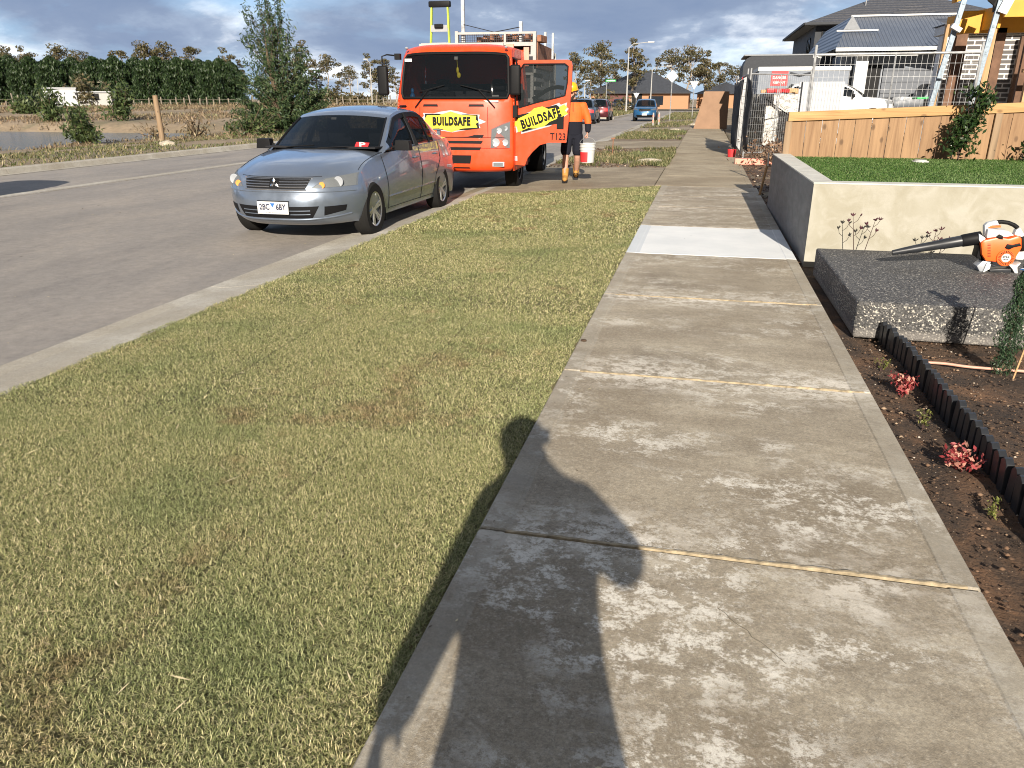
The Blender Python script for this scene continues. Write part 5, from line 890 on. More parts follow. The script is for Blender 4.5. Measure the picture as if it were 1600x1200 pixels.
def pencil():
    t = thing('conifer_seedling', 'slender dark green conifer standing in the soil at the front of the slab', 'conifer', (1.865, 4.95, -.06)); rng = np.random.default_rng(8); h = .72
    b = MB(); b.tube([(0, 0, -.02), (.005, .0, .35), (.02, 0, h)], [.008, .006, .002], 6); b.build('trunk', M['dbark'], t); n = 5200; z = rng.power(1.15, n)*h*1.0; rr = .062*np.sqrt(np.clip(1.05-z/h, 0.12, 1))*rng.uniform(.3, 1.15, n)*(1+.25*np.sin(z*37)); rr *= np.clip(.8+z*1.6, 0, 1.2)
    a = rng.uniform(0, 6.28, n); leafmesh('foliage', np.stack([rr*np.cos(a)+.02*z, rr*np.sin(a), z], 1), .011, M['conifer'], t, .28, (np.array([0, 0, 1.0]), .55), 0, rng)
    s = thing('plant_stake', 'thin pale stake leaning beside the slender conifer', 'stake', (1.905, 4.87, -.06)); MB().tube([(0, 0, 0), (.07, 0, .58)], .005, 6).build('rod', M['stud'], s)
    g = thing('plant_tag', 'blue printed plant tag at the top of the slender conifer', 'tag', (1.94, 4.93, .60), .3); MB().add([(-.13, 0, -.006), (-.02, -.03, .028), (.05, 0, .03), (.05, .02, -.028), (.0, 0, -.045), (-.13, .004, -.01), (-.02, -.026, .025), (.05, .004, .027), (.05, .024, -.031), (.0, .004, -.048)], [(0, 1, 2, 3, 4), (9, 8, 7, 6, 5)]).build('card', M['label'], g, fix=False)
    MB().add([(-.13, -.002, -.006), (-.02, -.032, .028), (-.01, -.032, .021), (-.09, -.006, -.008)], [(0, 1, 2, 3)]).build('printed_edge', M['white'], g, fix=False)
pencil()
def kpaw(loc, seed, label, n=3, h=.45):
    rng = random.Random(seed); t = thing('kangaroo_paw', label, 'plant', loc, 0, 'kangaroo paws behind the slab'); b = MB(); f = MB(); 
    for k in range(n):
        a = rng.uniform(-.25, .25); hh = h*rng.uniform(.6, 1.05); p = [Vector((a*.3*z+.02*k-.02, rng.uniform(-.02, .02)*z, z*hh)) for z in (0, .35, .7, 1)]; p = [Vector((a*q.z*1.2+.04*k-.03, 0, q.z)) for q in p]; b.tube(p, [.005, .004, .0032, .0022], 5)
        for s_, z in ((1, .62), (-1, .75), (1, .86)): q = p[0].lerp(p[-1], z); e = q+Vector((s_*.05, rng.uniform(-.02, .02), .07)); b.tube([q, q+Vector((s_*.035, 0, .03)), e], .0022, 4); 
        for q in [p[-1]]+[p[0].lerp(p[-1], z)+Vector((s_*.05, 0, .07)) for s_, z in ((1, .62), (-1, .75), (1, .86))]:
            for j in range(5): d = Vector((rng.uniform(-1, 1), rng.uniform(-1, 1), rng.uniform(.2, 1.2))).normalized()*.035; f.tube([q, q+d*.6, q+d], [.003, .006, .001], 4)
    for k in range(7): a = rng.uniform(-1, 1); b.tube([(.02*k-.06, 0, 0), (.02*k-.06+a*.05, rng.uniform(-.03, .03), .1), (.02*k-.06+a*.13, rng.uniform(-.05, .05), .17)], [.004, .003, .001], 4)
    b.build('stem', M['stem'], t, smooth=True); f.build('flower', simple('dark_red_flower', (.07, .02, .03), .7), t, smooth=True)
kpaw((1.53, 7.86, -.02), 3, 'bare kangaroo paw plant with dark flowers near the wall corner', 2, .58)
kpaw((2.16, 7.86, -.02), 5, 'kangaroo paw plant half hidden behind the leaf blower', 2, .40); kpaw((1.95, 7.9, -.02), 9, 'low kangaroo paw clump under the blower tube', 1, .14)
# ------------------------------------------------------------ leaf blower
def blower():
    t = thing('leaf_blower', 'orange and white petrol leaf blower with a long black tube resting on the slab', 'leaf blower', (2.37, 6.88, .203), .0); Y = 6.88
    def q(px, py): p = at(px, py, Y); return (p.x-2.37, p.z-.203)
    z = lambda X_, Y_: q(1370+X_/6.957, 320+Y_/6.957)
    def poly(name, pts, y0, y1, mat, par=t, bev=.008): return MB().prism([z(*p) for p in pts], y0, y1, 'XZ').build(name, M[mat], par, bevel=bev, smooth=True)
    c = lambda p: Vector((p[0], 0, p[1])); a = c(z(168, 520)); e = c(z(1040, 372)); d = e-a
    b = MB(); b.tube([a, a+d*.12, a+d*.3, a+d*.62, a+d*.64, a+d*.88], [.020, .026, .033, .039, .042, .045], 20); n = b.build('nozzle_tube', M['edging'], t, smooth=True); b = MB(); b.tube([a+d*.86, a+d*.88, a+d*1.02, a+d*1.10], [.045, .050, .052, .052], 20); b.build('tube_collar', M['black'], t, smooth=True)
    bd = poly('body', [(1095, 400), (1130, 368), (1220, 350), (1290, 335), (1400, 352), (1500, 318), (1535, 345), (1535, 450), (1480, 540), (1440, 620), (1330, 640), (1255, 600), (1150, 592), (1105, 520)], -.085, .07, 'blower_orange', t, .014)
    poly('tank', [(1090, 400), (1150, 520), (1130, 590), (1230, 600), (1250, 640), (1060, 560), (1085, 480)], -.05, .08, 'black'); 
    poly('shroud', [(1085, 300), (1160, 350), (1150, 370), (1100, 400), (1085, 370)], -.06, .06, 'white'); poly('upper_shell', [(1180, 250), (1300, 262), (1400, 270), (1470, 320), (1380, 340), (1280, 335), (1170, 352)], -.06, .06, 'white')
    poly('handle_front', [(1160, 225), (1200, 190), (1300, 165), (1320, 215), (1240, 222), (1200, 240), (1190, 300), (1160, 330)], -.028, .028, 'white'); poly('handle_rear', [(1500, 270), (1545, 240), (1600, 330), (1560, 345), (1480, 320)], -.03, .03, 'white')
    b = MB(); b.tube([c(z(*p)) for p in ((1290, 190), (1360, 185), (1430, 195), (1490, 220), (1530, 250))], .0165, 10); b.build('grip', M['black'], t, smooth=True); poly('trigger', [(1200, 225), (1345, 222), (1345, 245), (1200, 250)], -.012, .012, 'blower_orange', t, .003)
    poly('cowl', [(1540, 340), (1640, 335), (1640, 490), (1535, 480)], -.07, .07, 'black', t, .02); poly('side_shell', [(1500, 510), (1640, 480), (1640, 600), (1480, 590)], -.04, .07, 'white', t, .02)
    cc = c(z(1358, 553)); b = MB(); b.lathe([(0, -.004), (.062, -.004), (.066, 0), (.066, .02)], cc+Vector((0, -.092, 0)), 'Y', 28); b.build('starter_cover', M['blower_orange'], t, smooth=True)
    b = MB()
    for k in range(26): an = 2*PI*k/26; u = Vector((math.cos(an), 0, math.sin(an))); b.beam(cc+u*.040+Vector((0, -.0985, 0)), cc+u*.056+Vector((0, -.0985, 0)), .0036, .003, up=(0, 1, 0))
    for k in range(9): p0 = c(z(1165, 405+k*17)); b.beam(p0+Vector((0, -.0865, 0)), p0+Vector((.022, -.0865, 0)), .0035, .003, up=(0, 1, 0)); 
    b.build('vent', M['black'], t); b = MB(); b.lathe([(0, -.001), (.033, -.001), (.034, .004)], cc+Vector((0, -.0985, 0)), 'Y', 28); bg = b.build('badge', M['white'], t)
    text('STIHL', .021, M['black'], bg, frame(cc+Vector((0, -.1005, .006)), (1, 0, 0), (0, 0, 1)), .0006, .0006, 1, 'badge_lettering'); text('BG 86', .013, M['black'], bg, frame(cc+Vector((0, -.1005, -.013)), (1, 0, 0), (0, 0, 1)), .0006, .0004, 1, 'badge_lettering')
    poly('throttle_knob', [(1265, 335), (1300, 305), (1330, 320), (1330, 358), (1285, 350)], -.092, -.05, 'black', t, .005); poly('choke_lever', [(1350, 445), (1375, 405), (1430, 415), (1510, 395), (1525, 425), (1450, 440), (1390, 468)], -.096, -.08, 'black', t, .005)
    poly('front_foot', [(1060, 650), (1130, 595), (1225, 600), (1180, 660), (1120, 722), (1095, 718)], -.06, .05, 'signback', t, .008); poly('foot_blade', [(1165, 610), (1210, 625), (1195, 680), (1115, 722), (1140, 670)], -.075, -.055, 'white', t, .004)
    poly('rear_foot', [(1395, 628), (1470, 640), (1540, 612), (1495, 660), (1500, 735), (1470, 735), (1440, 680)], -.07, .05, 'white', t, .006); poly('base_plate', [(1200, 690), (1430, 680), (1435, 715), (1380, 728), (1200, 712)], -.06, .05, 'edging', t, .004)
M['blower_orange'] = simple('orange_plastic', (.88, .12, .015), .38, var=.05); blower()
# ------------------------------------------------------------ timber fence, with the wire panels behind it
def timber_fence():
    t = thing('timber_fence', 'low treated pine paling fence behind the artificial lawn', 'fence', (0, 0, 0)); rnd = random.Random(5); Y0 = 12.4; x = 1.20; i = 0
    top = lambda x: 1.22+.045*(x-1.2)
    while x < 6.4:
        w_ = .222; yo = Y0+(0 if i % 2 else 0); b = MB(); b.prism([(x+.003, .60), (x+w_-.003, .60), (x+w_-.003, top(x+w_)), (x+.003, top(x))], yo+rnd.uniform(0, .006), yo+.018, 'XZ'); b.build('paling', M['pine'], t, bevel=.0025); x += w_; i += 1
    b = MB(); b.prism([(1.17, top(1.17)-.02), (6.4, top(6.4)-.02), (6.4, top(6.4)+.105), (1.17, top(1.17)+.105)], Y0-.03, Y0+.075, 'XZ'); b.build('top_rail', M['pinerail'], t, bevel=.004)
    for xx in (1.14, 3.86): b = MB(); b.bb((xx, Y0-.02 if xx < 2 else Y0-.045, .5 if xx > 2 else -.05), (xx+.09, Y0+.09, top(xx)-.02)); b.build('post', M['post'], t, bevel=.004)
timber_fence()
def shrub():
    t = thing('broadleaf_shrub', 'dark glossy shrub growing against the pine fence', 'shrub', tuple(Vector((3.40, 12.05, .70)))); rng = np.random.default_rng(12); b = MB(); C = []
    for k in range(26):
        a = rng.uniform(0, 6.28); z = rng.uniform(.15, .92); lean = .38*z*z; r0 = .22*(1-.35*z)*rng.uniform(.4, 1.1); e = np.array([r0*math.cos(a)+lean*.42, r0*math.sin(a)*.6, z]); b.tube([(0, 0, 0), (lean*.2, 0, z*.5), tuple(e)], [.010, .006, .003], 5); C.append(e+rng.normal(0, 1, (42, 3))*np.array([.055, .045, .06]))
    b.build('stem', M['stem'], t); leafmesh('foliage', np.concatenate(C), .043, M['shrub'], t, .40, (np.array([.15, 0, 1.0]), .35), 0, rng)
    t2 = thing('broadleaf_shrub', 'dark shrub at the right edge of the artificial lawn', 'shrub', (4.42, 12.05, .70)); C = rng.normal(0, 1, (260, 3))*np.array([.13, .1, .10])+np.array([0, 0, .14]); leafmesh('foliage', C, .04, M['shrub'], t2, .42, None, 0, rng); b = MB(); b.tube([(0, 0, 0), (0, 0, .2)], .006); b.build('stem', M['stem'], t2)
shrub()
def wire_panel(name, label, cat, a, c, z0, h=2.1, mid=1, mesh=True, group='temporary fence panels', wx=.075, wz=.18, top=True, lean=0.0):
    a = Vector((a[0], a[1], z0)); c = Vector((c[0], c[1], z0)); t = thing(name, label, cat, tuple(a), 0, group); d = c-a; L_ = d.length; u = d.normalized(); nv = Vector((-u.y, u.x, 0)); Z = Vector((0, 0, 1))+nv*lean; b = MB()
    P = lambda s_, z: u*s_+Z*z; b.tube([P(0, -.1), P(0, h+.14)], .021, 8); b.tube([P(L_, -.1), P(L_, h+.14)], .021, 8); b.tube([P(0, h), P(L_, h)], .019, 8); b.tube([P(0, .12), P(L_, .12)], .016, 8)
    for k in range(1, mid+1): b.tube([P(L_*k/(mid+1), .12), P(L_*k/(mid+1), h)], .014, 6)
    b.build('frame', M['galv'], t, smooth=True); m = MB(); n = int(L_/wx)
    if mesh:
        for k in range(1, n): m.beam(P(k*wx, .12), P(k*wx, h), .003, .003)
        z = .12+wz
        while z < h: m.beam(P(0, z), P(L_, z), .0035, .0035); z += wz
        m.build('wire_mesh', M['galv'], t)
    return t
wire_panel('temporary_fence', 'wire mesh fence panel standing behind the pine paling fence', 'fence', (1.57, 13.6), (3.83, 13.4), .08, 2.06, 1)
wire_panel('temporary_fence', 'wire fence panel hung with black shade cloth beside the path', 'fence', (.98, 29.5), (1.0, 22.8), .02, 2.1, 2, True)
wire_panel('temporary_fence', 'wire fence panel crossing the site behind the pink concrete foot', 'fence', (1.06, 22.45), (2.7, 23.8), .02, 2.1, 1)
def fence_extras():
    t = thing('fence_clamp', 'galvanised clamp joining two wire fence posts', 'clamp', (1.6, 13.63, 2.12)); MB().box((0, 0, 0), (.13, .05, .05)).box((0, -.03, 0), (.03, .03, .03)).build('bracket', M['galv'], t, bevel=.008)
    b = MB(); n = 14; rows = []
    for i in range(n+1):
        y = 29.4-6.4*i/n; rows.append([Vector((.93+.05*math.sin(i*1.3+z*2.2)-.10*math.sin(z*1.5)*(i/n), y+.05*math.sin(z*4), z)) for z in (.12, .5, .9, 1.3, 1.7, 2.02-.12*(i % 4 == 2))])
    grid_add(b, rows); o = b.build('shade_cloth', M['shade'], smooth=True, fix=False); o.modifiers.new('s', 'SOLIDIFY').thickness = .006; bake(o); tag(o, 'torn black shade cloth sagging on the fence beside the path', 'shade cloth')
    b = MB(); grid_add(b, [[Vector((1.0+.35*k+.04*math.sin(z*5+k), 22.2-2.3*k+.05*math.sin(z*6), z*(1-.25*k))) for z in (.25, .7, 1.2, 1.7, 2.05)] for k in (0, .06, .12, .19, .26)]); o = b.build('shade_cloth', M['shade'], smooth=True, fix=False); o.modifiers.new('s', 'SOLIDIFY').thickness = .006; bake(o); tag(o, 'black shade cloth drooping behind the galvanised post at the pink foot', 'shade cloth')
    b = MB(); grid_add(b, [[Vector((.90+.05*math.sin(z*7), 24.6+.45*k+.5*(2-z)*.3, z)) for z in (1.0, 1.3, 1.6, 1.9, 2.1)] for k in (0, .5, 1)]); o = b.build('red_banner', M['red'], smooth=True, fix=False); o.modifiers.new('s', 'SOLIDIFY').thickness = .006; bake(o); tag(o, 'crumpled red banner hanging on the shade clothed fence', 'banner')
    p = gr(1160, 262, 0); b = MB(); b.box((0, 0, .06), (.62, .24, .15)); b.box((.55, .02, .04), (.55, .22, .10)); tag(b.build('concrete_foot', M['pink'], bevel=.02, loc=(1.10, 20.6, -.01)), 'pink concrete foot block under the wire fence post', 'fence foot')
    tag(MB().lathe([(.0, 0), (.10, 0), (.12, .2), (.11, .2), (.09, .02)], n=16).build('red_bucket', M['red'], smooth=True, loc=(.78, 23.0, 0)), 'small red tub on the path beside the black shade cloth', 'tub')
    tag(MB().tube([(0, 0, 0), (.09, .02, .62)], .022, 6).build('wooden_stake', M['stud'], loc=(.98, 13.75, -.02)), 'leaning pale timber stake at the end of the retaining wall', 'stake')
    tag(MB().tube([(0, 0, 0), (-.01, 0, .2)], .012, 6).build('marker_peg', M['white'], loc=(1.03, 13.3, .50)), 'white tipped peg above the retaining wall corner', 'peg')
    t = thing('pipe_riser', 'white vertical drain pipe with a blue top in the site soil', 'pipe', tuple(gr(1198, 226, .15))); MB().lathe([(.07, -.2), (.07, .55), (.06, .55)], n=16).build('pipe', M['white'], t, smooth=True); MB().lathe([(.078, .52), (.078, .66), (0, .67)], n=16).build('cap', M['blueplastic'], t, smooth=True)
    b = MB(); b.add([(0, 0, 0), (1.75, .3, 0), (1.75, 1.3, 1.9), (.45, 1.0, 1.9)], [(0, 1, 2, 3)]); o = b.build('brown_board', M['mdf'], fix=False, loc=(-.60, 44.9, .0)); o.modifiers.new('s', 'SOLIDIFY').thickness = .03; bake(o); tag(o, 'large brown sheet of board leaning across the footpath', 'board')
fence_extras()
# ------------------------------------------------------------ building site, houses
def site():
    t = thing('wrapped_pallet_stack', 'pallet stack wrapped in crumpled silver foil on the building site', 'pallet stack', (1.75, 26.2, .15)); rng = random.Random(6); b = MB(); nx, nz = 14, 9
    for (o, u, L_) in ((Vector((0, 0, 0)), Vector((1, .25, 0)), 1.5), (Vector((0, 0, 0)), Vector((-.15, 1, 0)), 2.2)):
        g = [[o+u*(L_*i/nx)+Vector((rng.uniform(-.05, .05), rng.uniform(-.06, .06), 1.5*j/nz)) for j in range(nz+1)] for i in range(nx+1)]; g = [[Vector((0, 0, 1.5*j/nz)) if i == 0 else p for j, p in enumerate(r_)] for i, r_ in enumerate(g)]; grid_add(b, g)
    b.sheet([(0, 0), (1.5, .37), (1.2, 2.5), (-.33, 2.2)], 1.5); b.build('foil_wrap', M['foil'], t, smooth=True)
    b = MB(); [b.box((.3+.16*i, .4+.15*i, 1.58+.03*(i % 2)), (.9, .28, .09), rot=(0, .03*(i % 3), .3*(i % 4))) for i in range(7)]; b.build('loose_timber', M['stud'], t, bevel=.006); b = MB(); [b.box((.12+.2*i, .2, 1.60), (.22, .25, .10), rot=(.1, 0, .4*i)) for i in range(3)]; b.build('red_packet', M['red'], t, bevel=.02)
    b = MB(); b.beam((.0, -.12, 1.35), (1.4, .22, .45), .03, .05, up=(0, 1, 0)); b.build('strap', M['black'], t)
    s = thing('red_sign', 'small red sign with white lettering above the foil wrapped stack', 'sign', (1.98, 25.0, 0)); MB().box((0, 0, 2.06), (.46, .02, .40)).build('board', M['red'], s, bevel=.004); MB().tube([(0, .03, 0), (0, .03, 2.1)], .02).build('post', M['galv'], s); text('DANGER', .10, M['white'], s, frame((0, -.014, 2.08), (1, 0, 0), (0, 0, 1)), .001, .003, .9); text('KEEP OUT', .08, M['white'], s, frame((0, -.014, 1.95), (1, 0, 0), (0, 0, 1)), .001, .003, .9)
    b = thing('box_trailer', 'grey box trailer with a white roof edge behind the building site', 'trailer', (2.35, 36.0, .3)); MB().bb((-.35, 0, .5), (3.2, 4, 2.30)).build('box', M['bluegrey'], b, bevel=.03); MB().bb((-.38, -.03, 2.30), (3.25, 4, 2.46)).build('roof_edge', M['white'], b, bevel=.02); wheel(b, 3.0, 2.4, .35, .2, 1, 'alloy', 5); wheel(b, -.1, 2.4, .35, .2, -1, 'alloy', 5); MB().tube([(.9, -.05, 2.22), (1.3, -.06, 2.12), (1.7, -.05, 2.22)], .04).build('tarp_loop', M['darkgrey'], b)
    g = thing('dark_container', 'dark grey boxed shed with a rounded corner behind the trailer', 'shed', (1.55, 41.0, .3)); MB().prism([(0, 0), (4.2, 0), (4.2, 3.12), (.35, 3.12), (.12, 3.0), (0, 2.7)], 0, 4, 'XZ').build('wall', M['darkgrey'], g); MB().bb((.0, -.04, 3.12), (4.25, 4, 3.18)).build('roof', M['midgrey'], g)
    w_ = thing('white_hoarding', 'white ribbed hoarding panel behind the wire mesh', 'hoarding', (2.5, 24.5, .3)); b = MB(); b.bb((0, 0, 0), (1.2, .04, 1.66)); [b.bb((.08*i, -.012, 0), (.08*i+.03, 0, 1.66)) for i in range(15)]; b.build('sheet', M['cladwhite'], w_)
    b = MB(); b.box((0, 0, .06), (.75, .25, .12)); tag(b.build('broken_paver', M['rust'], bevel=.02, loc=(3.0, 22.5, .55)), 'reddish offcut lying in front of the white hoarding', 'offcut')
    u = thing('grey_ute', 'grey utility vehicle parked beside the white car at the garage', 'ute', (11.6, 37.2, .5), PI/2+.05); sh = suv_shell(); ca = Shell([(1.05, 1.08, .79, 1.3, 1.06), (1.5, 1.35, .74, 1.65, 1.32), (1.9, 1.58, .68, 2.0, 1.54), (2.3, 1.62, .66, 2.3, 1.58), (2.9, 1.60, .66, 2.9, 1.56), (3.1, 1.3, .72, 3.05, 1.3), (3.15, 1.09, .8, 3.1, 1.06)], 0, 2, (.84, 1.06), .02, 2.6); car_body(u, sh, M['greyp'], [(sg*.66, sg*1.1, y, .35, .40) for y in (.92, 3.58) for sg in (1, -1)]); cabin(u, ca, M['greyp'], [(1.7, 2.3), (2.4, 2.95)], rear=(4, 5)); [wheel(u, sg*.8, y, .345, .21, sg, 'alloy', 5) for y in (.92, 3.58) for sg in (1, -1)]
    wb = thing('wheelie_bin', 'dark bin with a bright green lid in front of the garage', 'bin', (7.35, 29.5, .5)); MB().box((0, 0, .5), (.55, .6, 1.0), taper=1.12).build('bin_body', M['black'], wb, bevel=.02); b = MB(); b.box((0, 0, 0), (1.35, .72, .06), rot=(0, -.05, 0)); b.build('lid', M['green'], wb, bevel=.02, loc=(0, 0, 1.06)); [MB().lathe([(.0, -.03), (.1, -.03), (.1, .03), (0, .03)], (x, .25, .1), 'X', 14).build('wheel', M['rubber'], wb) for x in (-.28, .28)]
    # timber frame of the house under construction
    f = thing('house_frame', 'unfinished timber house frame with yellow beams at the right edge', 'house frame', (0, 0, 0)); Y = 14.6
    def stud(a, c, w_=.09, d=.045, nm='stud', mt='stud', dy=0, y2=None): p, q = at(*a, Y+dy), at(*c, Y+dy if y2 is None else y2); q.x = p.x+(q.x-p.x); b = MB(); b.beam(p, q, w_, d, up=(0, 1, 0)); b.build(nm, M[mt], f, bevel=.003)
    V = lambda x0, z0, z1, w_, y, mt='stud', nm='stud', d=.09: MB().bb((x0, y, z0), (x0+w_, y+d, z1)).build(nm, M[mt], f, bevel=.003)
    V(3.62, .3, 2.62, .045, 14.7, 'stud'); V(4.30, .3, 2.55, .09, 14.8); V(4.55, .3, 2.6, .14, 15.3, 'dstud'); V(5.0, .3, 2.6, .14, 15.3, 'dstud'); V(4.92, .3, 1.95, .045, 14.7); V(5.02, .3, 1.95, .045, 14.7); V(5.45, .3, 2.6, .3, 15.0, 'dstud'); V(4.2, .3, 2.6, .22, 16.4, 'dstud'); V(5.6, .3, 2.6, .2, 17.4, 'dstud')
    V(3.95, .3, 2.5, .03, 15.4, 'dstud'); MB().bb((4.85, 14.68, 1.90), (5.4, 14.78, 1.95)).build('noggin', M['stud'], f, bevel=.003); MB().bb((4.55, 15.2, 1.2), (6.0, 15.3, 1.25)).build('noggin', M['stud'], f); MB().bb((3.5, 14.7, .3), (6.2, 14.8, .36)).build('bottom_plate', M['stud'], f)
    MB().bb((3.95, 15.3, 2.52), (6.4, 15.36, 2.86)).build('beam', M['lvl'], f, bevel=.003); MB().bb((4.40, 14.62, 2.70), (6.4, 14.70, 3.1)).build('beam', M['lvl'], f, bevel=.003); MB().beam((3.66, 14.75, 2.95), (4.5, 14.65, 3.2), .05, .25, up=(0, 1, 0)).build('beam', M['lvl'], f)
    MB().beam((4.1, 16.6, 2.72), (4.4, 14.8, 2.72), .045, .32, up=(0, 0, 1)).build('beam', M['lvl'], f)
    MB().bb((4.9, 14.6, 2.6), (6.3, 14.9, 2.66)).build('joist', M['dstud'], f)
    for (a, c, nm) in (((3.30, 14.2, .2), (3.72, 14.25, 3.15), 'brace'), ((3.93, 14.2, .2), (4.22, 14.25, 3.2), 'brace')):
        b = MB(); b.beam(a, c, .075, .05, up=(0, 1, 0)); a_, c_ = Vector(a), Vector(c); n_ = 16; [b.box(a_.lerp(c_, (k+.5)/n_)+Vector((.0, -.028, 0)), (.03, .006, .045)) for k in range(n_) if k > 9]; b.build('steel_brace', M['galvblue'], f, bevel=.006)
    b = MB(); b.box((3.62, 14.15, 2.52), (.16, .10, .07), rot=(0, .5, 0)); b.build('brace_fixing', M['white'], f, bevel=.01); b = MB(); b.beam((4.22, 14.18, 2.72), (4.36, 14.2, 3.1), .14, .03, up=(0, 1, 0)); b.build('bracket', M['white'], f)
    b = MB(); b.add([(4.02, 14.3, 3.0), (4.18, 14.3, 3.05), (4.16, 14.3, 2.78), (4.13, 14.32, 2.74), (4.11, 14.3, 2.84), (4.02, 14.28, 2.9)], [tuple(range(6))]); o = b.build('glove', M['black'], None, fix=False); o.modifiers.new('s', 'SOLIDIFY').thickness = .04; bake(o); tag(o, 'black glove hanging from the yellow beam', 'glove')
M['dstud'] = simple('dark_timber', (.14, .075, .045), .85, var=.25, sc_=6); M['galvblue'] = simple('galvanised_brace', (.19, .235, .28), .5, .4, var=.2, sc_=25)  # darker brown tone for some of the frame timber
site()
def roof_hip(b, x0, x1, y0, y1, z0, h, ov=.45, ridge_y=True, mi=0):
    x0 -= ov; x1 += ov; y0 -= ov; y1 += ov; w_ = min(x1-x0, y1-y0)/2
    r = [((x0+x1)/2, y0+w_), ((x0+x1)/2, y1-w_)] if (y1-y0) >= (x1-x0) else [(x0+w_, (y0+y1)/2), (x1-w_, (y0+y1)/2)]
    V = [(x0, y0, z0), (x1, y0, z0), (x1, y1, z0), (x0, y1, z0), (*r[0], z0+h), (*r[1], z0+h)]
    F = [(0, 1, 4), (1, 2, 5, 4), (2, 3, 5), (3, 0, 4, 5), (3, 2, 1, 0)] if (y1-y0) >= (x1-x0) else [(0, 1, 5, 4), (1, 2, 5), (2, 3, 4, 5), (3, 0, 4), (3, 2, 1, 0)]
    b.add(V, F, mi)
def window(h, x, y, z, w_, hh, face='Y', fm='black'):
    b = MB(); d = .06; g = MB()
    if face == 'Y': [b.bb(*q) for q in (((x, y-d, z), (x+w_, y+.02, z+.07)), ((x, y-d, z+hh-.07), (x+w_, y+.02, z+hh)), ((x, y-d, z+.07), (x+.07, y+.02, z+hh-.07)), ((x+w_-.07, y-d, z+.07), (x+w_, y+.02, z+hh-.07)), ((x+w_/2-.03, y-d, z+.07), (x+w_/2+.03, y, z+hh-.07)))]; g.bb((x+.07, y-.03, z+.07), (x+w_-.07, y-.012, z+hh-.07))
    else: [b.bb(*q) for q in (((x-d, y, z), (x+.02, y+w_, z+.07)), ((x-d, y, z+hh-.07), (x+.02, y+w_, z+hh)), ((x-d, y, z+.07), (x+.02, y+.07, z+hh-.07)), ((x-d, y+w_-.07, z+.07), (x+.02, y+w_, z+hh-.07)), ((x-d, y+w_/2-.03, z+.07), (x, y+w_/2+.03, z+hh-.07)))]; g.bb((x-.03, y+.07, z+.07), (x-.012, y+w_-.07, z+hh-.07))
    f = b.build('window', M[fm], h); g.build('pane', M['winglass'], f)
def gutter(h, pts, z, r=.07, mt='white'): b = MB(); [b.beam((*a, z), (*c, z), .12, .14) for a, c in zip(pts, pts[1:])]; b.build('gutter', M[mt], h)
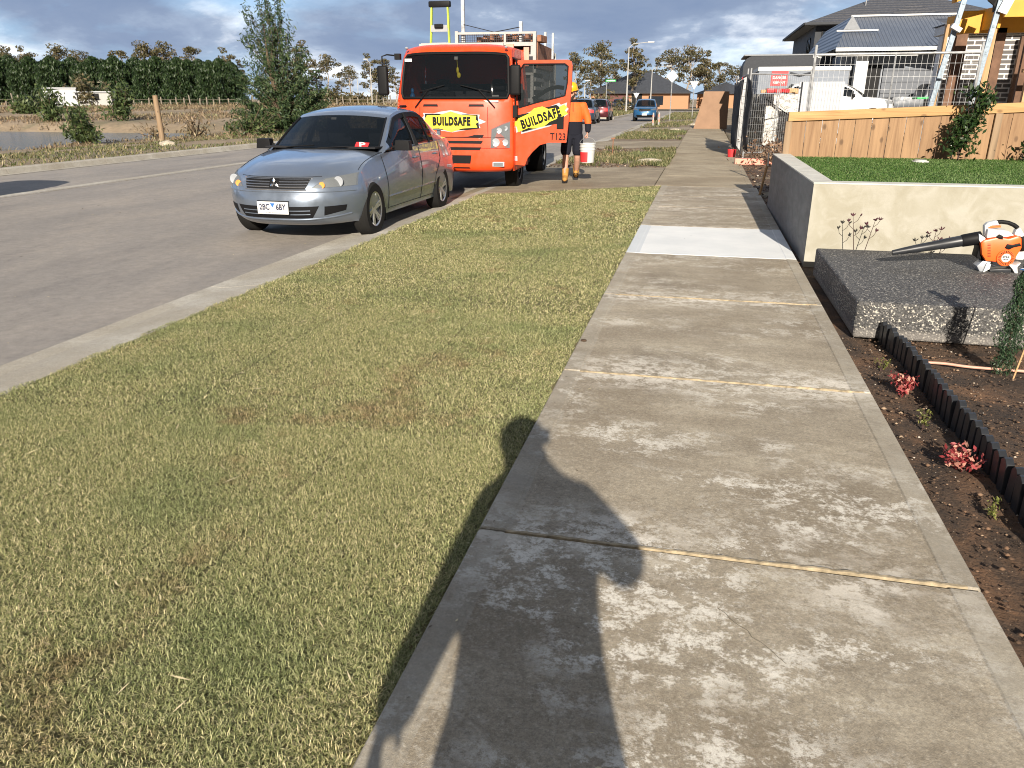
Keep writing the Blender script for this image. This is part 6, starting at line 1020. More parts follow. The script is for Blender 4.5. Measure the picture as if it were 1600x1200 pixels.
def houses():
    # two-storey dark house
    h = thing('two_storey_house', 'two storey house with dark cladding and a tiled hip roof', 'house', (0, 0, 0)); x0, x1, y0, y1 = 6.5, 18.0, 58, 72
    MB().bb((x0, y0, .3), (x1, y1, 3.2)).build('lower_wall', M['midgrey'], h); MB().bb((x0, y0-.02, 3.2), (x1, y1, 6.1)).build('upper_wall', M['darkgrey'], h); b = MB(); roof_hip(b, x0, x1, y0, y1, 6.1, 2.5, .75); b.build('roof', M['tiles'], h, fix=False); gutter(h, [(x0-.78, y0-.78), (x1+.78, y0-.78)], 6.05, mt='darkgrey'); gutter(h, [(x0-.78, y0-.7), (x0-.78, y1+.7)], 6.05, mt='darkgrey'); MB().bb((x0-.7, y0-.7, 5.97), (x1+.7, y1+.7, 6.0)).build('eaves', M['bluegrey'], h)
    for x in (6.9, 8.3, 14.5): window(h, x, y0-.02, 4.2, 1.1, 1.5)
    MB().bb((9.9, y0-1.3, 3.3), (14.5, y0-.05, 5.7)).build('bay', M['black'], h); b = MB(); roof_hip(b, 9.9, 14.6, y0-1.3, y0+4, 5.7, 1.6, .6); b.build('bay_roof', M['tiles'], h, fix=False); window(h, 10.3, y0-1.3, 4.1, 1.6, 1.3); window(h, x0, 60, 4.1, 1.6, 1.3, 'X')
    MB().tube([(9.7, 60.5, 6.4), (9.85, 60.5, 10)], .035).build('aerial', M['galv'], h)
    # single-storey house with corrugated roof
    h = thing('garage_house', 'single storey house with a blue grey corrugated roof and white gutters', 'house', (0, 0, 0)); x0, x1, y0, y1 = 5.2, 12.2, 38, 50
    MB().bb((x0+.3, y0+.6, .4), (x1, y1, 3.35)).build('wall', M['bluegrey'], h); MB().bb((x0+.85, y0+.52, .4), (x0+2.0, y0+.6, 2.9)).build('garage_opening_shade', M['black'], h); b = MB(); b.bb((x0+2.1, y0+.50, .4), (x1-.1, y0+.6, 2.75)); [b.bb((x0+2.1, y0+.46, .4+.45*i), (x1-.1, y0+.50, .42+.45*i)) for i in range(6)]; b.build('garage_door', M['shaded_colorbond'], h)  # door colour holds the porch shade; black panel paints the unlit opening
    MB().bb((x0+.85, y0-.1, .4), (x0+1.35, y0+.4, 3.3)).build('porch_pillar', M['white'], h, bevel=.01)
    b = MB(); zf, zr = 3.50, 5.05; b.add([(x0-.1, y0-.5, zf), (x0+3.2, y0-.5, zf), (x0+5.4, y0+3.6, zr), (x0+.95, y0+3.6, zr)], [(0, 1, 2, 3)]); b.add([(x0+3.2, y0-.5, zf), (x0+5.2, y0-1.4, zf+.25), (x1+.6, y0-1.4, zf+.25), (x1+.6, y0+3.6, zr), (x0+5.4, y0+3.6, zr)], [(0, 1, 4), (1, 2, 3, 4)]); b.add([(x0-.1, y0-.5, zf), (x0+.95, y0+3.6, zr), (x0+.95, y1, zr), (x0-.1, y1, zf)], [(0, 1, 2, 3)]); b.add([(x0+.95, y0+3.6, zr), (x1+.6, y0+3.6, zr), (x1+.6, y1, zf), (x0+.95, y1, zf)], [(0, 1, 2, 3)]); b.build('roof', M['roofmetal'], h, fix=False)
    gutter(h, [(x0-.1, y0-.58), (x0+3.2, y0-.58), (x0+5.2, y0-1.48), (x1+.6, y0-1.48)], zf-.04); MB().bb((x0-.05, y0-.5, zf-.30), (x0+3.15, y0-.44, zf-.16)).build('fascia', M['white'], h); MB().beam((x0+.95, y0+3.6, zr+.04), (x1+.6, y0+3.6, zr+.04), .12, .07).build('ridge_cap', M['white'], h)
    b = MB(); b.add([(x0+.45, y0+1.9, zf+.9), (x0+1.15, y0+1.9, zf+.9), (x0+.8, y0+2.2, zf+1.5)], [(0, 1, 2)]); b.build('gablet', M['midgrey'], h, fix=False); MB().beam((x0+.1, y0+1.4, zf+.82), (x0+1.8, y0+1.4, zf+.82), .1, .06).build('valley_gutter', M['white'], h)
    b = MB(); b.tube([(x1-1.1, y0-1.3, 3.0), (x1-.6, y0-1.2, 3.05), (x1+.4, y0-1.1, 3.3)], .045); b.tube([(x1-1.1, y0-1.3, 3.3), (x1-.1, y0-1.2, 3.6)], .04); b.build('downpipe', M['white'], h); MB().bb((x0+.3, y0-.4, 3.28), (x1+.5, y1-.3, 3.36)).build('eaves', M['midgrey'], h)
    # brick house beyond the frame
    h = thing('brick_porch', 'dark brick porch wall with pale mortar seen through the timber frame', 'porch', (0, 0, 0)); MB().bb((4.42, 17.6, .3), (8.5, 17.95, 2.66)).build('wall', M['brick'], h); MB().bb((4.28, 17.45, 2.66), (8.6, 18.2, 2.82)).build('fascia', M['white'], h, bevel=.01); MB().bb((4.32, 17.56, .3), (4.42, 17.96, 2.66)).build('corner_trim', M['white'], h); MB().bb((4.43, 17.57, .3), (8.5, 17.6, 1.25)).build('base_wall', M['darkgrey'], h); b = MB(); b.add([(4.25, 17.4, 2.84), (8.7, 17.4, 2.84), (8.7, 18.3, 3.0), (4.25, 18.3, 3.0)], [(0, 1, 2, 3)]); b.bb((4.25, 17.4, 2.823), (8.7, 18.3, 2.835)); b.build('roof', M['tiles'], h)
    # brick house at the end of the road
    h = thing('brick_house', 'low brick house with a charcoal hip roof at the end of the road', 'house', (0, 0, 0)); x0, x1, y0, y1 = -19.2, -3.0, 138, 152; MB().bb((x0, y0, -.1), (x1, y1, 2.5)).build('wall', M['rbrick'], h); b = MB(); roof_hip(b, x0, x1, y0, y1, 2.5, 3.6, .7); b.build('roof', M['tiles2'], h, fix=False); MB().bb((x0+1.5, y0-.08, -.1), (x0+6.5, y0, 2.2)).build('garage_door', M['maroon'], h); window(h, -9.5, y0, .6, 2.4, 1.4); MB().bb((-12.3, y0-.06, -.1), (-10.6, y0, 2.3)).build('porch', M['black'], h); gutter(h, [(x0-.7, y0-.7), (x1+.7, y0-.7)], 2.45, mt='darkgrey')
    h = thing('distant_house', 'second low house with a grey roof half hidden by the road signs', 'house', (0, 0, 0)); MB().bb((-1.8, 150, -.1), (8, 160, 2.4)).build('wall', M['rbrick'], h); b = MB(); roof_hip(b, -1.8, 8, 150, 160, 2.4, 2.0, .6); b.build('roof', M['tiles2'], h, fix=False); window(h, 1, 150, .8, 2, 1.2)
    # white shed in the paddock
    h = thing('white_shed', 'long white corrugated shed in front of the cypress row', 'shed', tuple(at(72, 166, 92))); L_ = 15.5; b = MB(); b.prism([(0, 0), (7.5, 0), (7.5, 3.1), (0, 2.5)], 0, 6, 'XZ'); b.build('wall', M['cladwhite'], h); MB().bb((7.5, .5, 0), (L_, 6, 2.3)).build('side_wall', M['offwhite'], h); MB().bb((-.2, -.2, 2.9), (7.7, 6.2, 3.1)).build('roof', M['cladwhite'], h); MB().bb((7.4, .2, 2.3), (L_+.2, 6.2, 2.5)).build('roof', M['cladwhite'], h); MB().bb((10.5, .42, 1.0), (12.6, .5, 2.1)).build('window', M['black'], h); h.scale = (.52, .7, .76); h.rotation_euler = (0, 0, .55)
M['tiles2'] = simple('charcoal_tiles', (.042, .045, .053), .6, var=.2, sc_=3); houses()
def lamp_post(label, px, py, Y, top, arm=1.6, side=1, name='street_lamp'):
    p = at(px, py, Y); p.z = hgt(p.x, p.y) if p.x < -16 else 0; t = thing(name, label, 'street lamp', tuple(p), 0, 'street lamps'); h = top; MB().tube([(0, 0, 0), (0, 0, h*.5), (0, 0, h)], [.10, .08, .055], 8).build('pole', M['offwhite'], t, smooth=True)
    MB().tube([(0, 0, h-.05), (side*.5, 0, h+.35), (side*arm, 0, h+.5)], .04, 6).build('arm', M['offwhite'], t); MB().box((side*(arm+.25), 0, h+.5), (.7, .25, .12)).build('lamp_head', M['white'], t, bevel=.03)
def poles():
    lamp_post('tall pale street lamp in front of the brick house at the road end', 978, 175, 95, 7.0, 2.2, 1); lamp_post('shorter pale street lamp to the right of the charcoal roof ridge', 1016, 164, 125, 5.6, 2.2, 1)
    lamp_post('street lamp between the gum trees left of the truck mirror, nearer', 582, 165, 120, 6.2, .4, -1); lamp_post('curved street lamp left of the truck, the smaller one', 561, 166, 150, 4.6, .9, -1); lamp_post('thin pale pole in front of the gum trees left of the truck', 552, 166, 160, 5.0, .2, -1)
    lamp_post('pale pole standing behind the worker among the gums', 913, 162, 110, 3.4, .1, 1)
    for (x, y, Y, kind, lab) in ((1046, 188, 62, 'diamond', 'back of a diamond road sign beyond the blue car'), (1081, 184, 74, 'give', 'give way triangle sign near the leaning brown board'), (993, 175, 100, 'give2', 'small give way sign on the far corner across the road'), (946, 180, 84, 'street', 'green street name sign above the parked cars')):
        p = gr(x, y, 0); k = (62, 74, 100, 84); s = p.y/60; t = thing('road_sign' if kind != 'street' else 'street_sign', lab, 'sign', (p.x, p.y, 0)); hz = {'diamond': 3.35, 'give': 3.0, 'give2': 2.3, 'street': 3.3}[kind]
        MB().tube([(0, 0, 0), (0, 0, hz)], .035, 6).build('post', M['galv'], t)
        b = MB(); r = .45
        if kind == 'diamond': b.prism([(0, hz-2*r+.2), (r*1.0, hz-r+.2), (0, hz+.2), (-r*1.0, hz-r+.2)], -.05, -.04, 'XZ')
        elif kind[:4] == 'give': b.prism([(0, hz-.75), (.38, hz-.08), (-.38, hz-.08)], -.05, -.04, 'XZ')
        else: b.prism([(-.1, hz-.18), (.9, hz-.18), (.9, hz), (-.1, hz)], -.05, -.04, 'XZ')
        pl = b.build('sign_plate', M['signback' if kind != 'street' else 'greensign'], t)
        if kind == 'street': MB().bb((.0, -.058, hz-.14), (.8, -.051, hz-.05)).build('pale_band', M['white'], pl)
    for i, (x, y) in enumerate(((1020, 197), (1029, 196))): p = gr(x, y, 0); t = thing('barrier_post', ('pink banded', 'pink banded')[i]+(' marker post beside the kerb, left of a close pair', ' marker post beside the kerb, right of a close pair')[i], 'post', tuple(p), 0, 'pink marker posts'); MB().tube([(0, 0, 0), (0, 0, .75)], .045).build('post', M['offwhite'], t); [MB().lathe([(.05, z), (.05, z+.14)], n=10).build('band', M['pink'], t) for z in (.2, .5)]
    for i, (x, y, s) in enumerate(((1016, 253, .42), (1010, 206, .3), (1055, 203, .35), (1084, 195, .4))):
        p = gr(x, y, 0); tag(MB().ball((0, 0, 0), (s, s*.7, s*.28), 9).build('rock', M['rock'], smooth=True, loc=(p.x, p.y, -.02)), ('pale flat rock at the end of the bare nature strip', 'pale stone near the kerb on the second nature strip', 'pale stone on the third nature strip', 'pale stone nearest the brown board')[i], 'rock')
    t = thing('survey_post', 'thin rusty post standing in the bare nature strip near the worker', 'post', tuple(gr(957, 243, -.04))); MB().tube([(0, 0, 0), (0, 0, .5)], .014, 6).build('post', M['rust'], t); MB().box((0, 0, .48), (.12, .03, .03)).build('cross_piece', M['rust'], t)
    p = gr(253, 212, -.06); t = thing('timber_post', 'lone weathered round timber post leaning beside the far kerb', 'post', tuple(p)); MB().tube([(0, 0, -.3), (-.02, 0, .8), (-.05, 0, 1.72)], [.125, .12, .115], 12).build('post', M['post'], t, smooth=True)
    p = gr(262, 226, -.03); tag(MB().ball((0, 0, 0), (.34, .26, .16), 7).build('rock', M['rock'], loc=tuple(p)), 'pale rock lying in the weeds below the leaning timber post', 'rock')
    for i, (x, y, h) in enumerate(((440, 190, .6),)): pass
    # paddock fence
    f = thing('paddock_fence', 'weathered post and wire fence across the paddock', 'fence', (0, 0, 0)); rnd = random.Random(9); pts = []; x = -15
    while x < 640: p = gr(x, 166.3-.4*(x > 380), .5); p.z = float(hgt(p.x, p.y)); pts.append((p, 1.25+rnd.uniform(-.25, .35))); x += rnd.uniform(9, 15)
    for p, h in pts: MB().tube([p-Vector((0, 0, .2)), p+Vector((rnd.uniform(-.15, .15), 0, h*rnd.uniform(.6, 1.15)))], .10, 6).build('post', M['post2'], f)
    for z in (.4, .85): MB().tube([p+Vector((0, 0, z)) for p, h in pts], .02, 4).build('wire', M['post2'], f)
M['greensign'] = M['green']; M['post2'] = simple('grey_fence_wood', (.22, .19, .15), .9, var=.3); poles()
# ------------------------------------------------------------ trees
def gum(name, label, group, seed, h=15, spread=4.0, bare=.35, nclump=26, lsize=.30, leafn=70, mat='gum', lean=0.0):
    rng = np.random.default_rng(seed); t = thing(name, label, 'tree', (0, 0, 0), 0, group); b = MB(); C = []
    top = np.array([lean*h*.3, 0, h*.78]); tr = crm([(0, 0, -.3), (rng.normal(0, .25), rng.normal(0, .25), h*.28), (rng.normal(0, .4)+top[0]*.5, rng.normal(0, .4), h*.55), tuple(top)], 5)
    b.tube([Vector(p) for p in tr], list(np.linspace(.32, .08, len(tr))*h/15), 7)
    for k in range(nclump):
        f = rng.uniform(bare, 1.0); base = tr[int(f*(len(tr)-1))]; a = rng.uniform(0, 6.28); prof = math.sin(PI*min(1, (f-bare)/(1-bare)*.75+.22)); r = spread*prof*rng.uniform(.35, 1.0)
        e = base+np.array([r*math.cos(a), r*math.sin(a), h*rng.uniform(.05, .2)*(1 if f < .9 else 1.1)]); e[2] = min(e[2], h*.98); mid = (base+e)/2+np.array([0, 0, -.03*h])+rng.normal(0, .15, 3)
        b.tube([Vector(base), Vector(mid), Vector(e)], [.07*h/15, .05*h/15, .02*h/15], 5); cr = rng.uniform(.55, 1.15)*spread*.30; n = int(leafn*rng.uniform(.7, 1.3)); q = rng.normal(size=(n, 3)); q /= np.linalg.norm(q, axis=1)[:, None]; q *= (rng.uniform(.25, 1, n)**.45)[:, None]*cr*np.array([1.25, 1.25, .55]); q[:, 2] += .15*cr; C.append(e+q)
    b.build('trunk', M['bark'], t, smooth=True); V, F, r_ = leaves(np.concatenate(C), lsize, .5, None, .35, rng); mesh_np('crown', V, F, M[mat], t, attrs={'rnd': ('FACE', r_)}); return t
def place(proto, used, px, ybase, ytop, Y, rz, label, h0, wide=1.0):
    p = at(px, ybase, Y); p.z = float(hgt(p.x, p.y)) if p.x < -16 else 0.0; tp = at(px, ytop, Y); s = (tp.z-p.z)/h0
    if not used[0]: used[0] = True; proto.location = p; proto.rotation_euler = (0, 0, rz); proto.scale = (s*wide, s*wide, s); proto['label'] = label; return
    dup(proto, tuple(p), rz, (s*wide, s*wide, s), label)
def forest():
    G = 'tall gum trees along the horizon'; pr = [gum('gum_tree', 'x', G, 21, 15, 4.2, .40, 24), gum('gum_tree', 'x', G, 22, 15, 3.6, .30, 30), gum('gum_tree', 'x', G, 23, 15, 4.8, .5, 22), gum('gum_tree', 'x', G, 24, 15, 3.2, .25, 26, leafn=55), gum('gum_tree', 'x', G, 25, 15, 5.2, .35, 36, leafn=80)]; us = [[False] for _ in pr]
    L = [(23, 76, 170, 2, 'gum at the far left edge above the cypress row'), (52, 74, 172, 1, 'wide gum second from the left edge above the cypress row'), (104, 73, 168, 4, 'broad domed gum above the white shed'), (137, 82, 170, 2, 'small gum rising just right of the one above the shed'), (168, 90, 175, 3, 'lowest small gum above the cypress row'), (203, 79, 170, 0, 'gum left of the tallest dark pair above the cypress row'), (237, 69, 165, 4, 'tall dark gum above the leaning timber post'), (267, 69, 168, 2, 'gum with a round top just right of the tall dark one'), (314, 73, 170, 0, 'lone umbrella shaped gum near the right end of the cypress row'), (360, 77, 135, 1, 'pale trunked open gum left of the big acacia'), (378, 92, 140, 3, 'thin sparse gum partly behind the big acacia'),
         (478, 66, 130, 1, 'brownish gum just right of the big acacia'), (498, 92, 140, 3, 'thin gum leaning right of the acacia above the sedan'), (515, 88, 135, 2, 'rounded gum above the sedan roof'), (533, 114, 150, 0, 'low gum between two rounded ones above the sedan'), (549, 105, 140, 2, 'umbrella gum beside the thin pale pole'), (580, 86, 138, 1, 'gum behind the truck mirror'), (600, 92, 150, 0, 'gum touching the left side of the truck'), (455, 110, 145, 3, 'short gum half hidden behind the acacia crown'), (620, 105, 150, 3, 'gum seen just beside the truck cab'),
         (896, 85, 150, 2, 'gum above the orange truck door'), (921, 108, 160, 3, 'short dark gum behind the worker'), (938, 70, 140, 4, 'large gum left of the tall street lamp'), (960, 100, 150, 0, 'lower gum between the two large ones by the street lamp'), (985, 64, 138, 1, 'tallest gum behind the tall street lamp'), (1022, 89, 150, 3, 'gum above the ridge of the charcoal roof'), (1045, 80, 150, 2, 'wind bent gum above the diamond sign'), (1071, 76, 145, 4, 'large gum between the diamond and triangle signs'), (1098, 82, 145, 1, 'gum above the leaning brown board'), (1120, 97, 155, 0, 'gum behind the shade clothed fence'), (1145, 105, 160, 2, 'last low gum left of the dark shed'), (1160, 108, 165, 3, 'small gum peeping over the wire fence post'), (1008, 118, 165, 0, 'faint low gum behind the charcoal roof'), (905, 118, 165, 1, 'low gum beside the yellow helmet')]
    for i, (x, yt, Y, k, lab) in enumerate(L): place(pr[k], us[k], x, 166, yt, Y, i*1.7, lab, 14.3, 1.0 if Y > 160 else .95)
    # cypress windbreak
    def cyp(seed):
        rng = np.random.default_rng(seed); t = thing('cypress_tree', 'x', 'tree', (0, 0, 0), 0, 'dark cypress windbreak behind the paddock'); h = 8; b = MB(); b.tube([(0, 0, -.3), (0, 0, h*.85)], [.25, .05], 6); b.build('trunk', M['dbark'], t); n = 6000; z = rng.uniform(.0, 1, n); prof = np.where(z < .62, 1.0, np.clip((1.0-z)/.38, 0, 1)**.6+.03); a = rng.uniform(0, 6.28, n)
        lob = 1+.16*np.sin(a*5+z*9+seed)+.12*np.sin(z*23+a*2); r = 2.15*prof*lob*rng.uniform(.55, 1.03, n); C = np.stack([r*np.cos(a), r*np.sin(a), z*h], 1); V, F, r_ = leaves(C, .24, .36, (np.array([0, 0, 1.0]), .65), 0, rng); mesh_np('crown', V, F, M['cyp'], t, attrs={'rnd': ('FACE', r_)})
        return t
    cs = [cyp(i) for i in (31, 32, 33)]; cu = [[False] for _ in cs]; tops = [101, 97, 99, 102, 98, 100, 97, 103, 99, 101, 98, 97, 100, 103, 99, 97, 98, 101, 99, 97, 102, 98, 104, 100]; n = 24; P_ = ['at the far left edge', 'second from the left edge', 'third from the left edge', 'fourth from the left edge', 'left of the white shed', 'at the left end of the white shed', 'behind the left part of the white shed', 'behind the middle of the shed', 'behind the right part of the shed', 'behind the bushes on the bank', 'at the right end of the white shed', 'just right of the white shed', 'left of the leaning timber post, third', 'left of the leaning timber post, second', 'left of the leaning timber post, nearest', 'directly behind the leaning timber post', 'right of the leaning timber post, nearest', 'right of the leaning timber post, second', 'right of the leaning timber post, third', 'seventh from the right end', 'fourth from the right end', 'third from the right end', 'second from the right end', 'at the right end']
    for i in range(n): place(cs[i % 3], cu[i % 3], -6+16.2*i, 166, tops[i]-9+(6 if i % 2 else 0)-(3 if i % 5 == 2 else 0), 118+(i % 3)*2.5-.35*i, i*2.1, 'dark cypress of the windbreak '+P_[i], 8.0, 1.25)
    # the big acacia by the road
    rng = np.random.default_rng(41); base = Vector((-20.6, 36.6, -.1)); t = thing('acacia_tree', 'big wind bent acacia beside the far kerb behind the silver sedan', 'tree', tuple(base)); b = MB(); C = []; D = []
    S = lambda px, py: at(px, py, 36.6)-base
    tips = [(398, -30), (412, -15), (430, -8), (428, 5), (385, 18), (400, 25), (420, 35), (384, 45), (440, 30), (410, 60), (435, 62), (392, 75), (450, 52), (465, 75), (455, 90), (385, 95), (408, 100), (432, 95), (470, 100), (482, 118), (395, 122), (418, 130), (445, 125), (468, 135), (490, 140), (400, 150), (386, 160), (425, 155), (450, 155), (478, 160), (497, 165), (396, 180), (415, 180), (440, 185), (465, 182), (488, 182), (412, 200), (440, 203), (460, 200), (480, 198), (425, 120), (440, 145), (430, 175), (455, 170), (500, 150), (388, 130), (380, 195), (392, 205), (505, 190), (500, 205), (382, 175), (376, 60), (470, 90)]
    for k, (px, py) in enumerate(tips):
        for rep in range(3 if py < 110 else 6):
            e = S(px+rng.uniform(-7, 7), py+rng.uniform(-7, 7)); e.y += rng.uniform(-1, 1)*.9*(1.0 if py > 60 else .5); root = Vector((.15*rng.normal(), .15*rng.normal(), .15+.55*max(0, e.z-.6))) ; m_ = root.lerp(e, .55)+Vector((.18, 0, -.05)); b.tube([Vector((0, 0, 0)) if e.z < 1.2 else root*.3, root, m_, e], [.03, .02, .010, .004], 4)
            n = 95; f = rng.uniform(.22 if py < 110 else .45, 1.08, n); pts = np.array([list(root.lerp(m_, min(1, x*1.8)) if x < .55 else m_.lerp(e, (x-.55)/.45)) for x in f]); C.append(pts+rng.normal(0, .075, (n, 3)))
    b.build('branches', M['dbark'], t); Cn = np.concatenate(C); V, F, r_ = leaves(Cn, .105, .27, (np.array([-.75, 0, .55]), .42), -.1, rng); mesh_np('crown', V, F, M['acacia'], t, attrs={'rnd': ('FACE', r_)})
    # bushes on the bank
    def bush(px, py, w_, h, label, seed, mat='bush', n=900, Y=None):
        p = gr(px, py, .1); p.z = float(hgt(p.x, p.y)); s = p.length/38; rng = np.random.default_rng(seed); t = thing('bank_bush', label, 'bush', tuple(p), 0, 'bushes on the bank beyond the pond'); b = MB(); C = []
        for k in range(16):
            e = np.array([rng.normal(0, w_*.32), rng.normal(0, w_*.3), h*rng.uniform(.2, 1)]); b.tube([(0, 0, 0), tuple(e*.5), tuple(e)], [.04, .025, .01], 4); C.append(e*rng.uniform(.35, 1.05, (n//16, 1))+rng.normal(0, .13*s, (n//16, 3)))
        b.build('stem', M['dbark'], t); V, F, r_ = leaves(np.concatenate(C), .10*s, .35, (np.array([-.5, 0, .8]), .4), 0, rng); mesh_np('foliage', V, F, M[mat], t, attrs={'rnd': ('FACE', r_)})
    bush(45, 181, 2.6, 1.5, 'low spreading bush on the bank at the left', 1); bush(84, 187, 1.3, 2.2, 'narrow upright bush in front of the white shed', 2); bush(130, 203, 1.5, 1.8, 'biggest dense bush on the bank at the pond edge', 3, n=1900); bush(135, 172, 3.2, 3.6, 'tall brown topped bush behind the biggest one', 4, 'gum', 1500); bush(194, 187, 1.5, 2.6, 'upright bush right of the white shed', 5, n=1100); bush(305, 198, 1.4, 1.5, 'sparse bush right of the leaning timber post', 6, 'weeds2', 260); bush(385, 205, 1.8, 1.5, 'low bush at the foot of the big acacia', 7, 'bush', 700); bush(245, 196, 1.6, .9, 'sparse low bush left of the leaning timber post', 8, 'weeds2', 200)
    bush(1062, 165, 4, 1.2, 'low scrub in front of the distant houses', 9, 'bush', 500); bush(520, 168, 9, 2.2, 'low scrub under the gums above the sedan', 10, 'gum', 1600); bush(580, 168, 9, 2.0, 'low scrub behind the truck mirror', 11, 'gum', 1600); bush(925, 172, 7, 2.4, 'dark scrub behind the parked cars', 12, 'gum', 1600)
    # leaf litter mound on the site
    p = Vector((2.1, 20.5, .1)); rngb = np.random.default_rng(5); C = rngb.normal(0, 1, (1500, 3))*np.array([.5, .8, .16])+np.array([0, 0, .15]); V, F, r_ = leaves(C, .05, .5, None, 0, rngb); o = mesh_np('dry_brush', V, F, M['drygrass2'], None, attrs={'rnd': ('FACE', r_)}); o.location = p; tag(o, 'heap of dead brown brush behind the wire fence panel', 'brush pile', kind='stuff')
M['weeds2'] = M['drygrass']; t_ = NT('dead_brush'); t_.set(t_.ramp(t_.attr('rnd'), [(0, (.05, .03, .02)), (.7, (.15, .09, .055)), (1, (.3, .2, .13))]), .95); M['drygrass2'] = t_.m
forest()
# ------------------------------------------------------------ people
def loft(b, rings, n=20, mi=0):       # closed stack of ellipses (x, y, z, rx, ry)
    V = []; F = []
    for x, y, z, rx, ry in rings: V += [(x+rx*math.cos(2*PI*j/n), y+ry*math.sin(2*PI*j/n), z) for j in range(n)]
    for i in range(len(rings)-1):
        for j in range(n): F.append((i*n+j, i*n+(j+1) % n, (i+1)*n+(j+1) % n, (i+1)*n+j))
    F += [tuple(range(n-1, -1, -1)), tuple(range((len(rings)-1)*n, len(rings)*n))]; b.add(V, F, mi)
def limb(b, pts, r, n=14):            # tapered limb with round joints
    P = [tuple(p) for p in crm(pts, 4)]; rr = [float(x) for x in crm([[q] for q in r], 4)[:, 0]]; b.tube(P, rr, n)
    for p, q in ((pts[0], r[0]), (pts[-1], r[-1])): b.ball(p, q*.98, 12)
def fuse(b, name, mats, parent, vox=.008, smooth=6, paint_=None):
    o = b.build(name, mats, parent, fix=True); md = o.modifiers.new('r', 'REMESH'); md.mode = 'VOXEL'; md.voxel_size = vox
    s_ = o.modifiers.new('s', 'SMOOTH'); s_.iterations = smooth; s_.factor = .5; bpy.context.view_layer.update(); bake(o); me = o.data; me.materials.clear()
    for m in (mats if isinstance(mats, list) else [mats]): me.materials.append(m)
    me.polygons.foreach_set('use_smooth', [True]*len(me.polygons))
    if paint_: me.polygons.foreach_set('material_index', [paint_(p.center) for p in me.polygons])
    else: me.polygons.foreach_set('material_index', [0]*len(me.polygons))
    return o
def hand(b, wrist, fwd, palm, thumb, grip=.5, L=.185):
    """wrist point; fwd along the hand; palm = the way the palm looks; thumb = side of the thumb; grip 0 flat .. 1 fist"""
    W = Vector(wrist); f = Vector(fwd).normalized(); n = Vector(palm); n = (n-f*n.dot(f)).normalized(); s = f.cross(n); s = s if s.dot(Vector(thumb)) > 0 else -s; pl = L*.52
    for k in (-1, -.33, .33, 1): b.tube([W+s*.012*k, W+f*pl*.5+s*.026*k, W+f*pl+s*.031*k], [.016, .0145, .0115], 8); b.ball(W+f*pl+s*.031*k, .0115, 8)
    for i, (k, ln) in enumerate(((1, .068), (.33, .078), (-.33, .072), (-1, .055))):
        p = W+f*pl+s*.031*k; pts = [p]; a = .25+grip*.9
        for seg, q in enumerate((.45, .32, .25)): d = f*math.cos(a)+n*math.sin(a); p = p+d*ln*q; pts.append(p); a += grip*1.15
        b.tube(pts, [.0100, .0092, .0085, .0072], 8); b.ball(pts[-1], .0072, 6)
    t0 = W+f*pl*.25+s*.026; t1 = t0+s*.026+f*.028+n*.012; t2 = t1+f*.026+s*.006+n*.016*(1+grip); b.tube([t0, t1, t2, t2+f*.018+n*.010], [.0145, .0120, .0105, .0085], 8); b.ball(t2+f*.018+n*.010, .0085, 6)
def head(b, c, yaw=0.0, pitch=0.0, s=1.0):
    m = Euler((pitch, 0, yaw)).to_matrix(); q = lambda x, y, z: Vector(c)+m @ Vector((x*s, y*s, z*s))
    def E_(x, y, z, rx, ry, rz):
        i = len(b.v); b.ball((0, 0, 0), (rx*s, ry*s, rz*s), 16); 
        for k in range(i, len(b.v)): b.v[k] = tuple(q(x, y, z)+m @ Vector(b.v[k]))
    E_(0, .012, .035, .076, .092, .088); E_(0, -.018, -.035, .060, .070, .075); E_(0, -.050, -.088, .034, .030, .024)      # skull, jaw, chin (face looks to -y)
    b.tube([q(0, -.088, .02), q(0, -.104, -.014), q(0, -.108, -.030)], [.010, .013, .016], 8); E_(0, -.103, -.034, .017, .012, .010)
    for sg in (1, -1): E_(sg*.078, .008, -.008, .010, .022, .030); E_(sg*.032, -.075, .030, .024, .014, .010)
    b.tube([q(-.024, -.086, -.062), q(0, -.092, -.060), q(.024, -.086, -.062)], .007, 6); return q
def face_bits(q, par, s=1.0, look=0):
    for sg in (1, -1):
        b = MB(); b.ball(q(sg*.031, -.080, .006), .0105*s, 10); e = b.build('eye', M['white'], par, smooth=True); b = MB(); b.ball(q(sg*.031, -.089, .005), .0048*s, 8); b.build('iris', M['black'], e, smooth=True)
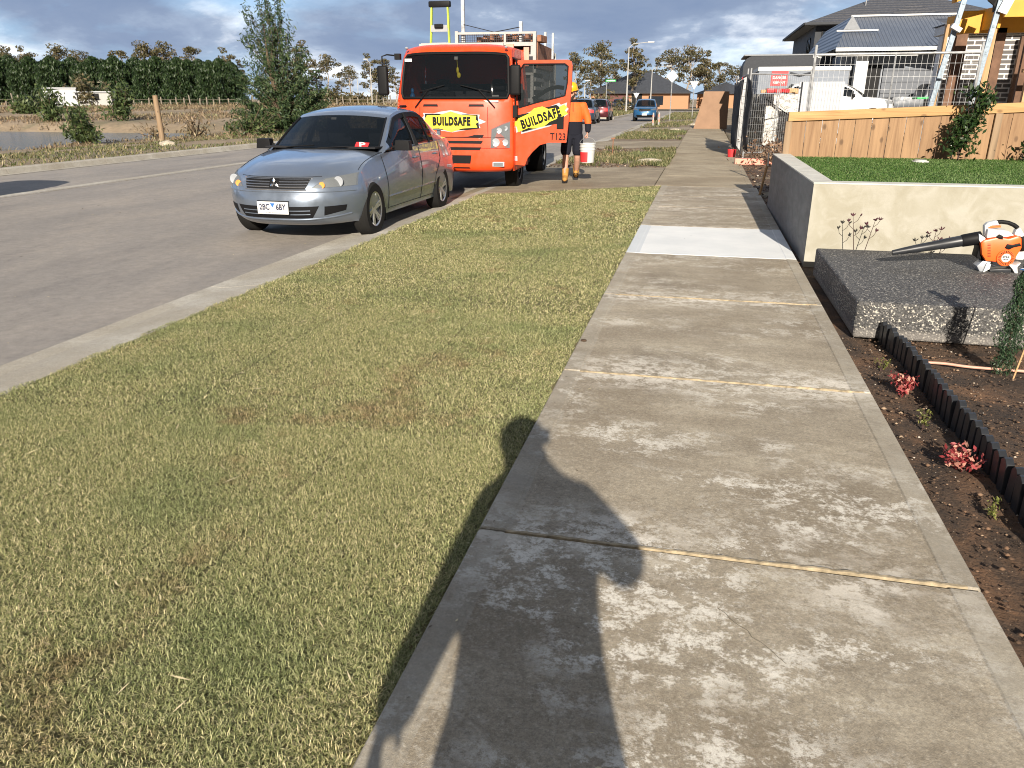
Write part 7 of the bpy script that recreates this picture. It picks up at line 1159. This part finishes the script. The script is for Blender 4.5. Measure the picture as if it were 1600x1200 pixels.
def worker():
    t = thing('person', 'worker in an orange and black shirt, shorts and yellow helmet carrying a bucket beside the truck door', 'person', (-2.50, 15.62, 0), .12)
    t['label'] = 'worker in orange and black shirt and yellow helmet walking with a bucket by the truck'
    b = MB(); hc = (-.035, -.03, 1.615); q = head(b, hc, -.35, .22); limb(b, [(0, .02, 1.36), (-.01, .0, 1.46), (-.03, -.01, 1.56)], [.075, .060, .058])
    loft(b, [(0, 0, .86, .13, .10), (0, .01, .95, .165, .11), (0, .01, 1.08, .145, .10), (0, .01, 1.24, .17, .11), (0, .02, 1.36, .19, .11), (0, .02, 1.43, .12, .08)])
    # legs mid stride: his right leg (picture left) planted ahead, left leg behind
    limb(b, [(-.09, 0, .92), (-.12, -.16, .52), (-.125, -.20, .28), (-.12, -.22, .08)], [.095, .062, .058, .036]); limb(b, [(.09, 0, .92), (.10, -.02, .50), (.09, .10, .30), (.075, .24, .12)], [.095, .062, .058, .036])
    la = [(.19, .02, 1.40), (.265, .0, 1.13), (.285, -.10, .90)]; ra = [(-.19, .02, 1.40), (-.25, .03, 1.12), (-.24, -.16, .95)]
    limb(b, la, [.052, .040, .028]); limb(b, ra, [.052, .040, .028]); hand(b, la[-1], (.03, -.05, -1), (-1, 0, 0), (0, -1, 0), .95); hand(b, ra[-1], (0, -.6, -.8), (1, 0, 0), (0, -1, .3), .5)
    body = fuse(b, 'body', M['skin'], t, .0062, 4); face_bits(q, t)
    j = MB(); loft(j, [(0, .0, .845, .185, .135), (0, .0, .95, .19, .14), (0, .0, 1.10, .180, .135), (0, .01, 1.25, .195, .14), (0, .015, 1.36, .205, .13), (0, .02, 1.43, .15, .10), (-.01, .015, 1.475, .085, .08)])
    limb(j, [(.18, .02, 1.385), (.28, .0, 1.13), (.293, -.095, .935)], [.082, .070, .056]); limb(j, [(-.18, .02, 1.385), (-.265, .03, 1.12), (-.25, -.14, .975)], [.082, .070, .056])
    def col(c): return 1 if (c.z < 1.09 and abs(c.x) < .215) or (abs(c.x) >= .215 and c.z < 1.06) or c.z > 1.445 else 0
    fuse(j, 'shirt', [M['hivis'], M['navy']], t, .009, 5, col)
    c = MB(); c.lathe([(.075, 0), (.082, .035), (.075, .045), (.066, .04), (.066, 0)], (-.012, .012, 1.455), 'Z', 18, closed=True); c.tube([(0, -.135, 1.28), (-.003, -.128, 1.36), (-.006, -.10, 1.44)], .006, 5); c.build('collar', M['navy'], t, smooth=True)
    s_ = MB(); loft(s_, [(0, 0, .78, .165, .125), (0, 0, .88, .18, .13), (0, 0, .95, .17, .125)]); limb(s_, [(-.085, -.01, .84), (-.115, -.10, .66), (-.122, -.155, .55)], [.115, .108, .105]); limb(s_, [(.085, 0, .84), (.10, -.01, .66), (.10, -.01, .54)], [.115, .108, .105]); fuse(s_, 'shorts', M['navy'], t, .009, 4)
    for sg, (x, y, z, rx) in ((-1, (-.12, -.23, .05, 0.0)), (1, (.075, .25, .085, -.35))):
        f = MB(); E_ = Matrix.Rotation(rx, 3, 'X'); P = lambda a, b_, c_: Vector((x, y, z))+E_ @ Vector((a, b_, c_)); 
        f.tube([P(0, .04, .185), P(0, .035, .08), P(0, .02, 0)], [.070, .064, .058], 12); f.tube([P(0, .07, 0), P(0, -.02, -.002), P(0, -.10, -.012), P(0, -.165, -.018)], [.052, .058, .058, .046], 12); f.ball(P(0, -.165, -.014), .046); f.ball(P(0, .07, 0), .046)
        bo = fuse(f, 'boot', M['tan'], t, .009, 4); f = MB(); f.prism([(-.045, .10), (.045, .10), (.052, -.08), (.035, -.195), (-.035, -.195), (-.052, -.08)], -.05, -.03, 'XY'); f.v = [tuple(P(*v)) for v in f.v]; f.build('sole', M['rubber'], bo)
        if sg > 0: pass
        f = MB(); f.tube([P(0, .038, .16), P(0, .038, .215)], [.052, .050], 12); f.build('sock', M['darkgrey'], t, smooth=True)
    h = MB(); m = Euler((.22, 0, -.35)).to_matrix(); V0 = len(h.v); h.lathe([(.112, .0), (.113, .03), (.105, .075), (.078, .115), (.04, .135), (0, .14)], (0, .0, 0), 'Z', 24); h.lathe([(.112, 0), (.128, -.003), (.112, .006)], (0, -.004, 0), 'Z', 24); h.box((0, -.125, -.004), (.15, .07, .008)); h.tube([(0, -.10, .07), (0, -.02, .135), (0, .09, .09)], .012, 6); h.v = [tuple(Vector(hc)+m @ (Vector(v)*1.0+Vector((0, .008, .058)))) for v in h.v]; h.build('helmet', M['helmet'], t, smooth=True)
    h = MB(); 
    for (x, y, z, r) in ((0, -.062, -.085, .045), (-.035, -.05, -.06, .034), (.035, -.05, -.06, .034), (0, -.07, -.118, .035), (-.055, -.015, -.03, .03), (.055, -.015, -.03, .03), (0, -.096, -.048, .014)): h.ball(tuple(Vector(hc)+m @ Vector((x, y, z))), r, 10)
    fuse(h, 'beard', M['beard'], t, .006, 3); h = MB(); h.ball(tuple(Vector(hc)+m @ Vector((0, .035, .02))), (.082, .075, .085), 14); h.build('hair', M['beard'], t, smooth=True)
    # the bucket hangs from his left hand
    k = thing('bucket', 'white plastic bucket with a red patch hanging from the hand of the worker', 'bucket', (-2.18, 15.50, .395), .12); bk = MB(); bk.lathe([(0, 0), (.125, 0), (.130, .01), (.150, .34), (.158, .345), (.158, .36), (.142, .36), (.14, .34), (.12, .02), (0, .02)], n=28); bk.build('pail', M['white'], k, smooth=True)
    bk = MB(); [bk.lathe([(.140+.02*(z/.36), z), (.157, z+.006), (.142+.02*(z/.36), z+.02)], n=28) for z in (.24, .285)]; bk.build('rib', M['white'], k, smooth=True)
    bk = MB(); n = 12; bk.add([((.1315+.0215*(z/.34)+.0015)*math.cos(a), (.1315+.0215*(z/.34)+.0015)*math.sin(a), z) for z in (.012, .20) for a in np.linspace(PI*1.02, PI*1.52, n+1)], [(i, i+1, n+2+i, n+1+i) for i in range(n)]); bk.build('red_patch', M['red'], k, fix=False)
    bk = MB(); bk.tube([(.155*math.cos(a), 0, .34+.125*math.sin(a)) for a in np.linspace(0, PI, 15)], .003, 6); bk.build('handle', M['galv'], k, smooth=True)
    L = Matrix.Rotation(.12, 3, 'Z') @ Vector((la[-1][0]+.015, la[-1][1]-.0, 0)); k.location = (-2.50+L.x, 15.62+L.y-.015, la[-1][2]-.10-.462)
worker()
def photographer():
    t = thing('person', 'photographer in a dark jacket holding up a phone whose shadow falls along the footpath', 'person', (0, -.40, 0)); b = MB(); hc = (-.05, .02, 1.60); q = head(b, hc, PI, -.15); limb(b, [(0, 0, 1.36), (-.03, .01, 1.46), (-.045, .015, 1.54)], [.08, .062, .060])
    loft(b, [(.03, 0, .84, .15, .11), (.03, 0, .98, .18, .12), (.03, 0, 1.12, .17, .115), (.02, 0, 1.28, .18, .12), (.02, 0, 1.38, .17, .10), (0, 0, 1.43, .10, .07)])
    limb(b, [(-.08, 0, .90), (-.11, .02, .50), (-.12, 0, .08)], [.10, .065, .038]); limb(b, [(.13, 0, .90), (.16, -.02, .50), (.17, -.05, .08)], [.10, .065, .038])
    ra = [(.20, 0, 1.39), (.36, .03, 1.20), (.02, .22, 1.36)]; la = [(-.15, 0, 1.36), (-.27, -.02, 1.06), (-.335, .02, .85)]; limb(b, ra, [.055, .045, .028]); limb(b, la, [.055, .042, .028])
    hand(b, ra[-1], (-.35, .35, .85), (-.6, .8, -.2), (-.7, 0, .6), .55); hand(b, la[-1], (-.1, 0, -1), (1, 0, 0), (0, 1, 0), .35); fuse(b, 'body', M['skin'], t, .0075, 4); face_bits(q, t)
    j = MB(); loft(j, [(.055, 0, .72, .25, .15), (.045, 0, .86, .225, .15), (.035, 0, .98, .215, .145), (.03, 0, 1.12, .22, .145), (.03, 0, 1.26, .245, .145), (.04, 0, 1.36, .235, .13), (.03, 0, 1.42, .19, .11), (.01, 0, 1.47, .125, .10), (-.03, 0, 1.53, .105, .09)])
    limb(j, [(.20, 0, 1.36), (.345, .02, 1.21), (.12, .17, 1.33)], [.095, .085, .065]); limb(j, [(-.13, 0, 1.33), (-.235, -.02, 1.07), (-.325, .01, .85)], [.088, .072, .062]); fuse(j, 'jacket', M['navy'], t, .011, 6)
    s_ = MB(); loft(s_, [(.03, 0, .74, .17, .125), (.03, 0, .90, .18, .13)]); limb(s_, [(-.08, 0, .80), (-.11, .01, .45), (-.12, 0, .10)], [.115, .09, .075]); limb(s_, [(.13, 0, .80), (.16, -.02, .45), (.17, -.04, .10)], [.115, .09, .075]); fuse(s_, 'trousers', M['darkgrey'], t, .012, 4)
    for x, y in ((-.12, .02), (.17, -.03)): f = MB(); f.tube([(x, y-.08, .05), (x, y+.02, .055), (x, y+.17, .035)], [.045, .05, .036], 12); f.ball((x, y+.17, .036), .034); f.ball((x, y-.08, .05), .044); f.tube([(x, y-.03, .05), (x, y-.03, .13)], .05, 12); fuse(f, 'boot', M['tan'], t, .01, 4)
    h = MB(); h.ball((hc[0], hc[1]-.015, hc[2]+.02), (.112, .115, .108), 16); h.build('hair', M['beard'], t, smooth=True)
    p = thing('phone', 'black phone held up in the hand of the photographer', 'phone', (0, -.045, 1.497)); p.rotation_euler = (-PITCH, 0, YAW); MB().box((-.055, 0, -.012), (.15, .009, .074)).build('phone_case', M['black'], p, bevel=.004)
photographer()
# ------------------------------------------------------------ small litter
def litter():
    rng = np.random.default_rng(77)
    n = 420; X = np.concatenate([rng.uniform(-.68, .98, 170), rng.normal(-.70, .035, 250)]); Y = np.concatenate([rng.uniform(1.2, 14, 170), rng.uniform(1.2, 14, 250)]); V, F, r = leaves(np.stack([X, Y, np.full(n, .003)], 1), rng.uniform(.003, .010, n), .4, None, 0, rng); V[:, 2] = np.abs(V[:, 2]-.003)*.4+.0015
    tag(mesh_np('clippings', V, F, M['clip'], attrs={'rnd': ('FACE', r)}), 'dry grass clippings and crumbs of soil strewn along the footpath edge', 'clippings', kind='stuff')
    n = 260; X = rng.uniform(-11.5, -4.4, n); Y = rng.uniform(4, 16, n)**1.0; V, F, r = leaves(np.stack([X, Y, np.full(n, -.112)], 1), rng.uniform(.006, .022, n), .6, None, 0, rng); V[:, 2] = -.1185+np.abs(V[:, 2]+.112)*.4
    tag(mesh_np('road_grit', V, F, M['clip'], attrs={'rnd': ('FACE', r)}), 'scattered grit and dry crumbs on the road', 'grit', kind='stuff')
    p = gr(912, 533, 0); tag(MB().ball((0, 0, 0), (.022, .016, .012), 8).build('dirt_clod', M['soil'], smooth=True, loc=(p.x, p.y, .004)), 'single dark clod lying on the pale left margin of the footpath', 'clod')
    # long fallen blades of straw on the lawn
    n = 700; X = rng.uniform(-3.6, -.8, n); Y = rng.uniform(1, 9, n); U = (X+3.77)/3.065; V, F, r = leaves(np.stack([X, Y, -.085+.065*U+.022], 1), rng.uniform(.018, .045, n), .09, None, 0, rng); V[:, 2] = (V[:, 2]-(np.repeat(-.085+.065*U+.022, 4)))*.25+np.repeat(-.085+.065*U+.024, 4)
    tag(mesh_np('straw', V, F, M['clip'], attrs={'rnd': ('FACE', r*.5+.5)}), 'long dry straws lying loose on the cut lawn', 'straw', kind='stuff')
t_ = NT('dry_clippings'); t_.set(t_.ramp(t_.attr('rnd'), [(0.0, (.05, .033, .02)), (.4, (.12, .08, .045)), (.6, (.36, .3, .17)), (1.0, (.6, .52, .34))]), .9); M['clip'] = t_.m; litter()
